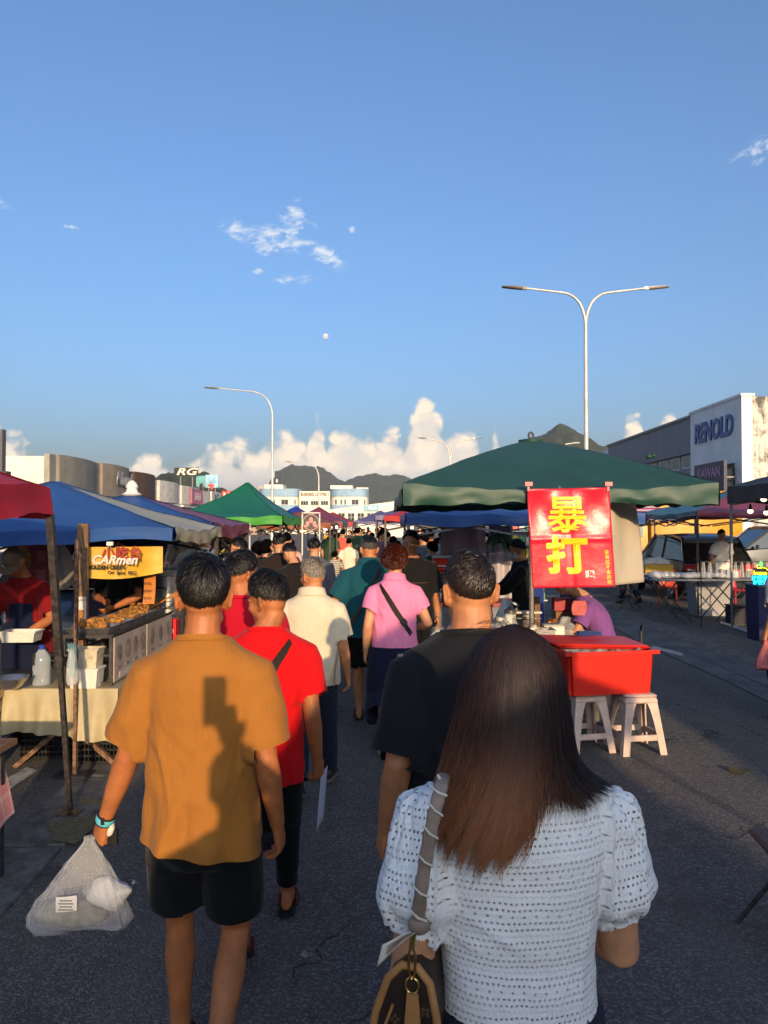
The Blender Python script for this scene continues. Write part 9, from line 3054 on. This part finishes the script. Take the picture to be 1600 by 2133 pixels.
mb = MB(); box_open(mb, (0, 0, 0), (0.20, 0.16, 0.07)); mb.build('basket_body', M('wicker', (0.36, 0.22, 0.09), rough=0.8, bump=0.6, bscale=60), o, 30)
mb = MB(); mb.tube([(-0.09, 0, 0.05), (-0.02, 0, 0.24), (0.01, 0, 0.25), (0.10, 0, 0.05)], 0.010, 8, flat=0.5); mb.build('handle', MATS['wicker'], o, 60)
mb = MB(); mb.ell((0.02, -0.02, 0.07), (0.06, 0.04, 0.035), 14, 9); mb.build('bun', FRIED, o, 60)

# ------------------------------------------------------------------ far crowd: a few kinds of figure, each shopper its own copy
protos = []
mats0 = [cloth_mat('cloth_crowd%d' % i, c) for i, c in enumerate(('#1b1c20', '#c9c0ae', '#5f6570', '#8a2326', '#23344f', '#6f6a58', '#d3b9a8', '#2f4a3a', '#b98a2f', '#42474e', '#e0dacc', '#7a5468'))]
names0 = ('black', 'cream', 'grey', 'dark red', 'navy', 'khaki', 'pale peach', 'dark green', 'mustard', 'charcoal', 'white', 'mauve')
n_before = set(COL.objects)
for i in range(6):
 pr_ = person('prototype', 0, -60 - i, 0, H=1.70, res=0.02, skin=SK_LIGHT, shirt=dict(mat=mats0[0], sleeve=(0.7, 0.8, 1.8, 0.7, 0.9, 1.7)[i], hem=0.8, fold=0.006, seed=i * 7), bottom=dict(mat=BLACK_CLOTH if i % 2 else JEANS, length=(1.9, 0.9, 1.9, 1.9, 1.9, 1.5)[i]), shoes=dict(mat=RUBBER),
                 hair=dict(HB, nape=(112, 150)[i % 2], side=(0.014, 0.03)[i % 2], ear=(86, 112)[i % 2]), head=(R((0, 20, -30, 40, -12, 5)[i]), R(-6), 0),
                 footL=((-0.1, (0.2, 0.0, -0.18, 0.15, 0, 0.2)[i], 0.09 if i != 2 else 0.15), 0 if i != 2 else R(20), 0), footR=((0.1, (-0.2, 0.0, 0.2, -0.15, 0, -0.2)[i], 0.15 if i in (0, 3, 5) else 0.09), R(22) if i in (0, 3, 5) else 0, 0),
                 armL=((-0.12, 0.28, 1.08), (-0.8, -0.4, 0)) if i in (1, 4) else None, armR=((0.14, 0.26, 1.02), (0.8, -0.4, 0)) if i in (3, 4) else None, girth=(1.0, 0.92, 1.08, 0.98, 0.95, 1.02)[i])
 protos.append(pr_.o)

def copy_tree(o, parent=None):
 c = o.copy()
 COL.objects.link(c)
 c.parent = parent
 for ch in list(o.children):
  copy_tree(ch, c)
 return c

rgc = np.random.default_rng(33)
spots = []
for k in range(48):
 d = 14.0 + 30 * (k / 48) ** 1.1
 lane = rgc.uniform(-2.0, 0.75) if d > 16 else rgc.uniform(-0.25, 0.9)
 if d > 13 and rgc.uniform() < 0.30:
  lane = rgc.choice([rgc.uniform(-3.2, -2.0), rgc.uniform(0.8, 1.9)])
 spots.append((lane, d))
# shoppers on the far right under the canopies
spots += [(px_x0(1312, 17.5), 17.5), (px_x0(1300, 19.0), 19.0), (px_x0(1180, 15), 15.0), (px_x0(900, 12.0), 12.0), (px_x0(925, 12.8), 12.8), (px_x0(1010, 14.5), 14.5), (px_x0(1490, 17.6), 17.3), (px_x0(430, 11.2), 11.2), (px_x0(405, 12.6), 12.6), (px_x0(455, 12.4), 12.4)]
count = {}
for k, (x_, d) in enumerate(spots):
 src = protos[k % 6]
 c = src if k < 6 else copy_tree(src)
 c.location = (x_, d, 0)
 toward = rgc.uniform() < 0.3
 c.rotation_euler = (0, 0, (math.pi if toward else 0) + rgc.uniform(-0.5, 0.5))
 s_ = rgc.uniform(0.90, 1.06)
 c.scale = (s_, s_, s_)
 mi = int(rgc.integers(0, 12))
 for ch in c.children:
  if ch.name.startswith(('shirt', 'neckband')):
   ch.material_slots[0].link = 'OBJECT'
   ch.material_slots[0].material = mats0[mi]
 way = 'facing us in' if toward else 'ahead in'
 where = 'the far lane' if x_ < 2 else 'the far stalls'
 c['label'] = '%s haired person in %s top and %s %s %s' % (('short', 'long')[k % 2], names0[mi], ('jeans', 'shorts', 'jeans', 'black trousers', 'jeans', 'cropped trousers')[k % 6], way, where)
 c['group'] = 'crowd in the far lane'
 c['category'] = 'person'

# ------------------------------------------------------------------ photographer, plus unseen casters placed behind the camera to shape the shade
ph = person('person holding a phone up behind the camera', 0.150, -0.40, R(2), H=1.72, res=0.012, skin=SK_LIGHT, shirt=tee('#39414a', sleeve=0.75, hem=0.8), bottom=dict(mat=JEANS, length=1.9), shoes=SH, hair=HBS,
   armR=((-0.07, 0.28, 1.655), (0.9, 0.0, -0.75)), armL=((-0.22, 0.05, 0.84), (-0.1, -1, 0)), palmR=(-0.3, 1, 0), handdirR=(-0.25, 0.25, 1), handR=0.5)
o = thing('phone', 'black phone held upright behind the camera', 'phone', (0.0, -0.040, 1.725))
mb = MB(); mb.bbox((0.0, 0, 0.075), (0.075, 0.010, 0.155), 0.004); mb.build('phone_body', BLACK_PLASTIC, o, 40)
mb = MB(); mb.bbox((0, -0.006, 0.075), (0.068, 0.002, 0.145), 0.0006); mb.build('screen', M('car_glass'), o)
T_GREY = tarp('tarp_grey', (0.16, 0.17, 0.18), transl=0.0)
tb = tent('grey market tent standing behind the camera', 1.22, 4.15, -6.5, -3.5, 2.5, 3.42, 0.25, [T_GREY] * 4, seed=31, sag=0.05)
mb = MB(); mb.grid(lambda u, v: np.stack([1.75 + 2.2 * u, -6.4 + 0.03 * np.sin(u * 20), 0.05 + 2.4 * v], 1), 20, 8); mb.build('sun_block_sheet', T_GREY, tb, 180, world=True)  # unseen sheet added to stop sun passing under the tent
tc = tent('unseen second grey tent added behind the camera to shade the road', 5.42, 8.6, -6.5, -3.5, 2.5, 3.5, 0.25, [T_GREY] * 4, seed=32, sag=0.05)  # unseen tent added to shade the ground on the right
mb = MB(); mb.grid(lambda u, v: np.stack([5.47 + 0.02 * np.sin(u * 20), -6.4 + 2.85 * u, 0.05 + 2.4 * v], 1), 20, 8); mb.build('sun_block_sheet', T_GREY, tc, 180, world=True)  # added sheet, closes the lit gap below the eave
mb = MB(); mb.grid(lambda u, v: np.stack([5.5 + 3.0 * u, -3.56 + 0.02 * np.sin(u * 20), 0.05 + 2.4 * v], 1), 20, 8); mb.build('sun_block_sheet', T_GREY, tc, 180, world=True)  # another added sheet blocking sun under this tent
tc = tent('unseen blue tent added level with the camera to shade the road', 5.3, 8.3, -1.6, 1.5, 2.3, 3.1, 0.25, [T_BLUE] * 4, seed=33)  # out of view, added for its shade farther up the road
mb = MB(); mb.grid(lambda u, v: np.stack([5.35 + 0.02 * np.sin(u * 20), -1.5 + 2.9 * u, 0.05 + 2.2 * v], 1), 20, 8); mb.build('sun_block_sheet', T_BLUE, tc, 180, world=True)  # sheet added to block sun under the blue tent
mb = MB(); mb.grid(lambda u, v: np.stack([5.4 + 2.8 * u, 1.44 + 0.02 * np.sin(u * 20), 0.05 + 2.2 * v], 1), 20, 8); mb.build('sun_block_sheet', T_BLUE, tc, 180, world=True)  # second added sun block on the blue tent
tent('unseen maroon tent added out of view to shade the far road', 5.4, 8.4, 3.2, 6.4, 2.25, 3.0, 0.25, [T_MAROON] * 4, seed=34)  # tent added out of frame to shade the far right road
t = thing('flag_banner', 'unseen plain flag added behind the camera to cast shade', 'banner', (3.40, -3.0, 0))  # invented caster, shades the left end of the red tub
mb = MB(); mb.grid(lambda u, v: np.stack([-0.16 + 0.36 * u * (1 - 0.15 * v ** 4), 0.03 * np.sin(v * 5 + u), 0.35 + 2.45 * v], 1), 8, 24); mb.build('sheet', RED_VINYL, t, 180)
mb = MB(); mb.tube([(-0.17, 0, 0), (-0.17, 0, 2.85)], 0.014, 8); mb.box((-0.1, 0, 0.015), (0.5, 0.4, 0.03)); mb.build('pole', POLE_GREY, t)
for lb, x0, x1, ht in (('unseen low cream building added behind the camera to block the sun', -30, 7.95, 5.72), ('unseen low cream building added beyond a gap left for the sun', 8.85, 34, 5.72)):  # unseen blocks added; height and gap shaped to let one sun strip through
 t = thing('shophouse', lb, 'building', ((x0 + x1) / 2, -22, 0))
 wall_box('wall', WALL_WHITE, t, x0, x1, -30, -22, 0, ht)
 for k in range(int((x1 - x0) / 3)):
  window_y(t, -30.02, x0 + 0.8 + k * 3, x0 + 2.3 + k * 3, 2.6, 4.0, 2, 1)

# ------------------------------------------------------------------ evening haze
hz = MB()
hz.box((0, 750, 88), (3500, 3400, 182))
h = hz.build('haze', None)
h.data.materials.clear()
hm_ = bpy.data.materials.new('haze_air')
hm_.use_nodes = True
q = NT(hm_.node_tree)
q.n.clear()
out = q.new('ShaderNodeOutputMaterial')
vol = q.new('ShaderNodeVolumePrincipled')
vol.inputs['Color'].default_value = (0.86, 0.92, 1.0, 1)
vol.inputs['Density'].default_value = 0.00017
vol.inputs['Anisotropy'].default_value = 0.0
q.l.new(vol.outputs[0], out.inputs['Volume'])
h.data.materials.append(hm_)
tag(h, 'thin evening haze over the town', 'haze', kind='stuff')
